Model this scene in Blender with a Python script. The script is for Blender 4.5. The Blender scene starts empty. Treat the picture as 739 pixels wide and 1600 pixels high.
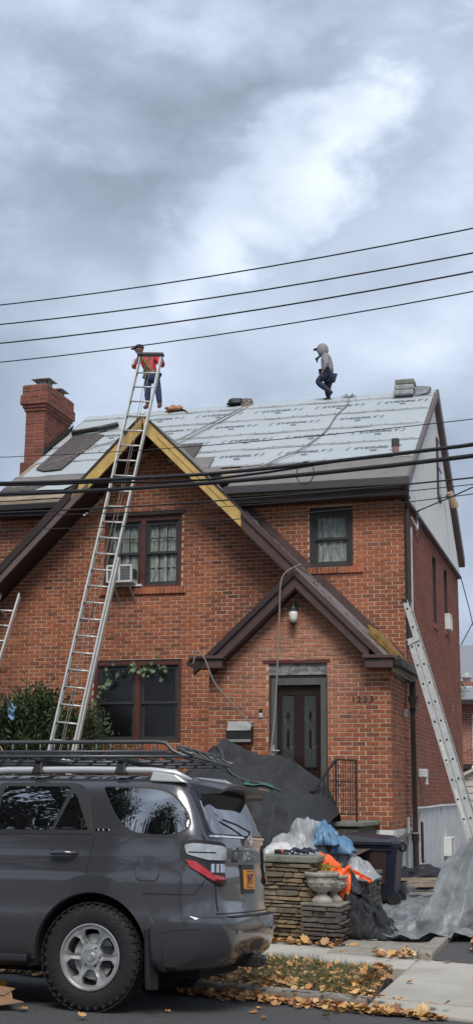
import bpy, bmesh, math, random
from mathutils import Vector, Matrix, noise, geometry
R = math.radians
sc = bpy.context.scene
col = sc.collection
rnd = random.Random(7)

# ---------------------------------------------------------------- camera, sky, sun, exposure
cam_d = bpy.data.cameras.new("camera")
cam = bpy.data.objects.new("camera", cam_d); col.objects.link(cam); sc.camera = cam
cam_d.sensor_fit = 'VERTICAL'; cam_d.sensor_height = 24; cam_d.lens = 30.0
cam_d.clip_start = 0.1; cam_d.clip_end = 4000
_yaw, _pit, _rol = R(16.0), R(12.4), 0.008
_f = Vector((-math.sin(_yaw)*math.cos(_pit), math.cos(_yaw)*math.cos(_pit), math.sin(_pit)))
_r = Vector((math.cos(_yaw), math.sin(_yaw), 0)); _u = _r.cross(_f)
_r2 = _r*math.cos(_rol)+_u*math.sin(_rol); _u2 = _u*math.cos(_rol)-_r*math.sin(_rol)
M = Matrix((_r2, _u2, -_f)).transposed().to_4x4(); M.translation = (0, 0, 1.6)
cam.matrix_world = M
sc.render.engine = 'CYCLES'
sc.view_settings.view_transform = 'Standard'
sc.view_settings.look = 'None'
sc.view_settings.gamma = 1.0
sc.view_settings.exposure = 0.95

SUN_EL, SUN_AZ = R(50), R(162)      # azimuth clockwise from +Y (behind the camera, to the right)
w = bpy.data.worlds.new("World"); sc.world = w; w.use_nodes = True
nt = w.node_tree; nt.nodes.clear(); N = nt.nodes.new; L = nt.links.new
out = N('ShaderNodeOutputWorld'); bg = N('ShaderNodeBackground'); L(bg.outputs[0], out.inputs[0])
bg.inputs['Strength'].default_value = 0.1
sky = N('ShaderNodeTexSky'); sky.sky_type = 'NISHITA'; sky.sun_disc = False
sky.sun_elevation = SUN_EL; sky.sun_rotation = SUN_AZ
tc = N('ShaderNodeTexCoord')
def wmath(op, a, b=None):
    m = N('ShaderNodeMath'); m.operation = op
    for i, v in enumerate((a, b)):
        if v is None: continue
        if hasattr(v, 'links'): L(v, m.inputs[i])
        else: m.inputs[i].default_value = v
    return m.outputs[0]
def wnoise(scale, detail, rough, dist=0.0, stretch=(1, 1, 1.8)):
    mp = N('ShaderNodeMapping'); mp.inputs['Scale'].default_value = stretch
    L(tc.outputs['Generated'], mp.inputs[0])
    n = N('ShaderNodeTexNoise'); n.inputs['Scale'].default_value = scale
    n.inputs['Detail'].default_value = detail; n.inputs['Roughness'].default_value = rough
    n.inputs['Distortion'].default_value = dist
    L(mp.outputs[0], n.inputs['Vector']); return n.outputs['Fac']
n_big = wnoise(2.6, 7, 0.45, 0.3); n_mid = wnoise(7, 8, 0.55, 0.15); n_warp = wnoise(5, 4, 0.5)
def blob(d, r0, r1):
    # a thinner place in the cloud deck around sky direction d
    dt = N('ShaderNodeVectorMath'); dt.operation = 'DISTANCE'
    L(tc.outputs['Generated'], dt.inputs[0]); dt.inputs[1].default_value = Vector(d).normalized()
    dd = wmath('ADD', dt.outputs['Value'], wmath('MULTIPLY', wmath('SUBTRACT', n_mid, 0.5), 0.34))
    mr = N('ShaderNodeMapRange'); mr.interpolation_type = 'SMOOTHSTEP'
    L(dd, mr.inputs['Value']); mr.inputs['From Min'].default_value = r0; mr.inputs['From Max'].default_value = r1
    mr.inputs['To Min'].default_value = 1; mr.inputs['To Max'].default_value = 0
    return mr.outputs[0]
thin = None
for d, r0, r1, k in (((-0.139,0.852,0.504), 0.0, 0.066, 0.95), ((-0.160,0.861,0.482), 0.0, 0.068, 0.95), ((-0.186,0.872,0.453), 0.0, 0.066, 0.85),
                     ((-0.236,0.872,0.428), 0.0, 0.066, 0.66), ((-0.262,0.876,0.402), 0.0, 0.060, 0.72), ((-0.300,0.876,0.370), 0.0, 0.070, 0.60),
                     ((-0.34,0.876,0.335), 0.0, 0.11, 0.48), ((-0.19,0.90,0.40), 0.0, 0.13, 0.22)):
    bl = wmath('MULTIPLY', blob(d, r0, r1), k)
    thin = bl if thin is None else wmath('MAXIMUM', thin, bl)
thick = wmath('MAXIMUM', blob((-0.275,0.825,0.495), 0.0, 0.13), wmath('MULTIPLY', blob((-0.33,0.845,0.42), 0.0, 0.10), 0.7))
dens = wmath('ADD', wmath('MULTIPLY', n_big, 0.55), wmath('MULTIPLY', n_mid, 0.45))
dens = wmath('SUBTRACT', wmath('MULTIPLY', wmath('SUBTRACT', dens, 0.5), 2.0), wmath('MULTIPLY', thin, -0.55))
dens = wmath('SUBTRACT', dens, wmath('MULTIPLY', thick, 0.17))
ramp = N('ShaderNodeValToRGB'); L(wmath('ADD', dens, 0.38), ramp.inputs[0])
cr = ramp.color_ramp; cr.elements[0].position = 0.08; cr.elements[0].color = (1.45, 1.72, 2.2, 1)
cr.elements[1].position = 0.95; cr.elements[1].color = (5.6, 6.05, 6.8, 1)
e_ = cr.elements.new(0.36); e_.color = (2.35, 2.75, 3.45, 1)
e_ = cr.elements.new(0.56); e_.color = (3.4, 3.9, 4.75, 1)
mix = N('ShaderNodeMix'); mix.data_type = 'RGBA'; mix.inputs['Factor'].default_value = 0.95
L(sky.outputs[0], mix.inputs['A']); L(ramp.outputs[0], mix.inputs['B']); L(mix.outputs['Result'], bg.inputs['Color'])

sl = bpy.data.lights.new("sun", 'SUN'); sl.energy = 1.5; sl.angle = R(25); sl.color = (1, 0.96, 0.9)
so = bpy.data.objects.new("sun", sl); col.objects.link(so)
sd = Vector((math.sin(SUN_AZ)*math.cos(SUN_EL), math.cos(SUN_AZ)*math.cos(SUN_EL), math.sin(SUN_EL)))
so.rotation_euler = sd.to_track_quat('Z', 'Y').to_euler(); so.location = sd*40

# ---------------------------------------------------------------- helpers
def tag(o, label=None, cat=None, group=None, kind=None):
    if label: o['label'] = label
    if cat: o['category'] = cat
    if group: o['group'] = group
    if kind: o['kind'] = kind
    return o
def wmat(o):
    m = o.matrix_basis.copy()
    while o.parent: o = o.parent; m = o.matrix_basis @ m
    return m
def empty(name, loc, rot=(0, 0, 0)):
    o = bpy.data.objects.new(name, None); col.objects.link(o)
    o.location = loc; o.rotation_euler = rot; o.empty_display_size = 0.2
    return o
def copy_tree(o, parent=None):
    c = o.copy(); col.objects.link(c); c.parent = parent
    for ch in o.children: copy_tree(ch, c)
    return c

MATS = {}
def mat(name, c, rough=0.8, metal=0.0, var=0.0, vs=8.0, bump=0.0, bs=60.0, c2=None, spec=None, coat=0.0, alpha=None, trans=0.0, detail=6.0, stretch=None, back=None):
    m = bpy.data.materials.new(name); m.use_nodes = True; t = m.node_tree
    b = t.nodes['Principled BSDF']; b.inputs['Roughness'].default_value = rough
    b.inputs['Metallic'].default_value = metal; b.inputs['Base Color'].default_value = (*c, 1)
    if spec is not None: b.inputs['Specular IOR Level'].default_value = spec
    if coat: b.inputs['Coat Weight'].default_value = coat; b.inputs['Coat Roughness'].default_value = 0.04
    if trans: b.inputs['Transmission Weight'].default_value = trans
    if alpha is not None: b.inputs['Alpha'].default_value = alpha
    tco = t.nodes.new('ShaderNodeTexCoord'); vec = tco.outputs['Object']
    if stretch:
        mp = t.nodes.new('ShaderNodeMapping'); mp.inputs['Scale'].default_value = stretch
        t.links.new(vec, mp.inputs[0]); vec = mp.outputs[0]
    if var or c2:
        n = t.nodes.new('ShaderNodeTexNoise'); n.inputs['Scale'].default_value = vs; n.inputs['Detail'].default_value = detail
        n.inputs['Roughness'].default_value = 0.65
        t.links.new(vec, n.inputs['Vector'])
        r = t.nodes.new('ShaderNodeValToRGB'); t.links.new(n.outputs['Fac'], r.inputs[0])
        a = c if c2 else tuple(v*(1-var) for v in c); d = c2 if c2 else tuple(min(1, v*(1+var)) for v in c)
        r.color_ramp.elements[0].position = 0.32; r.color_ramp.elements[0].color = (*a, 1)
        r.color_ramp.elements[1].position = 0.68; r.color_ramp.elements[1].color = (*d, 1)
        t.links.new(r.outputs[0], b.inputs['Base Color'])
    if bump:
        n2 = t.nodes.new('ShaderNodeTexNoise'); n2.inputs['Scale'].default_value = bs; n2.inputs['Detail'].default_value = 5
        t.links.new(vec, n2.inputs['Vector'])
        bp = t.nodes.new('ShaderNodeBump'); bp.inputs['Strength'].default_value = bump; bp.inputs['Distance'].default_value = 0.02
        t.links.new(n2.outputs['Fac'], bp.inputs['Height']); t.links.new(bp.outputs[0], b.inputs['Normal'])
    MATS[name] = m; return m
def island_mat(name, cols, rough=0.85, bump=0.4, bs=90, noise_amt=0.35, ns=30, bloom=None):
    """every loose piece (or object) of this material draws its own colour from the list"""
    m = bpy.data.materials.new(name); m.use_nodes = True; t = m.node_tree; b = t.nodes['Principled BSDF']
    b.inputs['Roughness'].default_value = rough
    g = t.nodes.new('ShaderNodeNewGeometry'); oi = t.nodes.new('ShaderNodeObjectInfo')
    ad = t.nodes.new('ShaderNodeMath'); ad.operation = 'ADD'
    t.links.new(g.outputs['Random Per Island'], ad.inputs[0]); t.links.new(oi.outputs['Random'], ad.inputs[1])
    fr = t.nodes.new('ShaderNodeMath'); fr.operation = 'FRACT'; t.links.new(ad.outputs[0], fr.inputs[0])
    r = t.nodes.new('ShaderNodeValToRGB'); t.links.new(fr.outputs[0], r.inputs[0])
    els = r.color_ramp.elements
    while len(els) < len(cols): els.new(0.5)
    for i, c in enumerate(cols): els[i].position = i/(len(cols)-1); els[i].color = (*c, 1)
    n = t.nodes.new('ShaderNodeTexNoise'); n.inputs['Scale'].default_value = ns; n.inputs['Detail'].default_value = 5
    t.links.new(g.outputs['Position'], n.inputs['Vector'])
    n3 = t.nodes.new('ShaderNodeTexNoise'); n3.inputs['Scale'].default_value = 0.9; n3.inputs['Detail'].default_value = 3
    t.links.new(g.outputs['Position'], n3.inputs['Vector'])
    s2 = t.nodes.new('ShaderNodeMath'); s2.operation = 'ADD'; t.links.new(n.outputs['Fac'], s2.inputs[0]); t.links.new(n3.outputs['Fac'], s2.inputs[1])
    mr = t.nodes.new('ShaderNodeMapRange'); t.links.new(s2.outputs[0], mr.inputs[0])
    mr.inputs['From Min'].default_value = 0.6; mr.inputs['From Max'].default_value = 1.4
    mr.inputs['To Min'].default_value = 1-noise_amt; mr.inputs['To Max'].default_value = 1+noise_amt
    mx = t.nodes.new('ShaderNodeVectorMath'); mx.operation = 'SCALE'
    t.links.new(r.outputs[0], mx.inputs[0]); t.links.new(mr.outputs[0], mx.inputs['Scale']); t.links.new(mx.outputs[0], b.inputs['Base Color'])
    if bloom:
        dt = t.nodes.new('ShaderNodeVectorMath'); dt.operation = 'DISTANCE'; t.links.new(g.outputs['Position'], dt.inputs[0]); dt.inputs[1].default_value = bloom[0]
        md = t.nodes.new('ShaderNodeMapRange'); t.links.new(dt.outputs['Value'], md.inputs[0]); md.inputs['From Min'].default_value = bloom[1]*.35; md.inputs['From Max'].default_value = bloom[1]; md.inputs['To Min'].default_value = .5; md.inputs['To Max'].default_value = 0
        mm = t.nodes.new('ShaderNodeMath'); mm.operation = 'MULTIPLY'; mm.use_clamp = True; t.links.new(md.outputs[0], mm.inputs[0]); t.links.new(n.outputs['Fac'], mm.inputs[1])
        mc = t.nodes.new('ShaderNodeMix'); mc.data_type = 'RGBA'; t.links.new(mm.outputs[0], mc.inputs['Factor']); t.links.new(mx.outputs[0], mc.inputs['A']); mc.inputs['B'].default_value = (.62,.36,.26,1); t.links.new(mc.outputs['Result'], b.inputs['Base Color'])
    n2 = t.nodes.new('ShaderNodeTexNoise'); n2.inputs['Scale'].default_value = bs; n2.inputs['Detail'].default_value = 4
    t.links.new(g.outputs['Position'], n2.inputs['Vector'])
    bp = t.nodes.new('ShaderNodeBump'); bp.inputs['Strength'].default_value = bump; bp.inputs['Distance'].default_value = 0.01
    t.links.new(n2.outputs['Fac'], bp.inputs['Height']); t.links.new(bp.outputs[0], b.inputs['Normal'])
    MATS[name] = m; return m

class MB:
    """collects shapes in one coordinate frame; build() links them as one mesh object"""
    def __init__(s): s.v = []; s.f = []; s.mi = []; s.cur = 0
    def add(s, vs, fs, mi=None):
        o = len(s.v); s.v += [tuple(p) for p in vs]
        for f in fs: s.f.append(tuple(i+o for i in f)); s.mi.append(s.cur if mi is None else mi)
        return s
    def box(s, x0, x1, y0, y1, z0, z1, mi=None):
        return s.add([(x0,y0,z0),(x1,y0,z0),(x1,y1,z0),(x0,y1,z0),(x0,y0,z1),(x1,y0,z1),(x1,y1,z1),(x0,y1,z1)],
                     [(0,3,2,1),(4,5,6,7),(0,1,5,4),(1,2,6,5),(2,3,7,6),(3,0,4,7)], mi)
    def hexa(s, p, mi=None):      # 4 bottom, 4 top
        return s.add(p, [(0,3,2,1),(4,5,6,7),(0,1,5,4),(1,2,6,5),(2,3,7,6),(3,0,4,7)], mi)
    def bar(s, a, b, wd, ht, up=(0,0,1), mi=None):
        a = Vector(a); b = Vector(b); d = (b-a).normalized(); u = Vector(up)
        sd = d.cross(u)
        if sd.length < 1e-4: sd = d.cross(Vector((1,0,0)))
        sd.normalize(); u = sd.cross(d).normalized(); x = sd*wd/2; y = u*ht/2
        return s.hexa([a-x-y, a+x-y, b+x-y, b-x-y, a-x+y, a+x+y, b+x+y, b-x+y], mi)
    def tube(s, pts, r, n=8, caps=True, mi=None):
        pts = [Vector(p) for p in pts]; k = len(pts); rr = r if isinstance(r, (list, tuple)) else [r]*k
        vs = []; fs = []; pu = None
        for i, p in enumerate(pts):
            d = (pts[min(i+1, k-1)]-pts[max(i-1, 0)]).normalized()
            if pu is None: u = d.orthogonal().normalized()
            else:
                u = pu-d*pu.dot(d); u = u.normalized() if u.length > 1e-6 else d.orthogonal().normalized()
            pu = u; q = d.cross(u)
            for j in range(n):
                a = 2*math.pi*j/n; vs.append(p+(u*math.cos(a)+q*math.sin(a))*rr[i])
        for i in range(k-1):
            for j in range(n):
                a = i*n+j; b = i*n+(j+1) % n; fs.append((a, b, b+n, a+n))
        if caps: fs.append(tuple(range(n-1, -1, -1))); fs.append(tuple((k-1)*n+j for j in range(n)))
        return s.add(vs, fs, mi)
    def lathe(s, prof, c=(0,0,0), n=24, ax='z', mi=None, a0=0.0, caps=True):
        vs = []; fs = []; c = Vector(c); k = len(prof)
        for (r, h) in prof:
            for j in range(n):
                a = a0+2*math.pi*j/n; x, y = r*math.cos(a), r*math.sin(a)
                vs.append(c+(Vector((x,y,h)) if ax == 'z' else Vector((x,h,y)) if ax == 'y' else Vector((h,x,y))))
        for i in range(k-1):
            for j in range(n):
                a = i*n+j; b = i*n+(j+1) % n; fs.append((a,b,b+n,a+n))
        if caps and prof[0][0] > 1e-5: fs.append(tuple(range(n-1,-1,-1)))
        if caps and prof[-1][0] > 1e-5: fs.append(tuple((k-1)*n+j for j in range(n)))
        return s.add(vs, fs, mi)
    def prism(s, poly, d, mi=None):     # poly: 3D points in order; d: extrusion vector
        k = len(poly); d = Vector(d); P = [Vector(p) for p in poly]
        fs = [tuple(range(k)), tuple(range(2*k-1, k-1, -1))]+[(i, i+k, (i+1) % k+k, (i+1) % k) for i in range(k)]
        return s.add(P+[p+d for p in P], fs, mi)
    def sheet(s, fn, nu, nv, mi=None):
        vs = [fn(i/nu, j/nv) for j in range(nv+1) for i in range(nu+1)]
        fs = [(j*(nu+1)+i, j*(nu+1)+i+1, (j+1)*(nu+1)+i+1, (j+1)*(nu+1)+i) for j in range(nv) for i in range(nu)]
        return s.add(vs, fs, mi)
    def build(s, name, mats, parent=None, smooth=False, origin=None, local=False, bevel=0.0, solid=0.0, fix=True, auto=None):
        me = bpy.data.meshes.new(name)
        V = [Vector(p) for p in s.v]
        if parent is not None and not local:
            mi = wmat(parent).inverted(); V = [mi @ p for p in V]
        if origin is None:
            xs = [p.x for p in V]; ys = [p.y for p in V]; zs = [p.z for p in V]
            origin = Vector(((min(xs)+max(xs))/2, (min(ys)+max(ys))/2, min(zs)))
        else: origin = Vector(origin)
        me.from_pydata([p-origin for p in V], [], s.f)
        if not isinstance(mats, (list, tuple)): mats = [mats]
        for m in mats: me.materials.append(m)
        if len(mats) > 1: me.polygons.foreach_set('material_index', s.mi)
        if fix and len(s.f) < 60000:
            bm = bmesh.new(); bm.from_mesh(me); bmesh.ops.recalc_face_normals(bm, faces=bm.faces); bm.to_mesh(me); bm.free()
        if smooth: me.polygons.foreach_set('use_smooth', [True]*len(me.polygons))
        if auto is not None: me.set_sharp_from_angle(angle=R(auto))
        me.update()
        o = bpy.data.objects.new(name, me); col.objects.link(o); o.location = origin
        if parent is not None: o.parent = parent
        if bevel:
            b = o.modifiers.new('bevel', 'BEVEL'); b.width = bevel; b.segments = 2; b.limit_method = 'ANGLE'; b.angle_limit = R(40)
        if solid:
            b = o.modifiers.new('thickness', 'SOLIDIFY'); b.thickness = solid; b.offset = 0
        return o
def dup(o, loc, parent=None, rot=None, name=None):
    c = o.copy(); col.objects.link(c); c.location = loc; c.parent = parent
    if rot is not None: c.rotation_euler = rot
    return c
def text_mesh(txt, size=1.0, extrude=0.0, bold=0.0, shear=0.0, align='CENTER'):
    cu = bpy.data.curves.new('lettering', 'FONT'); cu.body = txt; cu.size = size; cu.extrude = extrude; cu.offset = bold; cu.shear = shear
    cu.align_x = align; cu.align_y = 'CENTER'; cu.resolution_u = 2
    o = bpy.data.objects.new('lettering', cu); col.objects.link(o)
    dg = bpy.context.evaluated_depsgraph_get(); me = bpy.data.meshes.new_from_object(o.evaluated_get(dg))
    vs = [v.co.copy() for v in me.vertices]; fs = [tuple(p.vertices) for p in me.polygons]
    bpy.data.objects.remove(o); bpy.data.curves.remove(cu); bpy.data.meshes.remove(me)
    return vs, fs
def nz(x, y, z=0.0, s=1.0): return noise.noise(Vector((x*s, y*s, z*s)))

# street frame: s along the kerb (to the right), t away from the camera
PSI = R(16.5); ES = Vector((math.cos(PSI), -math.sin(PSI), 0)); ET = Vector((math.sin(PSI), math.cos(PSI), 0))
def ST(s, t, z=0.0): return ES*s+ET*t+Vector((0, 0, z))

# ---------------------------------------------------------------- materials
asphalt = mat('asphalt', (0.035,0.035,0.037), 0.9, c2=(0.13,0.128,0.125), vs=85, bump=0.6, bs=150)
concrete = mat('concrete', (0.34,0.315,0.27), 0.9, c2=(0.47,0.44,0.385), vs=1.7, bump=0.3, bs=140, detail=12)
concrete_d = mat('old_concrete', (0.20,0.18,0.15), 0.92, c2=(0.34,0.31,0.27), vs=9, bump=0.4, bs=90)
soil = mat('soil', (0.06,0.045,0.03), 1.0, c2=(0.12,0.095,0.06), vs=20, bump=0.5, bs=60)
mortar = mat('mortar', (0.42,0.305,0.22), 0.95, c2=(0.62,0.46,0.345), vs=2.2, bump=0.3, bs=100)
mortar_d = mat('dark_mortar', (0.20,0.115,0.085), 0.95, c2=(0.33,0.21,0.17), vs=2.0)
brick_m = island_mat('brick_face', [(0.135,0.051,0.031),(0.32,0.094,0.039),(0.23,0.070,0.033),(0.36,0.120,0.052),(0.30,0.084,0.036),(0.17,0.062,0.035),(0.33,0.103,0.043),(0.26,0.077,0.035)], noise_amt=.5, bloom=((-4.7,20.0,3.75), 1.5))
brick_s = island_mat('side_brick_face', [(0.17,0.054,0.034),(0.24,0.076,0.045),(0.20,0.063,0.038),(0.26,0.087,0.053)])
brick_c = island_mat('chimney_brick_face', [(0.19,0.062,0.042),(0.25,0.082,0.055),(0.15,0.055,0.04),(0.27,0.095,0.062)])
brick_bg = island_mat('far_brick_face', [(0.27,0.10,0.075),(0.34,0.14,0.10),(0.22,0.085,0.065)])
stone_m = island_mat('fieldstone', [(0.07,0.057,0.042),(0.19,0.145,0.09),(0.27,0.185,0.10),(0.13,0.11,0.08),(0.22,0.18,0.12),(0.10,0.085,0.065)], bump=1.0, bs=35, ns=12, noise_amt=0.5)
stone_dk = island_mat('dark_fieldstone', [(0.06,0.052,0.047),(0.12,0.10,0.085),(0.09,0.08,0.072),(0.15,0.115,0.09)], bump=1.0, bs=35, ns=12, noise_amt=0.5)
bluestone = mat('bluestone', (0.13,0.135,0.11), 0.9, c2=(0.24,0.235,0.20), vs=6, bump=0.5, bs=40)
stucco = mat('stucco', (0.40,0.41,0.415), 0.95, c2=(0.56,0.57,0.575), vs=4, bump=0.5, bs=25)
whitewash = mat('white_foundation_paint', (0.62,0.61,0.60), 0.9, c2=(0.75,0.745,0.74), vs=5, bump=0.2, bs=30)
siding = mat('gable_siding', (0.66,0.655,0.63), 0.8, c2=(0.74,0.735,0.71), vs=2)
brown = mat('brown_aluminium', (0.075,0.043,0.038), 0.45, var=0.18, vs=4)
brown_l = mat('weathered_brown_aluminium', (0.13,0.095,0.092), 0.5, var=0.2, vs=5)
brown_dk = mat('dark_brown_trim', (0.030,0.018,0.016), 0.55, var=0.2, vs=6)
red_trim = mat('oxblood_window_trim', (0.085,0.026,0.020), 0.5, var=0.25, vs=6)
blackish = mat('black_trim', (0.014,0.013,0.014), 0.5, var=0.2)
storm = mat('storm_window_frame', (0.035,0.037,0.037), 0.5, var=0.2)
grey_frame = mat('grey_green_door_frame', (0.085,0.088,0.08), 0.5, var=0.15)
peel = mat('peeling_white_lintel', (0.05,0.04,0.04), 0.8, c2=(0.34,0.33,0.34), vs=9, stretch=(1,1,2))
door_m = mat('dark_door', (0.060,0.030,0.023), 0.45, var=0.15)
wood_y = mat('fresh_yellow_wood', (0.42,0.27,0.08), 0.7, c2=(0.62,0.43,0.15), vs=4, stretch=(1,6,1))
wood_o = mat('mossy_sheathing_board', (0.12,0.065,0.015), 0.9, c2=(0.30,0.18,0.05), vs=7)
paper = mat('underlayment', (0.36,0.395,0.41), 0.6, c2=(0.40,0.435,0.45), vs=1.6, bump=0.3, bs=4.0)
ink = mat('underlayment_print', (0.12,0.145,0.16), 0.8, var=0.2)
felt = mat('taupe_ice_shield', (0.15,0.135,0.13), 0.8, c2=(0.205,0.19,0.18), vs=3, bump=0.2, bs=5)
shingle = mat('old_dark_shingle', (0.055,0.048,0.046), 0.95, c2=(0.115,0.10,0.095), vs=14, bump=0.8, bs=40)
deckwood = mat('weathered_roof_board', (0.22,0.17,0.12), 0.9, c2=(0.34,0.28,0.21), vs=6)
gutter_m = mat('slate_grey_gutter', (0.055,0.05,0.052), 0.45, var=0.15)
galv = mat('galvanised_metal', (0.42,0.43,0.42), 0.5, 0.6, var=0.2, vs=12)
alu = mat('aluminium', (0.55,0.55,0.53), 0.45, 0.4, var=0.12, vs=9)
alu_w = mat('pale_worn_aluminium', (0.50,0.50,0.485), 0.5, 0.25, var=0.15, vs=9)
white_pl = mat('white_plastic', (0.62,0.62,0.60), 0.5, var=0.08)
grey_pl = mat('grey_grille', (0.16,0.16,0.16), 0.6)
curtain = mat('curtain', (0.16,0.18,0.17), 0.9, c2=(0.62,0.64,0.61), vs=9, stretch=(3,1,0.6))
dark_in = mat('dark_interior', (0.012,0.012,0.013), 0.9)
tarp_mesh = mat('black_mesh', (0.012,0.013,0.015), .8, c2=(.035,.037,.04), vs=25, bump=.8, bs=60)
iron = mat('black_iron', (0.016,0.014,0.014), 0.5, var=0.3)
cable_m = mat('cable_jacket', (0.018,0.019,0.022), 0.5)
rope_m = mat('rope', (0.24,0.21,0.18), 0.9, var=0.25, vs=30)
tarp_g = mat('grey_tarp', (0.13,0.14,0.145), 0.45, c2=(0.25,0.26,0.265), vs=5, bump=0.35, bs=9)
tarp_s = mat('silver_tarp', (0.20,0.21,0.215), 0.36, c2=(0.38,0.39,0.40), vs=5, bump=0.3, bs=14)
tarp_k = mat('black_tarp', (0.017,0.018,0.020), 0.75, c2=(0.032,0.034,0.037), vs=5, bump=0.5, bs=7)
tarp_b = mat('light_blue_tarp', (0.07,0.17,0.30), 0.45, c2=(0.16,0.30,0.45), vs=6)
tarp_gr = mat('green_tarp_edge', (0.05,0.13,0.10), 0.5)
orange = mat('orange_plastic', (0.85,0.10,0.015), 0.45, c2=(0.95,0.17,0.03), vs=6)
blackbag = mat('black_fabric', (0.012,0.013,0.016), 0.6, c2=(0.03,0.032,0.038), vs=8, bump=0.5, bs=20)
navy = mat('navy_plastic', (0.010,0.013,0.026), 0.45, var=0.2)
maroon = mat('maroon_plastic', (0.045,0.022,0.022), 0.5, var=0.2)
urn_m = mat('weathered_cast_stone', (0.22,0.20,0.165), 0.95, c2=(0.42,0.39,0.33), vs=9, bump=0.6, bs=50)
cardboard = mat('cardboard', (0.26,0.15,0.085), 0.9, var=0.2, vs=9)
glow = mat('frosted_lamp_glass', (0.75,0.74,0.70), 0.3)
def glass_mat(name, tint, gl=0.04, base=0.10, dk=0.25):
    m = bpy.data.materials.new(name); m.use_nodes = True; t = m.node_tree; t.nodes.clear()
    o = t.nodes.new('ShaderNodeOutputMaterial'); g = t.nodes.new('ShaderNodeBsdfGlossy'); g.inputs['Roughness'].default_value = gl
    tr = t.nodes.new('ShaderNodeBsdfTransparent'); tr.inputs[0].default_value = (*tint, 1)
    fr = t.nodes.new('ShaderNodeLayerWeight'); fr.inputs['Blend'].default_value = .5
    pw = t.nodes.new('ShaderNodeMath'); pw.operation = 'POWER'; pw.inputs[1].default_value = 4; t.links.new(fr.outputs['Facing'], pw.inputs[0])
    a = t.nodes.new('ShaderNodeMath'); a.operation = 'ADD'; a.use_clamp = True; a.inputs[1].default_value = base+.04; t.links.new(pw.outputs[0], a.inputs[0])
    mx = t.nodes.new('ShaderNodeMixShader'); t.links.new(a.outputs[0], mx.inputs[0]); t.links.new(tr.outputs[0], mx.inputs[1]); t.links.new(g.outputs[0], mx.inputs[2])
    t.links.new(mx.outputs[0], o.inputs[0]); MATS[name] = m; return m
pane_m = glass_mat('window_pane', (0.93,0.94,0.935), .02, .03)
pane_scr = glass_mat('screened_window_pane', (0.30,0.31,0.32), 0.30, 0.06)
def leaf_mat(name, cols, rough=0.6, transl=0.0):
    m = island_mat(name, cols, rough=rough, bump=0.1, bs=40, noise_amt=0.25, ns=3)
    return m
leaf_g = leaf_mat('shrub_leaf', [(0.020,0.040,0.014),(0.045,0.080,0.024),(0.030,0.055,0.020),(0.075,0.105,0.035),(0.022,0.042,0.018)])
leaf_iv = leaf_mat('ivy_leaf', [(0.10,0.16,0.07),(0.16,0.22,0.11),(0.12,0.19,0.09)])
leaf_f = leaf_mat('fallen_leaf_blade', [(0.42,0.19,0.06),(0.60,0.33,0.12),(0.30,0.12,0.045),(0.68,0.46,0.23),(0.50,0.22,0.07),(0.17,0.08,0.045),(0.62,0.38,0.13),(0.40,0.24,0.14)], rough=0.7)
grass_m = leaf_mat('grass_blade', [(0.06,0.08,0.025),(0.11,0.12,0.045),(0.20,0.16,0.08),(0.08,0.09,0.03)])
bark = mat('bark', (0.045,0.037,0.03), 0.95, var=0.4, vs=14, bump=0.8, bs=30)
# ---------------------------------------------------------------- ground, street, walk, drive
road = MB()
def zroad(t): return 0.0 if t < 7.95 else -0.05*(t-7.95)
tt = [-60, 0, 7.95, 9.72]
for i in range(3):
    a, b = tt[i], tt[i+1]
    road.add([ST(-220,a,zroad(a)), ST(220,a,zroad(a)), ST(220,b,zroad(b)), ST(-220,b,zroad(b))], [(0,1,2,3)])
tag(road.build('road', asphalt), kind='structure')
g = MB(); g.add([(-1500,-1500,-0.35),(1500,-1500,-0.35),(1500,1500,-0.35),(-1500,1500,-0.35)], [(0,1,2,3)])
tag(g.build('ground', soil), kind='structure')
XD = -1.92                                   # left edge of the driveway
def s_at(t, x): return (x-t*math.sin(PSI))/math.cos(PSI)
kb = MB()
kerb_root = empty('kerb', (-3.3, 10.9, 0)); tag(kerb_root, kind='structure')
ks = [-30, -24, -18, -14.2, -11.4, -8.6, -6.95, -4.93]
for a, b in zip(ks[:-1], ks[1:]):
    m = MB(); m.hexa([ST(a+.006,9.70,-.3), ST(b-.006,9.70,-.3), ST(b-.006,9.87,-.3), ST(a+.006,9.87,-.3), ST(a+.006,9.715,-.002), ST(b-.006,9.715,-.002), ST(b-.006,9.87,.002), ST(a+.006,9.87,.002)])
    m.build('kerb_stone', concrete_d, kerb_root, bevel=0.012)
m = MB(); m.hexa([ST(-4.92,9.66,-.3), ST(9,9.66,-.3), ST(9,9.87,-.3), ST(-4.92,9.87,-.3), ST(-4.92,9.68,-.062), ST(9,9.68,-.062), ST(9,9.87,-.004), ST(-4.92,9.87,-.004)])
m.build('kerb_stone', concrete, kerb_root, bevel=0.01)
verge = MB(); verge.prism([ST(-30,9.87,-.02), ST(-4.93,9.87,-.02), ST(-5.58,11.56,-.02), ST(-30,11.56,-.02)], (0,0,-.2))
tag(verge.build('verge', soil), kind='structure')
walk = empty('sidewalk', (-2.5, 12.4, 0)); tag(walk, kind='structure')
def slab(poly, m=concrete, z=0.0, nm='slab', par=walk):
    c = sum((Vector(p) for p in poly), Vector())/len(poly); q = []
    for p in poly:
        p = Vector(p); d = (c-p).normalized(); q.append(p+d*0.006)
    k = MB(); k.prism([(p.x, p.y, z-.12) for p in q], (0,0,.12)); return k.build(nm, m, par, bevel=0.006)
cuts = [-26, -20, -16.5, -13.4, -11.0, -9.2, -7.13]
for a, b in zip(cuts[:-1], cuts[1:]): slab([ST(a,11.56), ST(b,11.56), ST(b-.0,12.76), ST(a-.0,12.76)])
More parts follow.
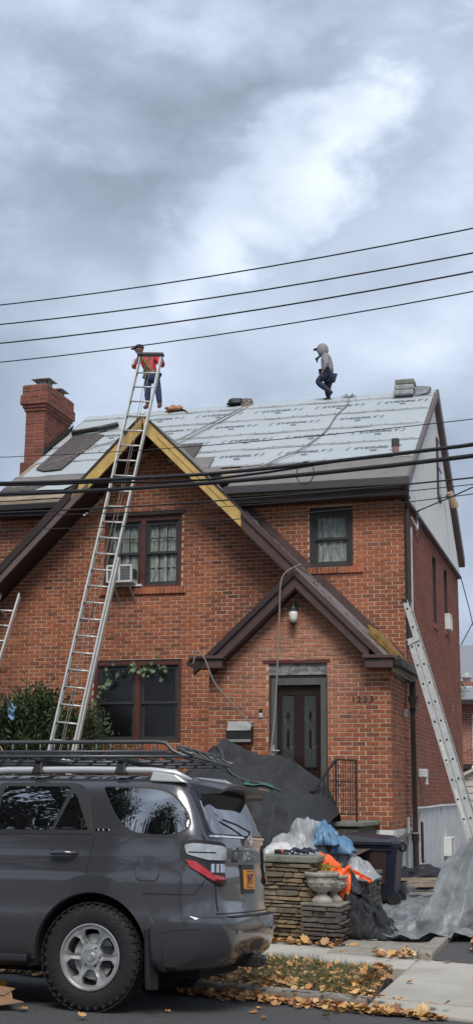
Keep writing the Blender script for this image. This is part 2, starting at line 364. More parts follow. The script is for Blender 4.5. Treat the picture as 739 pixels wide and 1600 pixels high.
slab([ST(-7.13,11.56), ST(s_at(11.56,XD),11.56), ST(s_at(12.76,XD),12.76), ST(-7.13,12.76)])
slab([ST(s_at(9.87,XD),9.87), ST(-2.3,9.87), ST(-2.3,12.76), ST(s_at(12.76,XD),12.76)])
slab([ST(-2.3,9.87), ST(0.8,9.87), ST(0.8,12.76), ST(-2.3,12.76)])
slab([ST(.8,9.87), ST(4,9.87), ST(4,12.76), ST(.8,12.76)]); slab([ST(4,9.87), ST(9,9.87), ST(9,12.76), ST(4,12.76)])
# drive and yard rising towards the house
drive = MB()
def drv(u, v):
    x = -2.95+u*9.5; t0 = 12.77; y0 = (t0-x*math.sin(PSI))/math.cos(PSI); y = y0+(46-y0)*v
    return (x, y, -.003+min(1, max(0, (y-y0)/7))*0.22+0.01*nz(x, y, 0, .6))
drive.sheet(drv, 40, 90); tag(drive.build('driveway', concrete_d, smooth=True), kind='structure')
m = MB(); m.prism([(-2.9,13.62,.012), (-1.95,13.34,.012), (-1.93,14.9,.06), (-2.9,15.2,.06)], (0,0,-.1))
tag(m.build('path', concrete_d, bevel=.01), kind='structure')
m = MB(); m.hexa([(-1.93,13.37,-.05), (-1.78,13.34,-.05), (-1.76,15.8,0), (-1.91,15.8,0), (-1.93,13.37,.075), (-1.78,13.34,.075), (-1.76,15.8,.13), (-1.91,15.8,.13)])
tag(m.build('drive_kerb', concrete_d, bevel=.02), kind='structure')
m = MB(); m.prism([(-1.77,13.33,.01), (6,11.0,.01), (6,15.0,.05), (-1.77,15.6,.05)], (0,0,-.05))
tag(m.build('drive_strip', asphalt), kind='structure')
ter = MB()
def terf(u, v):
    x = -24+u*20.9; t0 = 13.0; y0 = (t0-x*math.sin(PSI))/math.cos(PSI)+.25; y = y0+(22.05-y0)*v
    return (x, y, 0.80+0.22*v+0.03*nz(x, y, 1, .9))
ter.sheet(terf, 40, 24); tag(ter.build('front_yard', soil, smooth=True), kind='structure')

# ---------------------------------------------------------------- brickwork
BL, BH, JT = 0.2030, 0.0600, 0.0105
CL, CH = BL+JT, BH+JT
def bricks_on(u0, u1, z0, z1, holes=(), above=None, keep=None, seed=1, jit=1.0):
    """running-bond bricks on a wall patch; returns (u0,u1,z0,z1,full)"""
    r = random.Random(seed); res = []; nrow = int(round((z1-z0)/CH))
    for i in range(nrow):
        za = z0+i*CH+JT/2; zb = za+BH; off = (i % 2)*CL/2
        hdr = False
        u = u0-off+ (r.uniform(-.004,.004))*jit
        while u < u1-0.01:
            a = max(u, u0); b = min(u+BL, u1); u += CL
            segs = [(a, b)]
            for (ha, hb, hz0, hz1) in holes:
                if zb > hz0+.012 and za < hz1-.012:
                    ns = []
                    for (p, q) in segs:
                        if q <= ha or p >= hb: ns.append((p, q)); continue
                        if p < ha: ns.append((p, ha))
                        if q > hb: ns.append((hb, q))
                    segs = ns
            for (p, q) in segs:
                if q-p < 0.03: continue
                if above and zb-.02 > above((p+q)/2): continue
                if keep and not keep((p+q)/2, (za+zb)/2): continue
                res.append((p, q, za, zb, abs(q-p-BL) < .002))
    return res
def brick_mesh(mb, lst, P, seed=3, proud=0.008, deep=0.02):
    """P(u, d, z) -> point, d outward distance from the mortar face"""
    r = random.Random(seed)
    for (a, b, z0, z1, f) in lst:
        d = proud+r.uniform(-.0025,.0025); a += r.uniform(-.002,.002); b += r.uniform(-.002,.002); z0 += r.uniform(-.0015,.0015); z1 += r.uniform(-.0015,.0015); c = .003
        mb.add([P(a,-deep,z0),P(b,-deep,z0),P(b,-deep,z1),P(a,-deep,z1),P(a+c,d,z0+c),P(b-c,d,z0+c),P(b-c,d,z1-c),P(a+c,d,z1-c)],
               [(4,5,6,7),(0,1,5,4),(1,2,6,5),(2,3,7,6),(3,0,4,7)])
def wall_cells(mb, u0, u1, z0, z1, holes, P, thick):
    us = sorted(set([u0, u1]+[h[k] for h in holes for k in (0, 1)])); zs = sorted(set([z0, z1]+[h[k] for h in holes for k in (2, 3)]))
    us = [u for u in us if u0 <= u <= u1]; zs = [z for z in zs if z0 <= z <= z1]
    for i in range(len(us)-1):
        for j in range(len(zs)-1):
            cu, cz = (us[i]+us[i+1])/2, (zs[j]+zs[j+1])/2
            if any(h[0] < cu < h[1] and h[2] < cz < h[3] for h in holes): continue
            mb.hexa([P(us[i],0,zs[j]),P(us[i+1],0,zs[j]),P(us[i+1],-thick,zs[j]),P(us[i],-thick,zs[j]),P(us[i],0,zs[j+1]),P(us[i+1],0,zs[j+1]),P(us[i+1],-thick,zs[j+1]),P(us[i],-thick,zs[j+1])])

# ---------------------------------------------------------------- the brick house
house = empty('brick_house', (-7.1, 22.0, 0.2))
tag(house, 'red brick house with steep front gable and roof stripped to pale printed underlayment', 'house')
XL, XR, YF, YB, YP = -11.05, -3.26, 22.0, 30.6, 20.0
AX, AZ = -7.93, 8.43                 # cross-gable apex (outer top of the rake)
def gable_top(x): return AZ-abs(x-AX)*1.0
PX0, PX1, PAX, PAZ = -6.17, -3.22, -4.68, 5.16
ZE, SL = 7.0, 0.652                  # eave height at y=21.65, roof slope
def zroof(y): return ZE+SL*(y-21.65) if y < 26.25 else ZE+SL*(26.25-21.65)-SL*(y-26.25)
YR = 26.25; ZR = zroof(YR)
H_UP = (-8.88,-7.35,5.30,6.66); H_UR = (-4.95,-4.16,5.54,6.64); H_LO = (-9.0,-7.31,2.47,3.97)
H_DOOR = (-5.18,-4.22,1.22,3.64)
holesM = [H_UP, H_UR, H_LO]
Pf = lambda u, d, z: (u, YF-d, z)
Pp = lambda u, d, z: (u, YP-d, z)
mw = MB(); wall_cells(mw, XL, XR, 0.3, 6.72, holesM, Pf, .28)
mw.prism([(AX-1.36,YF,6.722),(AX+1.36,YF,6.722),(AX,YF,8.08)], (0,.28,0))
ps = [(-10.72,YF,5.3)]
mw.build('front_wall', mortar, house, fix=True)
pw = MB(); wall_cells(pw, PX0, PX1, 0.3, 3.64, [H_DOOR], Pp, .22)
pw.prism([(PX0,YP,3.642),(PX1,YP,3.642),(PX1,YP,3.70),(PAX,YP,4.98),(PX0,YP,3.70)], (0,.22,0))
pw.box(PX0,PX0+.22,YP+.222,YF-.002,.3,3.64); pw.box(PX1-.22,PX1,YP+.222,YF-.002,.3,3.70)
pw.build('porch_wall', mortar, house)
H_S1 = (25.85,26.4,5.0,6.42); H_S2 = (27.75,28.35,5.1,6.47); H_S3 = (28.72,28.95,3.38,3.66)
Ps = lambda u, d, z: (XR+d, u, z)
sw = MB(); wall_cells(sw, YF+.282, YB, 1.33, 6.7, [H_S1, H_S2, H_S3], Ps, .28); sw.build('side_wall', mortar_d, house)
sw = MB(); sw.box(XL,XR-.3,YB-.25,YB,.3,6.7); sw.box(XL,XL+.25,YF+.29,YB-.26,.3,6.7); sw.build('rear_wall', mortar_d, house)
# foundations
fm = MB(); fm.box(PX1-.45,PX1+.012,YP-.012,YP+.3,.05,1.07); fm.box(PX1-.55,PX1-.45,YP-.01,YP+.3,.05,1.09); fm.build('porch_foundation', whitewash, house)
fm = MB()
fm.box(PX1-.2,PX1+.012,YP+.302,22.3,.05,1.07)
for a, b, d in ((22.3,22.86,0.02),(23.1,26.0,0.03),(26.12,28.9,0.035),(29.05,30.6,0.02)): fm.box(XR-.25,XR+d,a,b,.05,1.37)
fm.box(XR-.27,XR-.1,22.3,30.6,.04,1.36); fm.build('side_foundation', stucco, house)
fm = MB(); fm.tube([(XR+.05,22.3,1.375),(XR+.055,24,1.378),(XR+.05,26,1.40),(XR+.06,30.6,1.40)], .022, 6); fm.build('foundation_flashing', stucco, house)
fm = MB(); fm.box(XR-.14,XR-.09,22.86,23.1,.3,1.32); fm.box(XR-.09,XR-.03,22.96,23.02,.75,1.1); fm.build('cellar_window', brown_dk, house)

lst_main = bricks_on(XL, XR+.006, 1.02, 8.1, holesM, above=lambda u: max(6.72, gable_top(u)-.36), seed=4)
lst_main = [b for b in lst_main if not (b[3] < 3.6 and PX0+.05 < b[0] < PX1-.05)]
lst_porch = bricks_on(PX0, PX1+.006, 1.07, 5.0, [H_DOOR], above=lambda u: min(4.98, 4.95-abs(u-PAX)*.86) if True else 9, seed=5)
full = sorted([b for b in lst_porch if b[4] and b[0] > -5.9], key=lambda b: (b[2], b[0]))[:300]
fs_ = set(full)
bm_ = MB(); brick_mesh(bm_, [(-BL/2, BL/2, 0, BH, True)], lambda u, d, z: (u, -d, z))
variants = []
for k in range(3):
    q = MB(); brick_mesh(q, [(-BL/2, BL/2, 0, BH, True)], lambda u, d, z: (u, -d, z), seed=20+k)
    variants.append(q)
proto = [variants[k].build('brick', brick_m, house, local=True, origin=(0,0,0)) for k in range(3)]
HL = house.location
for i, b in enumerate(full):
    loc = Vector(((b[0]+b[1])/2+rnd.uniform(-.002,.002), YP+rnd.uniform(-.002,.002), b[2]))-HL
    if i < 3: proto[i].location = loc
    else: dup(proto[i % 3], loc, house)
rest = MB(); brick_mesh(rest, lst_main, Pf, 5); brick_mesh(rest, [b for b in lst_porch if b not in fs_], Pp, 6)
# porch flank and chimney-breast side
brick_mesh(rest, bricks_on(YP+.006, YF-.0, 1.07, 3.7, [], seed=9), lambda u, d, z: (PX1+d, u, z), 7)
brick_mesh(rest, bricks_on(YP+.006, YF-.0, 1.07, 3.6, [], seed=10), lambda u, d, z: (PX0-d, u, z), 8)
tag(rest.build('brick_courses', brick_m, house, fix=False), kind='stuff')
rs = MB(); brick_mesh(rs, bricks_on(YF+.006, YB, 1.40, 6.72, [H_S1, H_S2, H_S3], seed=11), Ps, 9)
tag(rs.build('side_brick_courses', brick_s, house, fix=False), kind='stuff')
# brick sills (rowlocks) and soldier headers
def rowlock(x0, x1, z0, z1, y, nm='window_sill'):
    q = MB(); n = int(round((x1-x0)/.072)); w_ = (x1-x0)/n
    for i in range(n): q.box(x0+i*w_+.004, x0+(i+1)*w_-.004, y-.05+rnd.uniform(-.003,.003), y+.05, z0, z1)
    o = q.build(nm, brick_m, house, bevel=.003)
    q = MB(); q.box(x0,x1,y-.04,y+.045,z0+.004,z1-.006); q.build('sill_mortar', mortar, o)
rowlock(-8.95,-7.26,5.17,5.29,YF); rowlock(-4.98,-3.98,5.42,5.53,YF); rowlock(-9.05,-7.26,2.34,2.46,YF)
lm = MB(); lm.box(PX0+.9,PX0+2.0,YP-.012,YP+.02,3.642,3.70); lm.build('door_lintel_brick', red_trim, house)

# ---- windows
def sash(parent, x0, x1, z0, z1, y, fr, w_=.045, nx=0, nz_=0, pm=pane_m, cur=True, lower=True):
    zm = (z0+z1)/2
    for k, (a, b, yy) in enumerate(((zm-.02, z1, y), (z0, zm+.02, y+.035))):
        f = MB(); f.box(x0,x0+w_,yy,yy+.03,a,b); f.box(x1-w_,x1,yy,yy+.03,a,b); f.box(x0+w_,x1-w_,yy,yy+.03,b-w_,b); f.box(x0+w_,x1-w_,yy,yy+.03,a,a+w_)
        for i in range(1, nx): xx = x0+w_+(x1-x0-2*w_)*i/nx; f.box(xx-.008,xx+.008,yy+.022,yy+.036,a+w_,b-w_)
        for j in range(1, nz_): zz = a+w_+(b-a-2*w_)*j/nz_; f.box(x0+w_,x1-w_,yy+.024,yy+.034,zz-.008,zz+.008)
        so_ = f.build('sash', fr, parent)
        p = MB(); p.box(x0+w_,x1-w_,yy+.012,yy+.016,a+w_,b-w_); p.build('pane', pm, parent)
def window(H, y, trim, splits=1, nx=0, nz_=0, pm=pane_m, cur='lace', deep=.10, tw=.07):
    x0, x1, z0, z1 = H
    f = MB(); f.box(x0,x0+tw,y+.02,y+deep+.06,z0,z1); f.box(x1-tw,x1,y+.02,y+deep+.06,z0,z1); f.box(x0+tw,x1-tw,y+.02,y+deep+.06,z1-tw-.03,z1); f.box(x0+tw,x1-tw,y+.015,y+deep+.06,z0,z0+.05)
    wd = f.build('window', trim, house, bevel=.004)
    step = (x1-x0-2*tw)/splits
    for k in range(splits):
        a = x0+tw+k*step; b = a+step
        if k: q = MB(); q.box(a-.05,a+.05,y+.01,y+deep+.05,z0+.05,z1-tw-.03); q.build('mullion', red_trim, wd, bevel=.008); a += .05
        if k < splits-1: b -= .05
        fr = MB(); c = .025; A, B, C, D = a, b, z0+.05, z1-tw-.03
        fr.box(A,A+c,y+.05,y+.09,C,D); fr.box(B-c,B,y+.05,y+.09,C,D); fr.box(A+c,B-c,y+.05,y+.09,D-c,D); fr.box(A+c,B-c,y+.05,y+.09,C,C+c); fr.build('storm_frame', storm, wd)
        sash(wd, a+c, b-c, z0+.075, z1-tw-.055, y+.07, storm, nx=nx, nz_=nz_, pm=pm)
        if cur:
            q = MB(); zt = z1-.1; zb = z0+.06
            if cur == 'low': zb = z0+.06; zt = (z0+z1)/2-.02
            q.sheet(lambda u, v: (a+(b-a)*u, y+.13+.012*math.sin(u*34+2*math.sin(u*7))+.02*v, zb+(zt-zb)*v), 60, 6)
            q.build('curtain', curtain, wd, smooth=True)
    q = MB(); q.box(x0-.2,x1+.2,y+.9,y+.91,z0-.2,z1+.2); q.build('interior', dark_in, wd)
    return wd
window(H_UP, YF, red_trim, 2, 3, 2)
window(H_UR, YF, brown_dk, 1, 0, 0, cur='lace')
window(H_LO, YF, red_trim, 2, 0, 0, pm=pane_scr, cur=None)
hb = MB(); hb.box(-8.93,-7.30,YF-.035,YF+.02,6.66,6.725); hb.build('window_head', brown_dk, house)
for (a, b, c, d) in (H_S1, H_S2):
    f = MB(); f.box(XR-.20,XR-.12,a,b,c,d); o = f.build('side_window', storm, house)
    q = MB(); q.box(XR-.118,XR-.112,a+.05,b-.05,c+.05,d-.05); q.build('pane', pane_scr, o)
    q = MB(); q.box(XR-.118,XR+.004,b-.014,b+.0,c,d); q.box(XR-.118,XR+.004,a,a+.01,c,d); q.build('reveal', brown_dk, o)
    q = MB(); n = int((b-a+.1)/.075)
    for i in range(n): q.box(XR-.1,XR+.035,a-.05+i*.075+.003,a-.05+(i+1)*.075-.003,c-.11,c-.002)
    q.build('side_window_sill', brick_s, house)
q = MB(); q.box(XR-.2,XR-.15,H_S3[0],H_S3[1],H_S3[2],H_S3[3]); q.build('vent_slot', blackish, house)

# ---- front door
df = MB(); df.box(-5.18,-4.22,YP+.03,YP+.16,3.46,3.638); df.build('door_lintel', peel, house)
df = MB(); df.box(-5.18,-5.16,YP+.04,YP+.2,1.22,3.46); df.box(-4.24,-4.22,YP+.04,YP+.2,1.22,3.46); df.build('door_jamb', red_trim, house)
dr = MB(); y = YP+.06
dr.box(-5.155,-5.055,y,y+.05,1.24,3.41); dr.box(-4.345,-4.245,y,y+.05,1.24,3.41); dr.box(-5.055,-4.345,y,y+.05,3.30,3.41); dr.box(-5.055,-4.345,y,y+.05,1.24,1.42)
dr.box(-5.17,-4.23,y+.01,y+.07,3.415,3.455)
sd_ = dr.build('storm_door', grey_frame, house, bevel=.006)
q = MB(); q.box(-5.055,-4.345,y+.02,y+.023,1.42,3.30); q.build('pane', glass_mat('door_glass', (0.8,0.8,0.8), .05, -.03), sd_)
q = MB(); q.box(-5.13,-5.09,y-.02,y,2.12,2.36); q.tube([(-5.11,y-.05,2.27),(-5.11,y-.02,2.27)], .012); q.tube([(-5.115,y-.05,2.27),(-5.0,y-.055,2.265)], .011); q.build('handle', galv, sd_, smooth=False)
q = MB(); y2 = YP+.13
q.box(-5.155,-4.245,y2,y2+.045,1.24,3.43); dd = q.build('door', door_m, house, bevel=.004)
for cx_ in (-4.885, -4.525):
    q = MB(); a, b, c, d = cx_-.095, cx_+.095, 2.02, 3.14
    q.box(a-.03,a,y2-.018,y2,c-.03,d+.03); q.box(b,b+.03,y2-.018,y2,c-.03,d+.03); q.box(a,b,y2-.018,y2,d,d+.03); q.box(a,b,y2-.018,y2,c-.03,c)
    pn = q.build('door_panel_moulding', door_m, dd, bevel=.004)
    q = MB(); q.box(a,b,y2-.006,y2-.002,c,d); q.build('leaded_pane', mat('textured_door_glass', (0.12,0.128,0.126), .25, var=.4, vs=40), dd)
    q = MB(); yy = y2-.01; zc = 2.82
    q.prism([(cx_-.035,yy,zc),(cx_,yy,zc-.09),(cx_+.035,yy,zc),(cx_,yy,zc+.09)], (0,.003,0))
    q.prism([(cx_-.028,yy,2.62),(cx_-.028,yy,2.34),(cx_,yy,2.28),(cx_+.028,yy,2.34),(cx_+.028,yy,2.62),(cx_,yy,2.57)], (0,.003,0)); q.build('bevelled_glass', blackish, dd)
    q = MB()
    for pts in (((-.095,2.76),(-.06,2.76),(0,2.62),(.06,2.76),(.095,2.76)), ((-.095,2.32),(-.04,2.32),(0,2.24),(.04,2.32),(.095,2.32)), ((-.04,2.82),(0,2.93),(.04,2.82),(0,2.71),(-.04,2.82)), ((-.034,2.64),(-.034,2.33)), ((.034,2.64),(.034,2.33)), ((-.05,2.84),(-.078,2.78)), ((.05,2.84),(.078,2.78))):
        q.tube([(cx_+u, yy-.002, v) for u, v in pts], .0045, 4)
    q.build('lead_came', galv, dd)
    q = MB(); a, b, c, d = cx_-.095, cx_+.095, 1.34, 1.82
    q.box(a,b,y2-.012,y2,c,d); q.box(a+.025,b-.025,y2-.022,y2-.012,c+.03,d-.03); q.build('lower_panel', door_m, dd, bevel=.006)
q = MB(); q.box(-5.155,-4.245,YP+.235,YP+.26,1.24,3.46); q.build('door_back', dark_in, house)
for tx, x0 in (('1',-3.80),('2',-3.71),('3',-3.61),('3',-3.51)):
    v, f = text_mesh(tx, .135, .004, .0)
    q = MB(); q.add([(x0+p.x, YP-.018-p.z, 3.055+p.y) for p in v], f); q.build('house_number', mat('tarnished_brass', (.05,.048,.035), .45, .6, var=.4, vs=30), house)

# ---- roof planes
rf = MB(); x0, x1 = -11.15, -3.135
prof = [(21.62, zroof(21.62)), (YR, ZR), (30.64, zroof(30.64)), (30.64, zroof(30.64)-.16), (YR, ZR-.2), (21.62, zroof(21.62)-.14)]
for xa, xb, yf in ((x0,-9.5,21.62),(-9.5,-6.42,22.30),(-6.42,x1,21.62)):
    pf = [(max(y, yf) if k in (0, 5) else y, (zroof(yf)-(.14 if k == 5 else 0)) if k in (0, 5) else z) for k, (y, z) in enumerate(prof)]
    rf.prism([(xa, y, z-.012) for y, z in pf], (xb-xa,0,0))
roof = rf.build('roof', deckwood, house)
# felt / ice shield along the eave
def onroof(x, y, h=0.0): return Vector((x, y-h*.54, zroof(y)+h*.84))
def strip(nm, m, x0, x1, y0, y1, h, par, nu=60, nv=4, wob=.006, edge=None, seed=0, solid=.004):
    q = MB()
    def f(u, v):
        x = x0+(x1-x0)*u; ya = y0+(edge(x) if edge else 0)+.012*nz(x, seed, 0, 1.3); y = ya+(y1-ya)*v
        return onroof(x, y, h+wob*(nz(x*1.7, y*2+seed, seed)+.6*nz(x*6, y*3, seed)) )
    q.sheet(f, nu, nv); return q.build(nm, m, par, smooth=True, solid=solid)
strip('ice_shield', felt, -6.40, -3.10, 21.62, 22.95, .012, house, 60, 8, .012)
# underlayment courses with printed lettering
rows = [(22.62,23.55,.022),(23.45,24.38,.030),(24.28,25.22,.038),(25.12,26.0,.046),(25.88,26.30,.054)]
LV, LF = text_mesh('EVERBILT', .16, 0, .003, .35); LV = [Vector((p.x*1.16, p.y, 0)) for p in LV]
def lettering(y0, y1, h, xs, par):
    for x in xs:
        q = MB(); ym = y0+(y1-y0)*.56
        def P(u, v): y = ym+v*.835; return onroof(x+u*1.02, y, h+.014)
        q.add([P(p.x, p.y) for p in LV], LF)
        wd = max(p.x for p in LV)
        for sg in (-1, 1):
            e0 = wd+.06
            for (a, b) in (((e0+.03, .085), (e0-.01+.0, -.085)),):
                A, B = sorted((sg*a[0], sg*b[0])) if False else (sg*(e0)+.02, sg*(e0)-.02)
                q.add([P(A+.008,.0845),P(A-.008,.0845),P(B-.008,-.0845),P(B+.008,-.0845)], [(0,1,2,3)])
                q.add([P(A,.085),P(A,.073),P(A-sg*.05,.073),P(A-sg*.05,.085)], [(0,1,2,3)]); q.add([P(B,-.085),P(B,-.073),P(B-sg*.05,-.073),P(B-sg*.05,-.085)], [(0,1,2,3)])
        for k in range(3): q.add([P(-.06+k*.04,-.13),P(-.035+k*.04,-.13),P(-.005+k*.04,-.20),P(-.03+k*.04,-.20)], [(0,1,2,3)])
        q.add([P(-.05,-.125),P(.06,-.125),P(.06,-.14),P(-.05,-.14)], [(0,1,2,3)]); q.add([P(-.02,-.19),P(.09,-.19),P(.09,-.205),P(-.02,-.205)], [(0,1,2,3)])
        tag(q.build('printed_lettering', ink, par, fix=False), kind='stuff') if False else q.build('printed_lettering', ink, par, fix=False)
for i, (a, b, h) in enumerate(rows):
    o = strip('underlayment', paper, -11.05 if i > 0 else -11.0, -3.14, a, b, h, house, 160, 5, .009, seed=i*3+1)
    offs = [-3.95, -4.0, -4.55, -3.75, -4.6][i]
    xs = [offs-k*1.33-(.0 if i < 4 else 0) for k in range(6)]
    if i < 4: lettering(a, b, h, [x for x in xs if x > (-7.0 if i == 0 else -10.4)], o)
    q = MB(); q.tube([onroof(-11.0+k*.13, a+.03+.012*nz(-11+k*.13, i*3+1, 0, 1.3), h+.008+.004*math.sin(k)) for k in range(61)], .0032, 4); q.build('lap_edge', ink, o)
    # nail caps along the lap
    q = MB()
    for k in range(26):
        x = -3.3-k*.3; q.lathe([(.014,0),(.012,.004),(0,.005)], onroof(x, a+.06, h+.012), 6)
    q.build('cap_nails', ink, o)
# mixed patches of old felt near the valley and left of the gable
def patch(nm, m, pts, h, par=house):
    q = MB(); k = len(pts); c = [sum(p[i] for p in pts)/k for i in (0, 1)]
    vs = [onroof(p[0], p[1], h) for p in pts]+[onroof(c[0], c[1], h+.01)]
    q.add(vs, [(i, (i+1) % k, k) for i in range(k)]); return q.build(nm, m, par, solid=.006)
patch('felt_patch', shingle, [(-8.1,23.85),(-7.55,23.9),(-7.50,23.10),(-7.9,23.05)], .075)
patch('felt_patch', felt, [(-7.7,23.12),(-7.07,23.10),(-7.02,22.55),(-7.6,22.5)], .068)
patch('felt_patch', felt, [(-7.3,22.55),(-6.78,22.55),(-6.66,22.25),(-7.2,22.2)], .060)
patch('felt_patch', shingle, [(-10.85,23.1),(-10.6,22.95),(-10.25,23.0),(-10.2,23.7),(-10.12,24.4),(-10.08,24.85),(-10.4,25.0),(-10.85,24.9)], .06)
# lower left roof: old shingle courses and bare boards
for k, (ya, yb) in enumerate(((21.64,21.86),(21.82,22.06),(22.02,22.28))):
    strip('shingle_course', [deckwood, shingle, shingle][k], -11.1, -9.1, ya, yb, .012+k*.01, house, 40, 2, .012, seed=30+k, solid=.012)
strip('old_felt', felt, -11.1, -9.0, 22.22, 22.72, .042, house, 40, 3, .02, seed=41)
patch('torn_paper', paper, [(-10.3,21.95),(-9.7,21.9),(-9.55,22.15),(-10.0,22.3)], .07)
# verge trims and rear slope
vt = MB()
for xx in (-3.12,):
    vt.prism([(xx,21.60,zroof(21.6)-.10),(xx,YR,ZR-.11),(xx,YR,ZR+.055),(xx,21.60,zroof(21.6)+.05)], (.045,0,0))
    vt.prism([(XR+.012,YR+.002,ZR-.235),(XR+.012,30.64,zroof(30.64)-.19),(XR+.012,30.64,zroof(30.64)-.15),(XR+.012,YR+.002,ZR-.19)], (.17,0,0))
    vt.prism([(xx,YR+.002,ZR-.18),(xx,30.66,zroof(30.66)-.14),(xx,30.66,zroof(30.66)+.05),(xx,YR+.002,ZR+.055)], (.045,0,0))
vt.build('verge_board', brown_l, house)
gs = MB(); gs.prism([(XR-.1,YF+.05,6.705),(XR-.1,YB-.02,6.705),(XR-.1,YR+.1,ZR-.3),(XR-.1,YR-.1,ZR-.3)], (.17,0,0)); gs.build('gable_siding_panel', siding, house)
gs = MB(); gs.box(XR-.02,XR+.10,YF-.02,YB,6.655,6.71); gs.build('gable_base_trim', brown_dk, house)
gw = MB(); gw.box(XR+.07,XR+.10,26.45,27.0,7.72,9.05); go_ = gw.build('gable_window', brown_dk, house)
q = MB(); q.box(XR+.102,XR+.108,26.52,26.93,7.8,8.97); q.build('pane', pane_scr, go_)
for zz in (8.38,): q = MB(); q.box(XR+.104,XR+.118,26.5,26.95,zz-.02,zz+.02); q.build('frame', storm, go_)
# eave: gutter, fascia, soffit
ev = MB(); ev.box(-6.42,-3.06,21.49,21.61,6.86,6.985); ev.box(-6.40,-3.08,21.50,21.60,6.99,7.0); ev.build('gutter', gutter_m, house, bevel=.015)
ev = MB(); ev.box(-6.42,-3.10,21.63,21.70,6.70,6.95); ev.build('fascia', brown_dk, house)
ev = MB(); ev.box(-6.42,-3.12,21.70,21.99,6.70,6.73); ev.build('soffit', brown_dk, house)
ev = MB(); ev.box(-11.15,-9.55,21.49,21.61,6.78,6.90); ev.build('gutter', blackish, house, bevel=.015)
ev = MB(); ev.box(-11.15,-9.45,21.63,21.99,6.70,6.90); ev.build('fascia', brown_dk, house)
# ---- cross gable roof
Y0 = 21.35
cg = MB(); th = .30
def gz_(x): return AZ-abs(x-AX)
def yval(z): return 21.65+(z-ZE)/SL
# right slab
top = [(AX,Y0),(PAX,Y0),(PAX,19.78),(-3.12,19.78),(-3.12,21.98),(-6.45,21.98),(AX,yval(AZ)+.05)]
cg.prism([(x,y,gz_(x)-.02) for x, y in top], (0,0,-.14))
topl = [(AX,Y0),(AX,yval(AZ)+.05),(-9.42,22.2),(-9.5,21.99),(-11.1,21.99),(-11.1,Y0)]
cg.prism([(x,y,gz_(x)-.02) for x, y in topl], (0,0,-.14))
cg.build('gable_roof_deck', deckwood, house)
q = MB(); q.add([(x,y,gz_(x)-.012) for x, y in top], [tuple(range(7))]); q.build('gable_felt', felt, house, solid=.008)
q = MB(); q.add([(x,y,gz_(x)-.012) for x, y in topl], [tuple(range(6))]); q.build('gable_felt', shingle, house, solid=.008)
# soffit under the rakes
sf = MB()
for sg, xe in ((1, -3.3), (-1, -11.1)):
    a = (AX, AZ-.31); b = (xe, AZ-.31-abs(xe-AX)); yb = 21.99
    if sg == 1: b = (PAX+.1, AZ-.31-abs(PAX+.1-AX))
    sf.prism([(a[0],Y0+.06,a[1]),(b[0],Y0+.06,b[1]),(b[0],yb,b[1]),(a[0],yb,a[1])], (0,0,.02))
sf.build('rake_soffit', brown_dk, house)
def rake(xa, xb, y, dz0, dz1, dep, m, nm, f=None):
    f = f or gz_
    q = MB(); q.hexa([(xa,y,f(xa)+dz0),(xb,y,f(xb)+dz0),(xb,y+dep,f(xb)+dz0),(xa,y+dep,f(xa)+dz0),(xa,y,f(xa)+dz1),(xb,y,f(xb)+dz1),(xb,y+dep,f(xb)+dz1),(xa,y+dep,f(xa)+dz1)])
    return q.build(nm, m, house)
rake(AX+.02, -6.03, Y0-.03, -.33, -.03, .05, wood_y, 'yellow_rake_board')
rake(-9.15, AX-.02, Y0-.03, -.33, -.05, .05, wood_y, 'yellow_rake_board')
rake(AX+.02, -5.9, Y0-.045, -.035, .01, .09, brown_dk, 'drip_edge'); rake(-9.3, AX-.02, Y0-.045, -.05, .012, .09, brown_dk, 'drip_edge')
rake(AX+.3, -6.3, Y0-.036, -.19, -.175, .01, wood_o, 'board_joint')
rake(-6.025, PAX+.02, Y0-.03, -.33, -.11, .06, brown, 'rake_fascia'); rake(-6.025, PAX+.02, Y0-.07, -.11, .0, .12, brown, 'rake_crown'); rake(-6.0, PAX+.02, Y0-.035, -.36, -.33, .05, brown_dk, 'rake_bed')
rake(-11.1, -9.155, Y0-.03, -.33, -.17, .06, brown_l, 'rake_fascia'); rake(-11.1, -9.3, Y0-.06, -.17, .02, .11, brown_dk, 'rake_crown')
rake(-9.155+.01, -8.95, Y0-.032, -.33, -.2, .05, brown_l, 'rake_fascia')
# porch gable
def pz(x): return PAZ-abs(x-PAX)*(1.0 if x > PAX else .93)
q = MB(); tp = [(PAX,19.78),(PAX,21.98),(-6.22,21.98),(-6.22,19.78)]
q.prism([(x,y,pz(x)-.02) for x, y in tp], (0,0,-.12)); q.build('porch_roof_deck', shingle, house)
yp = 19.74
for xa, xb in ((PAX, -3.50), (-6.1, PAX)):
    rake(xa, xb, yp, -.33, -.14, .06, brown, 'porch_fascia', pz)
    rake(xa-(.25 if xa < PAX else 0), xb+(.3 if xb > PAX else 0), yp-.045, -.14, -.02, .12, brown_dk if xa < PAX else brown, 'porch_crown', pz)
    rake(xa, xb, yp+.02, -.36, -.33, .24, brown_dk, 'porch_soffit', pz)
q = MB(); q.box(-6.38,-5.88,19.70,20.0,3.56,3.70); q.box(-6.42,-5.84,19.66,20.0,3.705,3.755); q.build('cornice_return', brown, house, bevel=.008)
q = MB(); q.prism([(-6.36,19.70,3.58),(-6.36,19.70,3.75),(-6.47,19.70,3.66),(-6.46,19.70,3.60)], (0,.3,0)); q.build('gutter_end', brown_dk, house)
q = MB(); q.box(-3.56,-3.12,19.70,20.0,3.52,3.66); q.box(-3.60,-3.10,19.66,20.0,3.665,3.72); q.build('cornice_return', brown, house, bevel=.008)
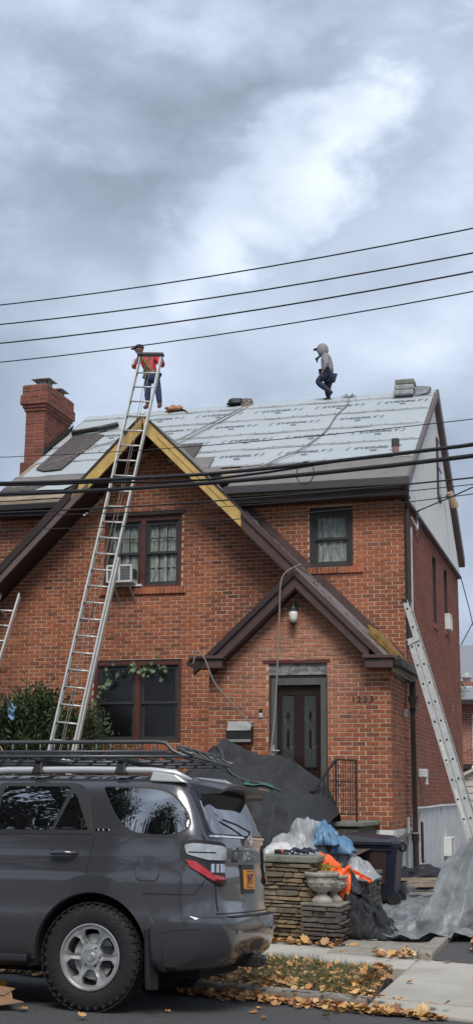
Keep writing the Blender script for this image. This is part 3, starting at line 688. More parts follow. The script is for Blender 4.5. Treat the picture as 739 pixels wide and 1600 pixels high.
q = MB(); q.box(-3.10,-2.98,19.68,21.9,3.54,3.66); q.prism([(-3.2,19.9,3.50),(-3.1,19.9,3.60),(-3.02,21.9,3.60),(-3.2,21.9,3.40)], (0,0,-.03)); q.build('side_gutter', blackish, house, bevel=.01)
# flashing where the slope meets the upper wall
q = MB(); q.prism([(-6.35,21.985,gz_(-6.35)-.03),(-3.2,21.985,gz_(-3.2)-.03),(-3.2,21.985,gz_(-3.2)+.06),(-3.3,21.985,gz_(-3.3)+.17),(-6.2,21.985,gz_(-6.2)+.20)], (0,-.012,0)); q.build('step_flashing', brown, house)
# rubble of torn shingles along the rake
q = MB()
for k in range(150):
    x = rnd.uniform(-6.0,-3.4); yb = 21.3 if x < PAX else 19.8; y = yb+abs(rnd.gauss(0,.35)); z = gz_(x)+.005; a = rnd.uniform(0,6.28); l = rnd.uniform(.05,.22); wd = rnd.uniform(.02,.07)
    d = Vector((math.cos(a), .35*math.sin(a), -math.cos(a))).normalized()*l; n_ = Vector((.0, 1, 0))*wd; zz = Vector((0,0,rnd.uniform(.005,.05)))
    p = Vector((x,y,z)); q.add([p, p+d+zz, p+d+n_+zz, p+n_], [(0,1,2,3)], rnd.choice([0,0,1,2]))
tag(q.build('torn_roof_debris', [shingle, felt, galv], house, fix=False), kind='stuff')
q = MB(); q.hexa([(-3.62,20.5,gz_(-3.62)+.0),(-3.2,20.5,gz_(-3.2)+.0),(-3.2,21.7,gz_(-3.2)+.0),(-3.62,21.7,gz_(-3.62)+.0),(-3.66,20.5,gz_(-3.62)+.20),(-3.16,20.5,gz_(-3.2)+.10),(-3.2,21.7,gz_(-3.2)+.12),(-3.62,21.7,gz_(-3.62)+.2)])
q.build('sheathing_board', wood_o, house, bevel=.02)

# ---- chimney
cx0, cx1, cy0, cy1 = -11.56, -11.14, 24.0, 25.3
ch = MB(); ch.box(cx0,cx1,cy0,cy1,5.0,9.95); chim = ch.build('chimney', mortar_d, house)
cb = MB()
def ring(x0, x1, y0, y1, z, out, seed=0):
    for (a, b, P) in ((x0-out, x1+out, lambda u, d, zz: (u, y0-out-d, zz)), (y0-out, y1+out, lambda u, d, zz: (x1+out+d, u, zz)), (x0-out, x1+out, lambda u, d, zz: (u, y1+out+d, zz)), (y0-out, y1+out, lambda u, d, zz: (x0-out-d, u, zz))):
        brick_mesh(cb, [(p, q_, zz0+z, zz1+z, f) for (p, q_, zz0, zz1, f) in [(p, q_, u_, v_, f) for (p, q_, u_, v_, f) in bricks_on(a+(.1 if seed % 2 else 0)-.1, b, 0, CH, seed=seed)] if q_-p > .02 and p >= a-.101], P, seed, deep=.06)
    cb.box(x0-out+.002, x1+out-.002, y0-out+.002, y1+out-.002, z+.002, z+CH-.002)
def ring2(out, z, seed):
    x0, x1, y0, y1 = cx0-out, cx1+out, cy0-out, cy1+out; off = CL/2 if seed % 2 else 0
    def row(a, b): 
        res = []; u = a-off
        while u < b-.02:
            p, q_ = max(a, u), min(b, u+BL)
            if q_-p > .03: res.append((p, q_, z+JT/2, z+JT/2+BH, True))
            u += CL
        return res
    brick_mesh(cb, row(x0, x1), lambda u, d, zz: (u, y0-d, zz), seed, deep=.01); brick_mesh(cb, row(x0, x1), lambda u, d, zz: (u, y1+d, zz), seed+1, deep=.01)
    brick_mesh(cb, row(y0, y1), lambda u, d, zz: (x1+d, u, zz), seed+2, deep=.01); brick_mesh(cb, row(y0, y1), lambda u, d, zz: (x0-d, u, zz), seed+3, deep=.01)
z = 6.0; k = 0
core = MB()
while z < 10.05:
    out = 0.0
    if z < 8.35: out = .06
    if z > 9.50: out = .03
    if z > 9.57: out = .06
    if z > 9.64: out = .10
    if z > 9.86: out = .07
    ring2(out, z, 100+k*5+(k % 2)); 
    if out: core.box(cx0-out, cx1+out, cy0-out, cy1+out, z, z+CH-.001)
    z += CH; k += 1
core.box(cx0-.05,cx1+.05,cy0-.05,cy1+.05,z-.02,z+.02)
core.build('chimney_core', mortar_d, chim)
tag(cb.build('chimney_bricks', brick_c, chim, fix=False), kind='stuff')
for (yy, zz) in ((24.35, 10.09), (25.0, 10.06)):
    q = MB(); xx = -11.33
    q.box(xx-.13,xx+.13,yy-.13,yy+.13,zz,zz+.03)
    for k in range(7):
        u = -.12+k*.04
        for (a, b) in ((u,-.12),(u,.12),(-.12,u),(.12,u)): q.box(xx+a-.006,xx+a+.006,yy+b-.006,yy+b+.006,zz+.03,zz+.20)
    q.lathe([(.09,0),(.09,.16)], (xx,yy,zz+.02), 12)
    q.add([(xx-.22,yy-.22,zz+.205),(xx+.22,yy-.22,zz+.205),(xx+.22,yy+.22,zz+.205),(xx-.22,yy+.22,zz+.205),(xx-.06,yy-.06,zz+.27),(xx+.06,yy-.06,zz+.27),(xx+.06,yy+.06,zz+.27),(xx-.06,yy+.06,zz+.27)], [(0,3,2,1),(4,5,6,7),(0,1,5,4),(1,2,6,5),(2,3,7,6),(3,0,4,7)])
    q.build('chimney_cap', galv, chim)
q = MB(); q.prism([(-11.10,23.9,zroof(23.9)+.02),(-11.10,25.35,zroof(25.35)+.02),(-11.10,25.45,zroof(25.4)+.16),(-11.10,23.95,zroof(23.95)+.16)], (.02,0,0)); q.tube([onroof(-10.9,25.0,.1), onroof(-10.3,25.05,.14), onroof(-9.95,25.3,.12)], .06, 8); q.build('chimney_flashing', blackish, chim)

# ---- downspouts, conduits
q = MB(); q.tube([(-3.16,21.55,6.86),(-3.16,21.8,6.66),(-3.185,21.93,6.5),(-3.185,21.93,4.05)], .045, 8); q.build('downspout', brown_dk, house)
q = MB(); q.box(-3.14,-3.04,21.5,21.62,2.95,3.45); q.prism([(-3.17,21.45,3.2),(-3.0,21.45,3.2),(-3.05,21.45,3.0),(-3.12,21.45,3.0)], (0,.2,0)); q.box(-3.135,-3.055,21.5,21.59,1.0,2.95); q.box(-3.15,-3.04,21.48,21.6,.86,.98); q.tube([(-3.095,21.54,.9),(-3.095,21.54,.2)], .05, 8); q.build('downspout', brown_dk, house)
q = MB(); q.tube([(-3.2,22.55,6.3),(-3.2,22.5,5.0),(-3.2,22.55,3.9)], .018, 6); q.tube([(-3.15,22.9,6.95),(-3.13,22.9,6.45),(-3.12,22.75,6.3),(-3.2,22.6,6.5)], .02, 6); q.build('service_conduit', stucco, house)
q = MB(); q.tube([(-3.12,22.5,1.15),(-3.12,22.5,.55),(-3.1,22.4,.5)], .025, 8); q.build('drain_pipe', brown_dk, house); q = MB(); q.tube([(-3.16,21.2,1.25),(-3.16,21.2,.3)], .03, 8); q.build('drain_pipe', galv, house)
q = MB(); q.tube([(-3.2,22.3,3.62),(-3.2,24.5,3.62),(-3.2,28.8,3.60)], .008, 5); q.build('wall_cable', cable_m, house)
# ---------------------------------------------------------------- ladders
def ladder_section(root, B, T, half, Wd, rail_w, rail_d, m, step=.305, first=.2, holes=False, rungs=True, out=None):
    """B, T: centre of bottom and top; Wd: unit vector across; rails are C channels"""
    B = Vector(B); T = Vector(T); d = (T-B).normalized(); L_ = (T-B).length
    nrm = d.cross(Wd).normalized()
    for sg in (-1, 1):
        q = MB(); c = B+Wd*sg*half; e = T+Wd*sg*half
        q.bar(c, e, .006, rail_d, up=nrm)                       # web
        for s2 in (-1, 1): q.bar(c+nrm*s2*(rail_d/2-.003)-Wd*sg*rail_w/2, e+nrm*s2*(rail_d/2-.003)-Wd*sg*rail_w/2, rail_w, .006, up=nrm)
        rl = q.build('rail', m, root)
        if holes:
            q = MB(); k = first
            while k < L_-.1:
                p = B+d*k+Wd*sg*(half+.004); q.tube([p, p+Wd*sg*.004], .017, 8); k += step
            q.build('rung_end', blackish, rl)
    k = first; pr = None
    while rungs and k < L_-.12:
        p = B+d*k
        if pr is None:
            q = MB(); q.tube([p-Wd*(half-.003), p+Wd*(half-.003)], .017, 8); pr = q.build('rung', m, root, smooth=True, origin=wmat(root).inverted() @ p); 
        else: dup(pr, wmat(root).inverted() @ p, root)
        k += step
WX = Vector((1, 0, 0))
l1 = empty('extension_ladder', (-8.8, 19.58, .88)); tag(l1, 'long silver extension ladder leaning on the yellow apex of the front gable', 'ladder', )
B1, T1 = Vector((-8.80,19.58,.88)), Vector((-7.83,21.52,9.60)); d1 = (T1-B1).normalized(); W1 = WX.copy(); W1 = (W1-d1*W1.dot(d1)).normalized(); n1 = W1.cross(d1).normalized()
if n1.y > 0: n1 = -n1
ladder_section(l1, B1, B1+d1*4.9, .245, W1, .028, .075, alu, rungs=False)
ladder_section(l1, B1+d1*.5+n1*.07, T1+n1*.07, .225, W1, .028, .075, alu, first=.16)
q = MB(); c = T1+n1*.1-d1*.02; q.bar(c-W1*.26, c+W1*.26, .10, .05, up=d1); q.bar(c-W1*.235+d1*.01,c-W1*.235-d1*.22,.03,.05,up=W1); q.build('stand_off_pad', gutter_m, l1, bevel=.01)
q = MB(); q.tube([T1+n1*.12+d1*-.1, T1+n1*.1-d1*2.5+W1*.03, T1+n1*.12-d1*5+W1*-.02, B1+n1*.12+d1*.6], .006, 5); q.tube([T1+n1*.12+d1*-.1+W1*.06, T1+n1*.1-d1*4+W1*.08, B1+n1*.12+d1*1.2+W1*.02], .005, 5); q.build('halyard', rope_m, l1)
for sg in (-1, 1): q = MB(); c = B1+W1*.245*sg; q.box(c.x-.04,c.x+.04,c.y-.06,c.y+.06,c.z-.03,c.z+.03); q.build('foot', iron, l1)

WY = Vector((0, 1, 0))
l2 = empty('extension_ladder', (-1.80, 20.4, .15)); tag(l2, 'grey aluminium ladder seen edge on against the porch corner gutter', 'ladder')
B2, T2 = Vector((-1.86,20.42,.15)), Vector((-2.93,20.42,4.02)); d2 = (T2-B2).normalized(); n2 = WY.cross(d2).normalized()
ladder_section(l2, B2, T2, .215, -WY, .03, .088, alu_w, holes=True, first=.22)
off = Vector((.098,0,.02)); ladder_section(l2, B2+off, T2+off+d2*.62, .20, -WY, .03, .082, alu_w, holes=True, first=.22)
q = MB(); c = T2+off+d2*.62+Vector((0,-.2,0)); q.box(c.x-.05,c.x+.04,c.y-.02,c.y+.03,c.z-.03,c.z+.02); c = c+Vector((0,.4,0)); q.box(c.x-.05,c.x+.04,c.y-.02,c.y+.03,c.z-.03,c.z+.02); q.build('end_cap', iron, l2)
q = MB(); q.bar(T2+Vector((-.03,-.23,-.1)), T2+Vector((.16,-.23,.0)), .008, .03); q.build('rung_hook', alu, l2)
for k_, ln_ in ((1.05,.55),(2.0,.35)):
    q = MB(); a_ = B2+d2*k_+Vector((0,-.2215,0)); q.bar(a_, a_+d2*ln_, .002, .035, up=n2); q.build('rail_label', white_pl, l2)

l3 = empty('extension_ladder', (-10.9, 20.2, .9)); tag(l3, 'pale ladder at the left edge beside the dark brown rake board', 'ladder')
B3, T3 = Vector((-10.95,20.0,.9)), Vector((-10.52,21.5,5.20)); d3 = (T3-B3).normalized(); W3 = (WX-d3*WX.dot(d3)).normalized()
ladder_section(l3, B3, T3, .22, W3, .03, .08, alu, first=.25)
q = MB(); c = T3+W3*.22; q.box(c.x-.02,c.x+.02,c.y-.04,c.y+.04,c.z-.03,c.z+.02); c = T3-W3*.22; q.box(c.x-.02,c.x+.02,c.y-.04,c.y+.04,c.z-.03,c.z+.02); q.build('end_cap', iron, l3)

# ---------------------------------------------------------------- small fixtures on the walls
def ac_unit(label, c, wd, dp, ht, face, group=None, bracket=False):
    """face '-y' or '+x'"""
    r = empty('air_conditioner', c); tag(r, label, 'air conditioner', group)
    def P(q, a0, a1, d0, d1, z0, z1, mi=None):
        if face == '-y': q.box(c[0]+a0, c[0]+a1, c[1]-d1, c[1]-d0, c[2]+z0, c[2]+z1, mi)
        else: q.box(c[0]+d0, c[0]+d1, c[1]+a0, c[1]+a1, c[2]+z0, c[2]+z1, mi)
    q = MB(); P(q,-wd/2,wd/2,0,dp,0,.035); P(q,-wd/2,wd/2,0,dp,ht-.035,ht); P(q,-wd/2,-wd/2+.035,0,dp,.035,ht-.035); P(q,wd/2-.035,wd/2,0,dp,.035,ht-.035); P(q,-.02,.02,dp-.02,dp-.001,.035,ht-.035)
    q.build('casing', white_pl, r, bevel=.006)
    q = MB(); P(q,-wd/2+.036,wd/2-.036,0,dp-.025,.036,ht-.036); q.build('grille_back', grey_pl, r)
    n = 9; pr = None
    for k in range(n):
        zz = .05+(ht-.1)*k/(n-1); q = MB(); P(q,-wd/2+.036,wd/2-.036,dp-.024,dp-.012,zz-.006,zz+.004); q.build('grille_slat', mat('ac_slat', (.28,.28,.28), .6) if pr is None else bpy.data.materials['ac_slat'], r); pr = 1
    q = MB()
    for k in range(7):
        dd_ = .06+(dp-.12)*k/6
        if face == '-y': q.box(c[0]+wd/2-.002,c[0]+wd/2+.003,c[1]-dd_-.012,c[1]-dd_+.012,c[2]+.07,c[2]+ht-.07)
    if face == '-y': q.build('side_vent', blackish, r)
    if bracket:
        q = MB(); q.box(c[0]-wd/2-.02,c[0]+wd/2+.1,c[1]-.09,c[1]+.0,c[2]-.045,c[2]-.004); q.build('shelf', white_pl, r)
        for sx in (-.13,.17): q = MB(); q.bar((c[0]+sx,c[1]-dp+.05,c[2]-.01),(c[0]+sx+.06,c[1]-.02,c[2]-.36),.035,.02); q.build('support_arm', galv, r)
    return r
ac_unit('white window air conditioner propped in the left upstairs window behind the long ladder', (-8.45,22.02,5.36), .50, .33, .33, '-y', bracket=True)
ac_unit('small white air conditioner sticking out of the far upstairs side window', (-3.28,28.05,5.12), .42, .13, .34, '+x')
ac_unit('beige vent box on the grey foundation near the drain pipes', (-3.24,26.6,.42), .60, .17, .36, '+x')

lan = empty('wall_lantern', (-4.73,20.0,4.22)); tag(lan, 'black carriage lantern with frosted glass under the porch gable peak', 'lantern')
cx_, cy_ = -4.73, 19.84
q = MB(); q.box(cx_-.05,cx_+.05,19.965,19.992,4.44,4.60); q.tube([(cx_,19.97,4.55),(cx_,19.9,4.60),(cx_,19.85,4.57),(cx_,cy_,4.53)],.014,6); q.build('bracket', iron, lan)
q = MB(); q.lathe([(.0,.40),(.012,.39),(.02,.36),(.05,.345),(.06,.31),(.085,.29),(.088,.275),(.0,.275)], (cx_,cy_,4.19), 16); q.build('cap', iron, lan, smooth=True, auto=40) if False else q.build('cap', iron, lan)
q = MB(); q.lathe([(.072,.273),(.074,.22),(.066,.15),(.045,.09)], (cx_,cy_,4.19), 16); q.build('glass', glow, lan, smooth=True)
q = MB(); q.lathe([(.05,.09),(.052,.075),(.03,.055),(.012,.03),(.015,.015),(.0,.0)], (cx_,cy_,4.19), 12); q.build('finial', iron, lan)
mb_ = empty('mailbox', (-5.63,20.0,2.38)); tag(mb_, 'black wall mailbox with a stainless lid beside the front door', 'mailbox')
q = MB(); q.box(-5.84,-5.42,19.86,19.99,2.38,2.60); q.prism([(-5.84,19.86,2.602),(-5.84,19.99,2.602),(-5.84,19.99,2.70),(-5.84,19.95,2.715)],(.42,0,0)); q.build('body', blackish, mb_, bevel=.006)
q = MB(); q.prism([(-5.825,19.845,2.58),(-5.825,19.855,2.58),(-5.825,19.95,2.722),(-5.825,19.94,2.728)],(.39,0,0)); q.box(-5.83,-5.43,19.85,19.858,2.40,2.44); q.build('lid', mat('steel_lid', (.30,.30,.30), .5, .4), mb_)
db = empty('doorbell', (-5.30,20.0,2.80)); tag(db, 'slim video doorbell on the brick left of the door frame', 'doorbell')
q = MB(); q.box(-5.325,-5.275,19.965,19.992,2.86,2.92); q.build('camera_head', blackish, db); q = MB(); q.box(-5.325,-5.275,19.967,19.992,2.79,2.859); q.build('body', white_pl, db); q = MB(); q.tube([(-5.30,19.966,2.82),(-5.30,19.96,2.82)],.014,10); q.build('button', mat('button_blue',(.15,.2,.3),.4), db)
cm = empty('floodlight', (-3.14,27.75,7.85)); tag(cm, 'beige can floodlight on the white gable beside the attic window', 'floodlight')
q = MB(); q.tube([(-3.14,27.6,8.02),(-3.05,27.6,8.0)],.04,8); q.build('bracket', iron, cm); q = MB(); q.tube([(-3.06,27.6,8.1),(-2.96,27.75,7.80)],[.075,.085],14); q.build('can', mat('tan_can',(.42,.31,.20),.5), cm, smooth=False); q = MB(); q.tube([(-2.959,27.752,7.797),(-2.956,27.756,7.788)],.072,14); q.build('lens', blackish, cm)
vp = empty('roof_vent', (-3.5,22.85,zroof(22.85))); tag(vp, 'short vent stub poking through the taupe shield at the roof corner', 'vent')
z0_ = zroof(22.85); q = MB(); q.lathe([(.06,0),(.06,.14)],(-3.5,22.85,z0_),10); q.build('collar', mat('faded_red_collar',(.25,.13,.11),.7), vp); q = MB(); q.lathe([(.075,.14),(.075,.27),(.0,.28)],(-3.5,22.85,z0_),10); q.build('cap', gutter_m, vp)
mt = empty('meter_box', (-3.2,23.3,1.85)); tag(mt, 'pale outdoor tap and meter on the side wall beside the downspout', 'meter')
q = MB(); q.box(-3.25,-3.10,23.1,23.35,1.9,2.05); q.build('box', stucco, mt, bevel=.02); q = MB(); q.tube([(-3.12,23.2,1.9),(-3.12,23.2,1.8),(-3.1,23.2,1.78)],.03,8); q.build('pipe', stucco, mt)
sn = empty('motion_sensor', (-3.21,21.3,2.85)); tag(sn, 'small pale sensor fixed to the porch side brick', 'sensor')
q = MB(); q.box(-3.21,-3.15,21.2,21.36,2.86,2.98); q.build('body', stucco, sn, bevel=.01); q = MB(); q.box(-3.15,-3.145,21.22,21.27,2.88,2.96); q.build('lens', blackish, sn)
ar = MB(); ar.tube([(-3.1,29.9,6.55),(-2.95,29.9,5.9),(-2.87,29.9,5.5),(-3.15,29.9,5.0)],.012,5); ar.tube([(-2.87,29.9,5.5),(-2.80,29.9,5.25)],.012,5)
tag(ar.build('bent_rod', iron), 'thin bent rod hanging off the far rear corner of the side wall', 'rod')

# ---------------------------------------------------------------- overhead lines
def line(name, label, s0, z0, s1, z1, t, r, sag, group=None, ext=28, wob=0.0, m=cable_m, cat='cable'):
    q = MB(); pts = []; sl_ = (z1-z0)/(s1-s0)
    for i in range(81):
        s = s0-ext+(s1-s0+2*ext)*i/80
        z = z0+sl_*(s-s0)+ sag*(((s-(s0+s1)/2)/((s1-s0)/2))**2-1)+wob*nz(s*1.5, t, s0)
        pts.append(ST(s, t, z))
    q.tube(pts, r, 6); o = q.build(name, m, smooth=True); tag(o, label, cat, group); return o
g_ = 'overhead cables above the roof'
T_ = 12.0
line('overhead_cable', 'topmost of the four thin cables crossing the sky', -11.45, 8.01, -4.69, 7.49, T_, .0085, .07, g_)
line('overhead_cable', 'second from the top of the four sky cables', -11.44, 7.73, -4.70, 7.21, T_, .009, .07, g_)
line('overhead_cable', 'third from the top of the four sky cables', -11.42, 7.46, -4.71, 7.00, T_, .0095, .07, g_)
line('overhead_cable', 'lowest sky cable, passing just above the men on the roof', -11.40, 7.19, -4.72, 6.78, T_, .0075, .065, g_)
g_ = 'cables crossing in front of the house'
line('cable_bundle', 'thick upper black cable bundle with a small hanging loop across the roof edge', -11.30, 5.52, -4.77, 5.12, T_, .021, .09, g_, wob=.01)
line('cable_bundle', 'thinner black line twisting beside the upper bundle', -11.30, 5.50, -4.77, 5.15, T_+.05, .014, .13, g_, wob=.05)
line('cable_bundle', 'thick lower black cable bundle just above the gutter', -11.29, 5.37, -4.78, 5.00, T_, .024, .07, g_)
line('house_wire', 'thin upper wire crossing the printed roof underlayment', -11.32, 5.87, -4.76, 5.39, T_, .005, .06, g_)
line('house_wire', 'thin wire along the gutter line of the house', -11.27, 5.12, -4.78, 4.77, T_, .009, .05, g_)
line('house_wire', 'faint wire just below the gutter line wire', -11.27, 5.08, -4.79, 4.70, T_, .005, .07, g_)
line('house_wire', 'lowest thin wire crossing the upstairs window heads', -11.26, 4.90, -4.79, 4.60, T_, .005, .09, g_)
q = MB(); c = ST(-6.75, T_, 5.07); pts = [c+ES*(.11*math.cos(a))+Vector((0,0,.13*math.sin(a)-.0)) for a in [i*.35 for i in range(19)]]; q.tube(pts, .006, 5, caps=False)
tag(q.build('cable_loop', cable_m), 'round loop of slack wire dangling from the upper black bundle', 'wire loop')
sv = MB(); sv.tube([(-3.16,22.9,6.66),(-2.4,22.0,6.7),(0,19,6.85),(6,12,7.3)],.012,6); sv.tube([(-3.16,22.9,6.66),(-3.05,22.8,6.3),(-3.12,22.75,6.05),(-3.18,22.7,6.3),(-3.1,22.9,6.7)],.01,5)
tag(sv.build('service_drop', cable_m), 'black service wire looping at the top right corner of the side wall', 'cable')

# ---------------------------------------------------------------- things on the roof
def lump(name, label, cat, c, size, m, seed=0, parts=None, amp=.35, fr=6, nu=22, nv=14, flat=0.0, group=None, build=True, sx=1, par=None):
    q = MB(); c = Vector(c)
    def f(u, v):
        a = u*2*math.pi; b = (v-.5)*math.pi; d = Vector((math.cos(a)*math.cos(b), math.sin(a)*math.cos(b), math.sin(b)))
        k = 1+amp*noise.noise(d*fr*.35+Vector((seed,seed*2,0)))+amp*.5*noise.noise(d*fr+Vector((seed,0,0)))
        p = Vector((d.x*size[0], d.y*size[1], max(-.1 if flat else -1, d.z)*size[2]))*k
        return c+p
    q.sheet(f, nu, nv); o = q.build(name, m, par, smooth=True)
    if par is None: tag(o, label, cat, group)
    return o
def gyr(px): return 0
bz = zroof(26.0)
b_ = empty('roofing_bundle', (-3.75,26.0,bz)); tag(b_, 'stacked silver wrapped roofing bundles on the ridge near the right gable', 'bundle')
for k in range(3):
    q = MB(); q.box(-3.97+.02*k,-3.55+.01*k,25.75,26.1,bz+.0+k*.115,bz+.11+k*.115); q.build('wrapped_bundle', [tarp_s, tarp_s, bluestone][k], b_, bevel=.02)
q = MB(); q.prism([(-3.53,25.85,bz-.02),(-3.28,25.85,bz+.03),(-3.2,25.85,bz+.16),(-3.5,25.85,bz+.20)], (0,.2,0)); q.build('loose_sheet', tarp_s, b_)
lump('rag_pile', 'orange brown heap of rags at the roof ridge beside the first worker', 'rags', (-8.93,26.1,zroof(26.1)+.07), (.19,.16,.10), mat('rust_rag', (.33,.13,.06), .9, c2=(.5,.24,.13), vs=20), 3, flat=1, amp=.8)
q = MB(); q.tube([(-8.80,26.1,zroof(26.1)+.08),(-8.68,26.0,zroof(26)+.10),(-8.56,25.9,zroof(25.9)+.06)],.02,6); tag(q.build('hose_end', iron), 'dark curved hose end beside the orange rag heap on the ridge', 'hose')
lump('tool_bag', 'dark tool bag slumped on the ridge at the top of the ropes', 'bag', (-7.55,26.15,zroof(26.15)+.10), (.17,.14,.13), blackbag, 8, flat=1, amp=.5)
rc = MB()
for k in range(7):
    a = rnd.uniform(0,3); rc.tube([Vector((-7.28,26.15,zroof(26.15)+.10))+Vector((.13*math.cos(i*.55+a)*rnd.uniform(.8,1.1), .1*math.sin(i*.55+a), .08*math.sin(i*.55+a+k))) for i in range(13)],.016,5)
tag(rc.build('rope_coil', rope_m), 'tangled coil of grey rope beside the dark bag on the ridge', 'rope')
def rope(name, label, pts, r=.014, m=rope_m):
    q = MB(); P = [Vector(p) for p in pts]; o_ = []
    for i in range(len(P)-1):
        for k in range(8):
            t_ = k/8; p0 = P[max(i-1,0)]; p1 = P[i]; p2 = P[i+1]; p3 = P[min(i+2,len(P)-1)]
            o_.append(.5*((2*p1)+(p2-p0)*t_+(2*p0-5*p1+4*p2-p3)*t_**2+(3*p1-p0-3*p2+p3)*t_**3))
    o_.append(P[-1]); q.tube(o_, r, 6); o = q.build(name, m, smooth=True); tag(o, label, 'rope'); return o
rope('safety_rope', 'upper of two taut ropes running from the ridge bag towards the gable', [onroof(-7.3,26.1,.06), onroof(-7.6,25.4,.07), onroof(-8.25,24.1,.07)], .011)
rope('safety_rope', 'lower of two taut ropes running from the ridge bag towards the gable', [onroof(-7.2,26.05,.06), onroof(-7.5,25.3,.07), onroof(-8.15,23.9,.07)], .011)
rope('safety_rope', 'long pale rope snaking down the right half of the roof from the ridge anchor', [onroof(-4.98,26.1,.08), onroof(-4.92,25.6,.08), onroof(-5.04,24.96,.07), onroof(-5.08,24.1,.07), onroof(-5.37,23.2,.07), onroof(-5.7,22.8,.07), onroof(-5.93,22.45,.07), onroof(-6.3,22.2,.07)], .014)
rope('safety_rope', 'thin rope lying diagonally on the left roof slope towards the chimney', [onroof(-9.05,25.0,.07), onroof(-9.8,24.3,.07), onroof(-10.7,23.3,.07)], .010)
q = MB()
for k in range(6): q.bar(onroof(-4.98,26.1,.08), onroof(-4.98,26.1,.08)+Vector((math.cos(k*1.1)*.16, .03*math.sin(k), .02+.05*abs(math.sin(k*2)))), .03, .02)
tag(q.build('roof_anchor', galv), 'metal roof anchor on the ridge where the long rope starts', 'anchor')
rope('hanging_rope', 'grey rope hanging from the porch roof peak down across the front door', [(-4.55,19.62,5.18),(-4.85,19.60,4.98),(-4.90,19.60,4.4),(-4.93,19.6,3.6),(-4.97,19.55,2.7),(-5.03,19.5,2.10)], .013)
rope('hanging_rope', 'slack rope running from the porch eave corner down over the mailbox', [(-6.33,19.60,3.62),(-6.25,19.6,3.82),(-6.13,19.6,3.70),(-5.95,19.62,3.30),(-5.6,19.7,2.9),(-5.35,19.8,2.62)], .011)

# ---------------------------------------------------------------- people
def skin(name, nodes, edges, m, parent, root=None, sub=2):
    me = bpy.data.meshes.new(name); bm = bmesh.new(); sl_ = bm.verts.layers.skin.verify(); vv = {}
    for k, (p, r) in nodes.items():
        v = bm.verts.new(p); v[sl_].radius = (r, r) if not isinstance(r, tuple) else r; v[sl_].use_root = (k == (root or next(iter(nodes)))); vv[k] = v
    for a, b in edges: bm.edges.new((vv[a], vv[b]))
    bm.to_mesh(me); bm.free(); me.materials.append(m)
    o = bpy.data.objects.new(name, me); col.objects.link(o)
    s_ = o.modifiers.new('skin', 'SKIN'); s_.use_smooth_shade = True; s2 = o.modifiers.new('sub', 'SUBSURF'); s2.levels = sub; s2.render_levels = sub
    dg = bpy.context.evaluated_depsgraph_get(); m2 = bpy.data.meshes.new_from_object(o.evaluated_get(dg)); m2.name = name
    o.modifiers.clear(); o.data = m2; bpy.data.meshes.remove(me)
    if not len(m2.materials): m2.materials.append(m)
    o.parent = parent; return o
skinm = mat('skin', (.20,.105,.07), .6, var=.1)
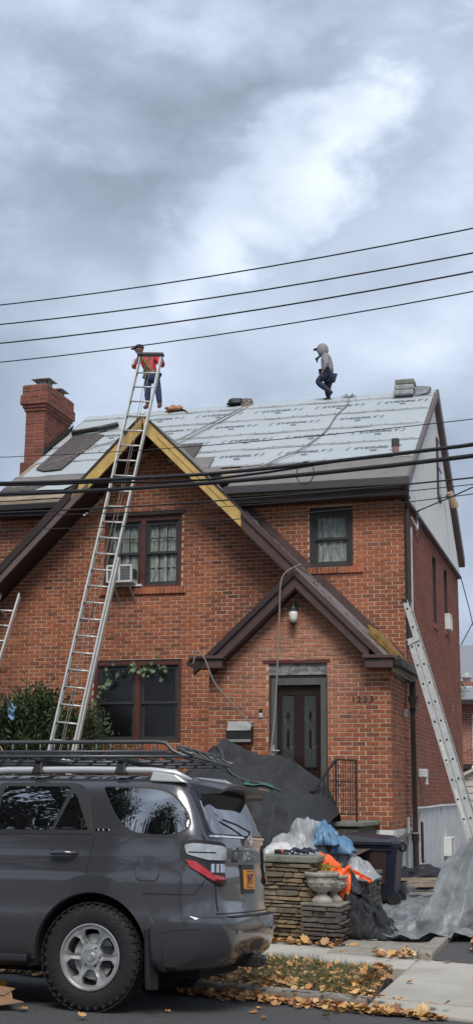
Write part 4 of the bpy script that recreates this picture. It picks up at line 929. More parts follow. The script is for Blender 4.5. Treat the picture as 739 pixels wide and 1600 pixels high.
def person(label, loc, J, top_m, bot_m, boot_m, cap_m=None, hood=None, shorts=False, face=(-1, 0), up_extra=None, k=1.0, cap_extra=None):
    r = empty('person', loc); tag(r, label, 'person')
    V_ = {a: Vector(b) for a, b in J.items()}
    E_ = [('pel','bel'),('bel','chest'),('chest','neck'),('neck','head0'),('pel','hipL'),('hipL','knL'),('knL','anL'),('anL','toeL'),('pel','hipR'),('hipR','knR'),('knR','anR'),('anR','toeR'),
          ('chest','shL'),('shL','elL'),('elL','wrL'),('chest','shR'),('shR','elR'),('elR','wrR')]
    V_['bel'] = V_['pel'].lerp(V_['chest'], .45); V_['head0'] = V_['neck'].lerp(V_['head'], .5)
    rad = dict(pel=.105,bel=.10,chest=.125,neck=.048,head0=.05,hip=.075,kn=.05,an=.035,toe=.03,sh=.055,el=.038,wr=.026)
    rr = lambda n: rad.get(n) or rad[n[:-1]]
    N_ = {n: (V_[n], rr(n)*k) for n in V_ if n != 'head'}
    for s_ in 'LR':                                # hands: palm, thumb, four fingers
        w_ = V_['wr'+s_]; d = (w_-V_['el'+s_]).normalized(); sd_ = d.cross(Vector((0,1,0.3))).normalized(); up_ = d.cross(sd_)
        pa = w_+d*.05; N_['pm'+s_] = (pa, (.028*k,.018*k)); E_.append(('wr'+s_, 'pm'+s_))
        for i in range(4):
            b0 = pa+d*.035+up_*(i-1.5)*.02; b1 = b0+d*.03+sd_*.012; b2 = b1+d*.015+sd_*.028
            for j, b in enumerate((b0, b1, b2)): N_['f%d%d%s' % (i, j, s_)] = (b, .009)
            E_ += [('pm'+s_, 'f%d0%s' % (i, s_)), ('f%d0%s' % (i, s_), 'f%d1%s' % (i, s_)), ('f%d1%s' % (i, s_), 'f%d2%s' % (i, s_))]
        t0 = w_+d*.03+up_*-.035; t1 = t0+d*.03+sd_*.02; N_['t0'+s_] = (t0, .011); N_['t1'+s_] = (t1, .009); E_ += [('wr'+s_, 't0'+s_), ('t0'+s_, 't1'+s_)]
    body = skin('body', N_, E_, skinm, r, 'pel')
    # head with face
    kb = k; k = 1.0
    hc = V_['head']; fx = Vector((face[0], face[1], 0)).normalized(); q = MB(); sdv = fx.cross(Vector((0,0,1)))
    def hf(u, v):
        a = u*2*math.pi; b = (v-.5)*math.pi; x, y, z = math.cos(a)*math.cos(b), math.sin(a)*math.cos(b), math.sin(b)
        jaw = 1-.22*max(0, -z)
        return hc+(fx*x*.098*jaw+sdv*y*.076*jaw+Vector((0,0,z*.118)))*k
    q.sheet(hf, 16, 12)
    q.hexa([hc+(fx*.088+sdv*-.014+Vector((0,0,-.03)))*k,hc+(fx*.088+sdv*.014+Vector((0,0,-.03)))*k,hc+(fx*.088+sdv*.014+Vector((0,0,.02)))*k,hc+(fx*.088+sdv*-.014+Vector((0,0,.02)))*k,
            hc+(fx*.118+sdv*-.011+Vector((0,0,-.025)))*k,hc+(fx*.118+sdv*.011+Vector((0,0,-.025)))*k,hc+(fx*.10+sdv*.006+Vector((0,0,.018)))*k,hc+(fx*.10+sdv*-.006+Vector((0,0,.018)))*k])
    hd = q.build('head', skinm, r, smooth=True, local=True)
    q = MB()
    for sg in (-1, 1):
        c = hc+(sdv*sg*.074+Vector((0,0,-.005)))*k; q.lathe([(.0,-.012),(.022,-.006),(.026,.0),(.018,.006),(.0,.008)], c, 8, ax='x' if abs(face[1]) > .5 else 'y')
    q.build('ear', skinm, hd, local=True, origin=None) if False else None
    q = MB()
    for sg in (-1, 1):
        c = hc+(fx*.09+sdv*sg*.032+Vector((0,0,.012)))*k; q.lathe([(.0,-.008),(.012,0),(.0,.008)], c, 8)
    q.build('eyes', blackish, r, local=True)
    q = MB(); c = hc+(fx*.088+Vector((0,0,-.058)))*k; q.bar(c-sdv*.022*k, c+sdv*.022*k, .012, .010); q.build('mouth', mat('lips', (.25,.10,.08), .6) if 'lips' not in bpy.data.materials else bpy.data.materials['lips'], r, local=True)
    k = kb
    # shirt or hoodie
    C_ = {n: (V_[n], rr(n)*k+.022) for n in ('pel','bel','chest','shL','elL','shR','elR')}
    C_['pel'] = (V_['pel']+Vector((0,0,.03)), .125*k)
    C_['neck'] = (V_['neck']-Vector((0,0,.02)), .062*k); C_['cuL'] = (V_['elL'].lerp(V_['wrL'], .88), .036*k); C_['cuR'] = (V_['elR'].lerp(V_['wrR'], .88), .036*k)
    C_['chest'] = (V_['chest'], .15*k)
    skin('jacket', C_, [('pel','bel'),('bel','chest'),('chest','neck'),('chest','shL'),('shL','elL'),('elL','cuL'),('chest','shR'),('shR','elR'),('elR','cuR')], top_m, r, 'chest')
    # trousers or shorts
    C_ = {'pel': (V_['pel'], .118*k)}; E2 = []
    for s_ in 'LR':
        C_['hip'+s_] = (V_['hip'+s_], .092*k); end = .88 if shorts else 1.0
        C_['kn'+s_] = (V_['hip'+s_].lerp(V_['kn'+s_], end), (.082 if shorts else .066)*k); E2 += [('pel','hip'+s_), ('hip'+s_,'kn'+s_)]
        if not shorts: C_['an'+s_] = (V_['kn'+s_].lerp(V_['an'+s_], .9), .052*k); E2.append(('kn'+s_,'an'+s_))
    skin('trousers' if not shorts else 'shorts', C_, E2, bot_m, r, 'pel')
    for s_ in 'LR':
        a = V_['an'+s_]; t_ = V_['toe'+s_]; k0 = a.lerp(V_['kn'+s_], .35)
        skin('boot', {'a': (k0, .048*k), 'b': (a, .046*k), 'c': (a.lerp(t_, .5), .044*k), 'd': (t_, .036*k)}, [('a','b'),('b','c'),('c','d')], boot_m, r)
    k = 1.0
    if cap_m:
        q = MB()
        def cf(u, v):
            a = u*2*math.pi; b = v*math.pi/2; x, y, z = math.cos(a)*math.cos(b), math.sin(a)*math.cos(b), math.sin(b)
            return hc+(fx*x*.112+sdv*y*.092+Vector((0,0,.035+z*.10)))*k
        q.sheet(cf, 16, 6)
        q.hexa([hc+(fx*.06+sdv*-.07+Vector((0,0,.03)))*k,hc+(fx*.06+sdv*.07+Vector((0,0,.03)))*k,hc+(fx*.185+sdv*.05+Vector((0,0,.012)))*k,hc+(fx*.185+sdv*-.05+Vector((0,0,.012)))*k,
                hc+(fx*.06+sdv*-.07+Vector((0,0,.052)))*k,hc+(fx*.06+sdv*.07+Vector((0,0,.052)))*k,hc+(fx*.185+sdv*.05+Vector((0,0,.026)))*k,hc+(fx*.185+sdv*-.05+Vector((0,0,.026)))*k])
        q.build('cap', cap_m, r, smooth=False, local=True)
    if hood:
        q = MB()
        def hf2(u, v):
            a = .62+u*(2*math.pi-1.24); b = (v-.42)*math.pi*.98*1.02; b = max(-1.2, min(1.57, b)); x, y, z = math.cos(a)*math.cos(b), math.sin(a)*math.cos(b), math.sin(b)
            return hc+(fx*(x*.13-.01)+sdv*y*.112+Vector((0,0,z*.15+.0)))*k
        q.sheet(hf2, 18, 12); q.build('hood', hood, r, smooth=True, local=True, solid=.012)
    return r
red_j = mat('red_jacket', (.42,.02,.035), .7, c2=(.55,.04,.06), vs=5)
jeans = mat('navy_jeans', (.02,.035,.085), .8, var=.3, vs=12)
boot_b = mat('brown_boot', (.09,.04,.03), .7); boot_k = mat('black_boot', (.012,.012,.016), .6)
cap_k = mat('dark_cap', (.02,.02,.03), .7); hoodie = mat('grey_hoodie', (.25,.24,.25), .9, var=.15, vs=14); shorts_n = mat('navy_shorts', (.018,.026,.055), .8)
p1_ = person('worker in dark cap, red jacket and blue jeans on the ridge behind the long ladder', (-9.50,26.2,ZR+.06),
    dict(pel=(-.03,0,.82),chest=(-.15,0,1.15),neck=(-.27,0,1.33),head=(-.36,0,1.47),hipL=(-.11,-.04,.78),knL=(-.12,-.04,.44),anL=(-.12,0,.10),toeL=(-.17,-.12,.03),
         hipR=(.05,0,.78),knR=(.13,-.02,.42),anR=(.17,0,.09),toeR=(.19,-.13,.03),shL=(-.33,-.06,1.24),elL=(-.45,-.12,.99),wrL=(-.31,-.2,1.13),shR=(.02,.03,1.27),elR=(.22,0,1.02),wrR=(.24,-.14,1.16)),
    red_j, jeans, boot_b, cap_m=cap_k, face=(-1,-.25), k=1.2)
q = MB(); q.tube([(-.31,-.13,1.3),(-.12,-.16,1.05),(.02,-.14,.85)],.02,5); q.tube([(-.05,-.15,1.28),(-.12,-.17,1.0),(-.2,-.15,.85)],.02,5); q.tube([(-.17,-.12,.86),(-.02,-.14,.83),(.1,-.08,.84)],.025,6); q.build('harness', mat('harness_web',(.12,.16,.03),.8), p1_, local=True)
q = MB(); q.tube([(-.14,-.13,.84),(-.17,-.16,.72)],.045,6); q.build('tool_pouch', mat('pouch',(.10,.07,.04),.8), p1_, local=True)
q = MB(); q.tube([(-.41,-.17,1.2),(-.44,-.2,1.05)],.03,6); q.build('sleeve_stripe', white_pl, p1_, local=True)
p2_ = person('worker in a grey hoodie and navy shorts stepping left along the roof ridge', (-5.46,26.05,ZR-.09),
    dict(pel=(.03,0,.60),chest=(.02,0,.90),neck=(-.05,0,1.05),head=(-.10,0,1.17),hipL=(.0,-.08,.58),knL=(-.19,-.09,.42),anL=(.05,-.08,.22),toeL=(.14,-.08,.13),
         hipR=(.05,.07,.56),knR=(.0,.07,.31),anR=(.03,.05,.07),toeR=(-.09,.04,.02),shL=(.0,-.13,.98),elL=(.03,-.18,.80),wrL=(-.04,-.18,.64),shR=(.03,.13,.97),elR=(.0,.17,.78),wrR=(-.12,.14,.68)),
    hoodie, shorts_n, boot_k, cap_m=cap_k, hood=hoodie, face=(-1,-.05), k=1.18)
q = MB(); q.tube([(-.13,-.06,1.02),(-.2,-.1,.94),(-.18,-.1,.86)],[.02,.035,.01],6); q.build('strap', blackish, p2_, local=True)
person('worker in dark clothes on the left edge ladder, mostly cut off by the frame', (-10.90,20.72,4.15),
    dict(pel=(.1,-.05,.45),chest=(.18,-.02,.80),neck=(.22,.02,1.02),head=(.28,.04,1.15),hipL=(.02,-.05,.42),knL=(.05,.1,.1),anL=(.05,.0,-.28),toeL=(.05,.14,-.32),
         hipR=(.2,-.05,.42),knR=(.24,.12,.05),anR=(.24,.02,-.35),toeR=(.24,.16,-.38),shL=(.02,.0,.92),elL=(-.05,.2,.8),wrL=(.0,.42,.95),shR=(.34,.0,.90),elR=(.42,.12,.66),wrR=(.42,.40,.62)),
    blackbag, jeans, boot_b, face=(0.1,1), k=1.0)

# ---------------------------------------------------------------- stone piers, wall, steps
def stone_block(root, s0, s1, t0, t1, z0, z1, m, seed, faces='FR', mean_w=.20, mean_h=.042, front_only=None):
    """pieces of split fieldstone laid in rough courses; front along the kerb direction, sides along world y"""
    r = random.Random(seed)
    P0 = ST(s0, t0); P1 = ST(s1, t0); dy = Vector((0, (t1-t0)/math.cos(PSI), 0))
    core = MB(); q4 = [P0+dy*.02+ES*.02, P1+dy*.02-ES*.02, P1+dy-ES*.02, P0+dy+ES*.02]
    core.hexa([Vector((p.x,p.y,z0)) for p in q4]+[Vector((p.x,p.y,z1-.005)) for p in q4]); core.build('stone_core', soil, root)
    def face(A, B, out):
        L_ = (B-A).length; d = (B-A)/L_; z = z0
        while z < z1-.012:
            h = min(r.uniform(mean_h*.65, mean_h*1.5), z1-z);
            if z1-z-h < .02: h = z1-z
            u = 0
            while u < L_-.01:
                w_ = min(r.uniform(mean_w*.45, mean_w*1.6), L_-u)
                if L_-u-w_ < .05: w_ = L_-u
                o_ = r.uniform(.0,.05); g1 = .007; t_ = r.uniform(-.004,.012); t2 = r.uniform(-.012,.004)
                ins = .05
                a = A+d*(u+g1)+out*o_; b = A+d*(u+w_-g1)+out*(o_+r.uniform(-.01,.01)); c = -out*(ins+o_)
                za, zb = z+.005, z+h-.005
                q = MB(); cc = .008; m_ = (a+b)/2+out*r.uniform(.0,.012)
                lo = [a+c, b+c, b, m_, a]; 
                vs = [Vector((p.x,p.y,za+(t_ if i in (2,) else 0)+(cc*.4 if i > 1 else 0))) for i, p in enumerate(lo)]+[Vector((p.x,p.y,zb+(t2 if i in (4,) else 0)-(cc*.4 if i > 1 else 0))) for i, p in enumerate(lo)]
                q.add(vs, [(0,1,2,3,4),(9,8,7,6,5),(0,5,6,1),(1,6,7,2),(2,7,8,3),(3,8,9,4),(4,9,5,0)])
                q.build('stone', m, root, bevel=.0); u += w_
            z += h
    if 'F' in faces: face(P0, P1, -ET)
    if 'R' in faces: face(P1, P1+dy, Vector((1,0,0)))
    if 'L' in faces: face(P0+dy, P0, Vector((-1,0,0)))
pa = empty('stone_pier', tuple(ST(-7.5,13.0,0))); tag(pa, 'taller fieldstone pier with a flat bluestone cap beside the parked car', 'stone pier')
# fronts at t=12.98
stone_block(pa, -7.83, -7.20, 12.92, 13.55, -.02, .84, stone_m, 1, 'FR', .19, .048)
q = MB(); A = ST(-7.87,12.88,.845); B = ST(-7.12,12.88,.845); dy = Vector((0,.68,0)); q.hexa([A,B,B+dy,A+dy,A+Vector((0,0,.075)),B+Vector((0,0,.075)),B+dy+Vector((0,0,.075)),A+dy+Vector((0,0,.075))]); q.build('cap_stone', bluestone, pa, bevel=.015)
pb = empty('stone_pier', tuple(ST(-7.15,13.0,0))); tag(pb, 'low dark fieldstone pier carrying the two cast urns', 'stone pier')
stone_block(pb, -7.26, -6.79, 12.80, 13.45, -.02, .40, stone_dk, 2, 'FR', .21, .046)
q = MB(); A = ST(-7.27,12.78,.402); B = ST(-6.77,12.78,.402); dy = Vector((0,.72,0)); q.hexa([A,B,B+dy,A+dy,A+Vector((0,0,.03)),B+Vector((0,0,.03)),B+dy+Vector((0,0,.03)),A+dy+Vector((0,0,.03))]); q.build('cap_stone', bluestone, pb, bevel=.01)
rw = empty('stone_wall', (-2.9,15.5,0)); tag(rw, 'low fieldstone retaining wall behind the dark debris, running back to the bins', 'stone wall')
r_ = random.Random(5)
def wallY(root, x, y0, y1, z0, z1, m, seed, mw_=.24, mh=.06):
    r = random.Random(seed); z = z0
    q = MB(); q.box(x-.45,x-.03,y0,y1,z0-.02,z1-.004); q.build('stone_core', soil, root)
    while z < z1-.015:
        h = min(r.uniform(mh*.7,mh*1.4), z1-z); h = z1-z if z1-z-h < .03 else h; u = y0
        while u < y1-.02:
            w_ = min(r.uniform(mw_*.5,mw_*1.5), y1-u); o_ = r.uniform(-.01,.03); q = MB()
            q.hexa([(x-.06,u+.005,z+.003),(x+o_,u+.008,z+.004),(x+o_+r.uniform(-.01,.01),u+w_-.006,z+.004),(x-.06,u+w_-.005,z+.003),(x-.06,u+.005,z+h-.003),(x+o_,u+.008,z+h-.006),(x+o_,u+w_-.006,z+h-.004),(x-.06,u+w_-.005,z+h-.003)])
            q.build('stone', m, root); u += w_
        z += h
wallY(rw, -2.90, 15.35, 16.9, .02, .60, stone_dk, 7)
for k in range(4): q = MB(); q.box(-3.3,-2.86,15.3+k*.41,15.3+k*.41+.40,.605,.65+.01*(k % 2)); q.build('cap_stone', stone_dk, rw, bevel=.015)
lw = empty('stone_wall', tuple(ST(-12,13,0))); tag(lw, 'fieldstone retaining wall along the walk behind the parked car', 'stone wall')
stone_block(lw, -16.0, -7.90, 13.02, 13.5, -.02, .72, stone_m, 9, 'F', .34, .075)

st_ = empty('front_steps', (-4.6,18.5,.9)); tag(st_, 'bluestone topped entry steps and landing under the black tarp', 'steps')
q = MB(); q.box(-5.6,-3.48,18.55,19.97,.85,1.145); q.build('landing_base', stone_dk, st_)
q = MB(); q.box(-5.65,-3.40,18.48,19.97,1.15,1.215); q.build('landing_slab', bluestone, st_, bevel=.012)
for k in range(3):
    q = MB(); q.box(-5.5,-3.95,18.12-k*.36,18.47-k*.36,.6,1.0-.165*k); q.build('riser', stone_dk, st_)
    q = MB(); q.box(-5.55,-3.90,18.08-k*.36,18.46-k*.36,1.004-.165*k,1.05-.165*k); q.build('tread', bluestone, st_, bevel=.008)
r_ = random.Random(3)
for k in range(12):
    q = MB(); u = -3.95+.08*(k % 6)+.0; z = .84 if k < 6 else .98; q.box(u,u+.075,18.5,18.54,z,z+.13); q.build('stone', stone_dk, st_)
rl = empty('iron_railing', (-3.65,18.6,1.22)); tag(rl, 'black wrought iron railing with scrolled bars on the landing', 'railing')
q = MB(); q.bar((-3.80,18.56,2.09),(-3.48,18.56,2.075),.04,.022); q.bar((-3.80,18.56,2.085),(-4.02,17.95,1.62),.04,.022); q.bar((-3.80,18.56,1.78),(-3.48,18.56,1.77),.022,.014); q.bar((-3.8,18.56,1.32),(-3.48,18.56,1.32),.022,.014); q.bar((-3.80,18.56,1.40),(-4.02,17.95,1.02),.022,.014); q.build('rail', iron, rl)
for x in (-3.80,-3.50): q = MB(); q.bar((x,18.56,1.215),(x,18.56,2.08),.024,.024); q.build('post', iron, rl)
for i in range(8):
    x = -3.765+i*.035; q = MB()
    if i % 3 == 1: q.tube([(x+.010*math.sin(k*1.1), 18.56+.010*math.cos(k*1.1), 1.32+k*.0255) for k in range(30)], .006, 5)
    else: q.bar((x,18.56,1.32),(x,18.56,2.08),.011,.011)
    q.build('baluster', iron, rl)
for i in range(5):
    t_ = (i+.6)/5.2; x = -3.80-.22*t_; y = 18.56-.61*t_; q = MB(); q.bar((x,y,1.40-.38*t_),(x,y,2.085-.465*t_),.011,.011); q.build('baluster', iron, rl)
q = MB(); q.bar((-4.02,17.95,.78),(-4.02,17.95,1.62),.03,.03); q.lathe([(.0,.06),(.025,.035),(.03,.015),(.018,0)], (-4.02,17.95,1.62), 10); q.build('post', iron, rl)

def urn(label, c, k=1.0):
    r = empty('garden_urn', c); tag(r, label, 'urn', 'cast stone urns on the low pier')
    q = MB(); q.lathe([(.0,0),(.115,0),(.115,.025),(.10,.035),(.085,.055),(.06,.075),(.05,.095),(.06,.105)], (0,0,0), 24); q.build('foot', urn_m, r, local=True, smooth=False)
    q = MB(); n = 32; prof = [(.06,.105),(.10,.125),(.145,.165),(.162,.21),(.160,.25),(.158,.262),(.17,.268),(.185,.28),(.188,.300),(.178,.312),(.150,.312),(.145,.28),(.13,.262),(.0,.262)]
    vs = []; fs = []
    for i, (rad, h) in enumerate(prof):
        for j in range(n):
            a = 2*math.pi*j/n; rr_ = rad*(1+(.035*math.cos(8*a) if 1 < i < 5 else 0)); vs.append((rr_*math.cos(a), rr_*math.sin(a), h))
    for i in range(len(prof)-2):
        for j in range(n): fs.append((i*n+j, i*n+(j+1) % n, (i+1)*n+(j+1) % n, (i+1)*n+j))
    q.add(vs, fs); q.build('bowl', urn_m, r, local=True, smooth=False)
    q = MB(); 
    for j in range(8):
        a = 2*math.pi*j/8+.2; q.lathe([(.0,-.02),(.022,-.012),(.025,.0),(.016,.01),(.0,.014)], (.158*math.cos(a), .158*math.sin(a), .215), 8)
    q.build('relief_swag', urn_m, r, local=True)
    q = MB(); q.lathe([(.143,.283),(.08,.290),(.0,.285)], (0,0,0), 20); q.build('soil_fill', mat('rusty_soil', (.12,.06,.03), 1, c2=(.25,.12,.06), vs=60, bump=.6) if 'rusty_soil' not in bpy.data.materials else bpy.data.materials['rusty_soil'], r, local=True)
    r.scale = (k,k,k); return r
urn('nearer weathered cast stone urn filled with rusty soil on the low pier', (-3.12,14.42,.435), 1.03)
urn('second cast stone urn tucked behind the nearer one', (-3.04,14.64,.435), .90)

# ---------------------------------------------------------------- bins
def bin_(label, x0, x1, y0, y1, z0, z1):
    r = empty('wheelie_bin', ((x0+x1)/2,(y0+y1)/2,z0)); tag(r, label, 'bin')
    q = MB(); t_ = .05
    q.hexa([(x0+t_,y0+t_,z0+.05),(x1-t_-.08,y0+t_,z0+.05),(x1-t_-.08,y1-t_,z0+.05),(x0+t_,y1-t_,z0+.05),(x0,y0,z1-.12),(x1-.06,y0,z1-.12),(x1-.06,y1,z1-.12),(x0,y1,z1-.12)]); q.build('body', navy, r, bevel=.02)
    q = MB(); q.hexa([(x0+.03,y0+.02,z0+.28),(x1-.24,y0+.02,z0+.28),(x1-.24,y0+.06,z0+.28),(x0+.03,y0+.06,z0+.28),(x0+.01,y0-.012,z1-.20),(x1-.21,y0-.012,z1-.20),(x1-.21,y0+.03,z1-.20),(x0+.01,y0+.03,z1-.20)]); q.build('front_panel', maroon, r)
    q = MB(); q.box(x0-.02,x1-.14,y0-.03,y0+.03,z1-.2,z1-.18); q.build('rib', navy, r)
    q = MB(); q.hexa([(x0-.03,y0-.04,z1-.115),(x1-.13,y0-.04,z1-.115),(x1-.13,y1+.02,z1-.115),(x0-.03,y1+.02,z1-.115),(x0,y0,z1-.0),(x1-.17,y0,z1-.05),(x1-.17,y1-.02,z1-.02),(x0,y1-.02,z1+.02)]); q.box(x0-.035,x1-.125,y0-.045,y0-.03,z1-.13,z1-.08); q.build('lid', navy, r, bevel=.012)
    q = MB(); q.box(x1-.13,x1-.0,y0+.0,y1,z1-.17,z1-.10); q.build('back_rim', navy, r, bevel=.01)
    q = MB(); c = Vector((x1+.0,y0+.05,z1-.15)); q.tube([c+Vector((.045*math.cos(a),0,.055*math.sin(a))) for a in [i*.52 for i in range(13)]], .016, 6); q.build('handle', navy, r)
    for yy in (y0+.05, y1-.08): q = MB(); q.lathe([(.09,-.02),(.09,.02)], (x1-.12,yy,z0+.09), 16, ax='y'); q.build('wheel', blackish, r)
bin_('navy wheelie bin with a maroon front panel standing by the white foundation', -3.46, -2.70, 17.5, 18.1, .16, 1.07)

# ---------------------------------------------------------------- tarps and heaps
def fold(x, y, s, a=1.0):
    n = noise.noise(Vector((x*s, y*s, 1.3))); n2 = noise.noise(Vector((x*s*2.3+5, y*s*2.3, 4.1)))
    return a*((1-abs(n)*2)*.6+(1-abs(n2)*2)*.3)
def crumple(x, y, z, s, a=1.0):
    d = noise.voronoi(Vector((x*s, y*s, z*s)))[0]; return a*(min(.7, d[1]-d[0])-.3)
def tri(t_): return 1-2*abs(t_ % 1-.5)
def rays(x, z, ax, az, n, ph=0.0):
    th = math.atan2(z-az, x-ax); d = math.hypot(x-ax, z-az); return tri(th*n/3.14+ph+.35*noise.noise(Vector((x*.9, z*.9, ph))))*min(1, d/.5)
def interp(t_, ks):
    for i in range(len(ks)-1):
        if t_ <= ks[i+1][0]:
            f = (t_-ks[i][0])/(ks[i+1][0]-ks[i][0]); f = max(0, min(1, f)); return ks[i][1]+(ks[i+1][1]-ks[i][1])*f
    return ks[-1][1]
# black tarp over the steps
q = MB()
prof = [(-6.6,1.15),(-6.25,1.62),(-5.9,2.02),(-5.55,2.38),(-5.45,2.40),(-5.2,2.27),(-4.95,2.17),(-4.6,2.15),(-4.45,2.10),(-4.2,1.92),(-3.95,1.76),(-3.86,1.60),(-3.76,1.34)]
def blk(u, v):
    x = -6.6+u*2.85; zt = interp(x, prof)
    if v < .12: k = v/.12; y = 18.75-.25*k; z = zt-.55+.55*k
    else: k = (v-.12)/.88; y = 18.5-(1.5*k/.6 if k < .6 else 1.5+.35*(k-.6)/.4); z = zt-(zt-.95)*(.50*k/.6 if k < .6 else .50+.50*(k-.6)/.4)
    w_ = .17*rays(x, z, -5.46, 2.55, 6, .2)*max(0, 1-abs(x+5.5)/1.2)+.15*rays(x, z, -4.35, 2.5, 7, .6)*max(0, 1-abs(x+4.4)/1.0)+crumple(x, y*.6, z, 2.4, .07)+crumple(x*1.2+z, y, z, 6, .018)
    w_ -= .10
    return (x, y-w_, z+w_*.30*min(1, v*5))
q.sheet(blk, 150, 100)
tag(q.build('black_tarp', tarp_k, smooth=True, solid=.004), 'large black tarp draped over the entry steps below the door', 'tarp')
def onblk(x, v, o_=.03): P_ = Vector(blk((x+6.6)/2.85, v)); return P_+Vector((0,-o_,o_*.6))
rope('tarp_cord', 'grey green cord lying across the black tarp', [onblk(-5.78,.15), onblk(-5.6,.17), onblk(-5.42,.24), onblk(-5.28,.34), onblk(-5.1,.42), onblk(-4.85,.47), onblk(-4.6,.49), onblk(-4.35,.49)], .013, grey_frame)
q = MB(); q.sheet(lambda u, v: tuple(onblk(-4.85+.42*u, .485+.03*v, .035)), 16, 2); tag(q.build('green_strap', tarp_gr, smooth=True, solid=.006), 'short green hem strip on the lower edge of the black tarp', 'strap')
# silver tarp heap on the taller pier
def heap(name, label, cat, m, cx, cy, rx, ry, zb, profile, seed, fs_=3.0, fa=.12, nu=70, nv=40, solid=.003, lean=0.0):
    q = MB()
    def f(u, v):
        X = (u*2-1); Y = (v*2-1); r2 = max(0, 1-abs(Y)**2.2)
        top_ = interp(X, profile); x = cx+X*rx; y = cy+Y*ry
        w_ = crumple(x+seed, y-seed, top_*.5, fs_, fa*1.1)+crumple(x*1.1+seed, y*1.1, seed, fs_*2.4, fa*.35)+fold(x+seed, y, fs_*.7, fa*.5)
        z = zb+(top_-zb)*(r2**.6)+w_*min(1, (1-abs(X))*4, (1-abs(Y))*4)
        return (x+.5*w_*math.sin(y*7), y-lean*(z-zb)-w_*.6, z)
    q.sheet(f, nu, nv); o = q.build(name, m, smooth=True, solid=solid); tag(o, label, cat); return o
heap('silver_tarp', 'crumpled silver tarp heaped on the stone wall behind the piers', 'tarp', tarp_s, -3.60, 15.35, .47, .50, .80, [(-1,.84),(-.8,.94),(-.5,1.06),(-.15,1.13),(.05,1.26),(.25,1.30),(.45,1.22),(.6,1.02),(1,.84)], 2, 3.6, .13, 120, 80)
heap('silver_tarp', 'fold of grey tarp hanging right of the silver heap', 'tarp', tarp_s, -3.08, 15.55, .40, .36, .62, [(-1,1.15),(-.5,1.08),(0,.94),(.5,.82),(1,.64)], 9, 3.4, .10, 90, 60)
heap('blue_sheet', 'light blue plastic sheet scrunched on the silver tarp', 'sheet', tarp_b, -3.22, 15.25, .15, .22, 1.02, [(-1,1.05),(-.3,1.27),(.2,1.22),(.7,1.12),(1,1.03)], 5, 8, .12, 40, 26)
heap('blue_sheet', 'pale end of blue plastic beside the bin', 'sheet', tarp_b, -3.05, 15.35, .12, .18, .92, [(-1,1.05),(0,1.13),(1,.95)], 15, 8, .06, 30, 20)
heap('white_rag', 'white cloth lying on the pier cap at the edge of the silver tarp', 'cloth', mat('white_cloth', (.55,.54,.53), .8, var=.1), -3.70, 14.98, .24, .22, .92, [(-1,.93),(-.4,1.02),(.3,1.05),(1,.95)], 21, 6, .05, 36, 20)
q = MB()
for k in range(26):
    a = rnd.uniform(0,6.28); c = Vector((-3.42+rnd.gauss(0,.09), 14.70+rnd.gauss(0,.05), .945+rnd.uniform(0,.04))); d = Vector((math.cos(a), math.sin(a), rnd.uniform(-.2,.5)))*rnd.uniform(.03,.06); q.tube([c-d, c+d*.2+Vector((0,0,.015)), c+d], .012, 5)
tag(q.build('glove_pile', mat('navy_glove', (.02,.025,.06), .8, c2=(.06,.07,.12), vs=30)), 'dark blue work gloves and straps scattered on the pier cap', 'gloves')
ca = empty('caulk_tube', (-3.66,14.75,.93)); tag(ca, 'small caulk tube with an orange band lying on the pier cap', 'tube'); q = MB(); q.tube([(-3.74,14.75,.955),(-3.66,14.75,.955)],.022,10); q.build('body', blackish, ca); q = MB(); q.tube([(-3.659,14.75,.955),(-3.62,14.75,.955)],.023,10); q.build('band', mat('band_orange',(.6,.15,.05),.5), ca); q = MB(); q.tube([(-3.619,14.75,.955),(-3.58,14.75,.955)],.022,10); q.build('cap', white_pl, ca)
heap('orange_bag', 'bright orange plastic bag slumped behind the urns', 'bag', orange, -3.10, 14.86, .19, .12, .62, [(-1,.84),(-.6,.92),(0,.90),(.5,.82),(1,.66)], 31, 7, .07, 50, 30)
q = MB()
def org(u, v):
    x = -2.93+.17*(u-.5)*(1-.4*v)-.03*v; z = .80-.38*v; w_ = fold(x*1.2, z, 8, .05)
    return (x+.02*math.sin(z*14), 14.80-.03*v-w_, z+.02*math.sin(u*9))
q.sheet(org, 30, 30); tag(q.build('orange_bag', orange, smooth=True, solid=.004), 'torn orange plastic hanging down beside the second urn', 'bag')
q = MB(); q.sheet(lambda u, v: (-2.86+.22*u, 14.90-.04*fold(u*2, v*2, 3, 1), .80-.12*u-.05*v-.04*fold(u*3+4, v, 3, 1)), 16, 6); tag(q.build('orange_strip', orange, smooth=True, solid=.004), 'narrow orange plastic strip poking out right of the black bag', 'strip')
q = MB()
for k in range(60):
    c = Vector((-3.12+rnd.gauss(0,.05), 14.66+rnd.gauss(0,.03), .78+rnd.gauss(0,.03))); a = rnd.uniform(0,6.28); d = Vector((math.cos(a), .4*math.sin(a), rnd.uniform(-.3,.6)))*.03; n_ = d.cross(Vector((0,1,.3))).normalized()*.010
    q.add([c-d, c+n_, c+d, c-n_], [(0,1,2,3)])
tag(q.build('yellow_leaves', mat('yellow_leaf', (.45,.33,.04), .7, c2=(.3,.33,.08), vs=30)), 'yellowing potted plant leaves poking up behind the urns', 'plant')
heap('black_bag', 'black fabric bag lying over the orange plastic', 'bag', blackbag, -2.90, 14.95, .13, .14, .50, [(-1,.74),(-.5,.87),(0,.78),(.6,.64),(1,.5)], 41, 7, .07, 40, 26)
heap('black_debris', 'heap of black mesh and torn felt spilling over the low wall', 'debris', tarp_mesh, -2.72, 15.15, .30, .62, .05, [(-1,.34),(-.6,.52),(-.2,.46),(.3,.30),(.7,.16),(1,.05)], 51, 5.5, .16, 90, 80, lean=.2)
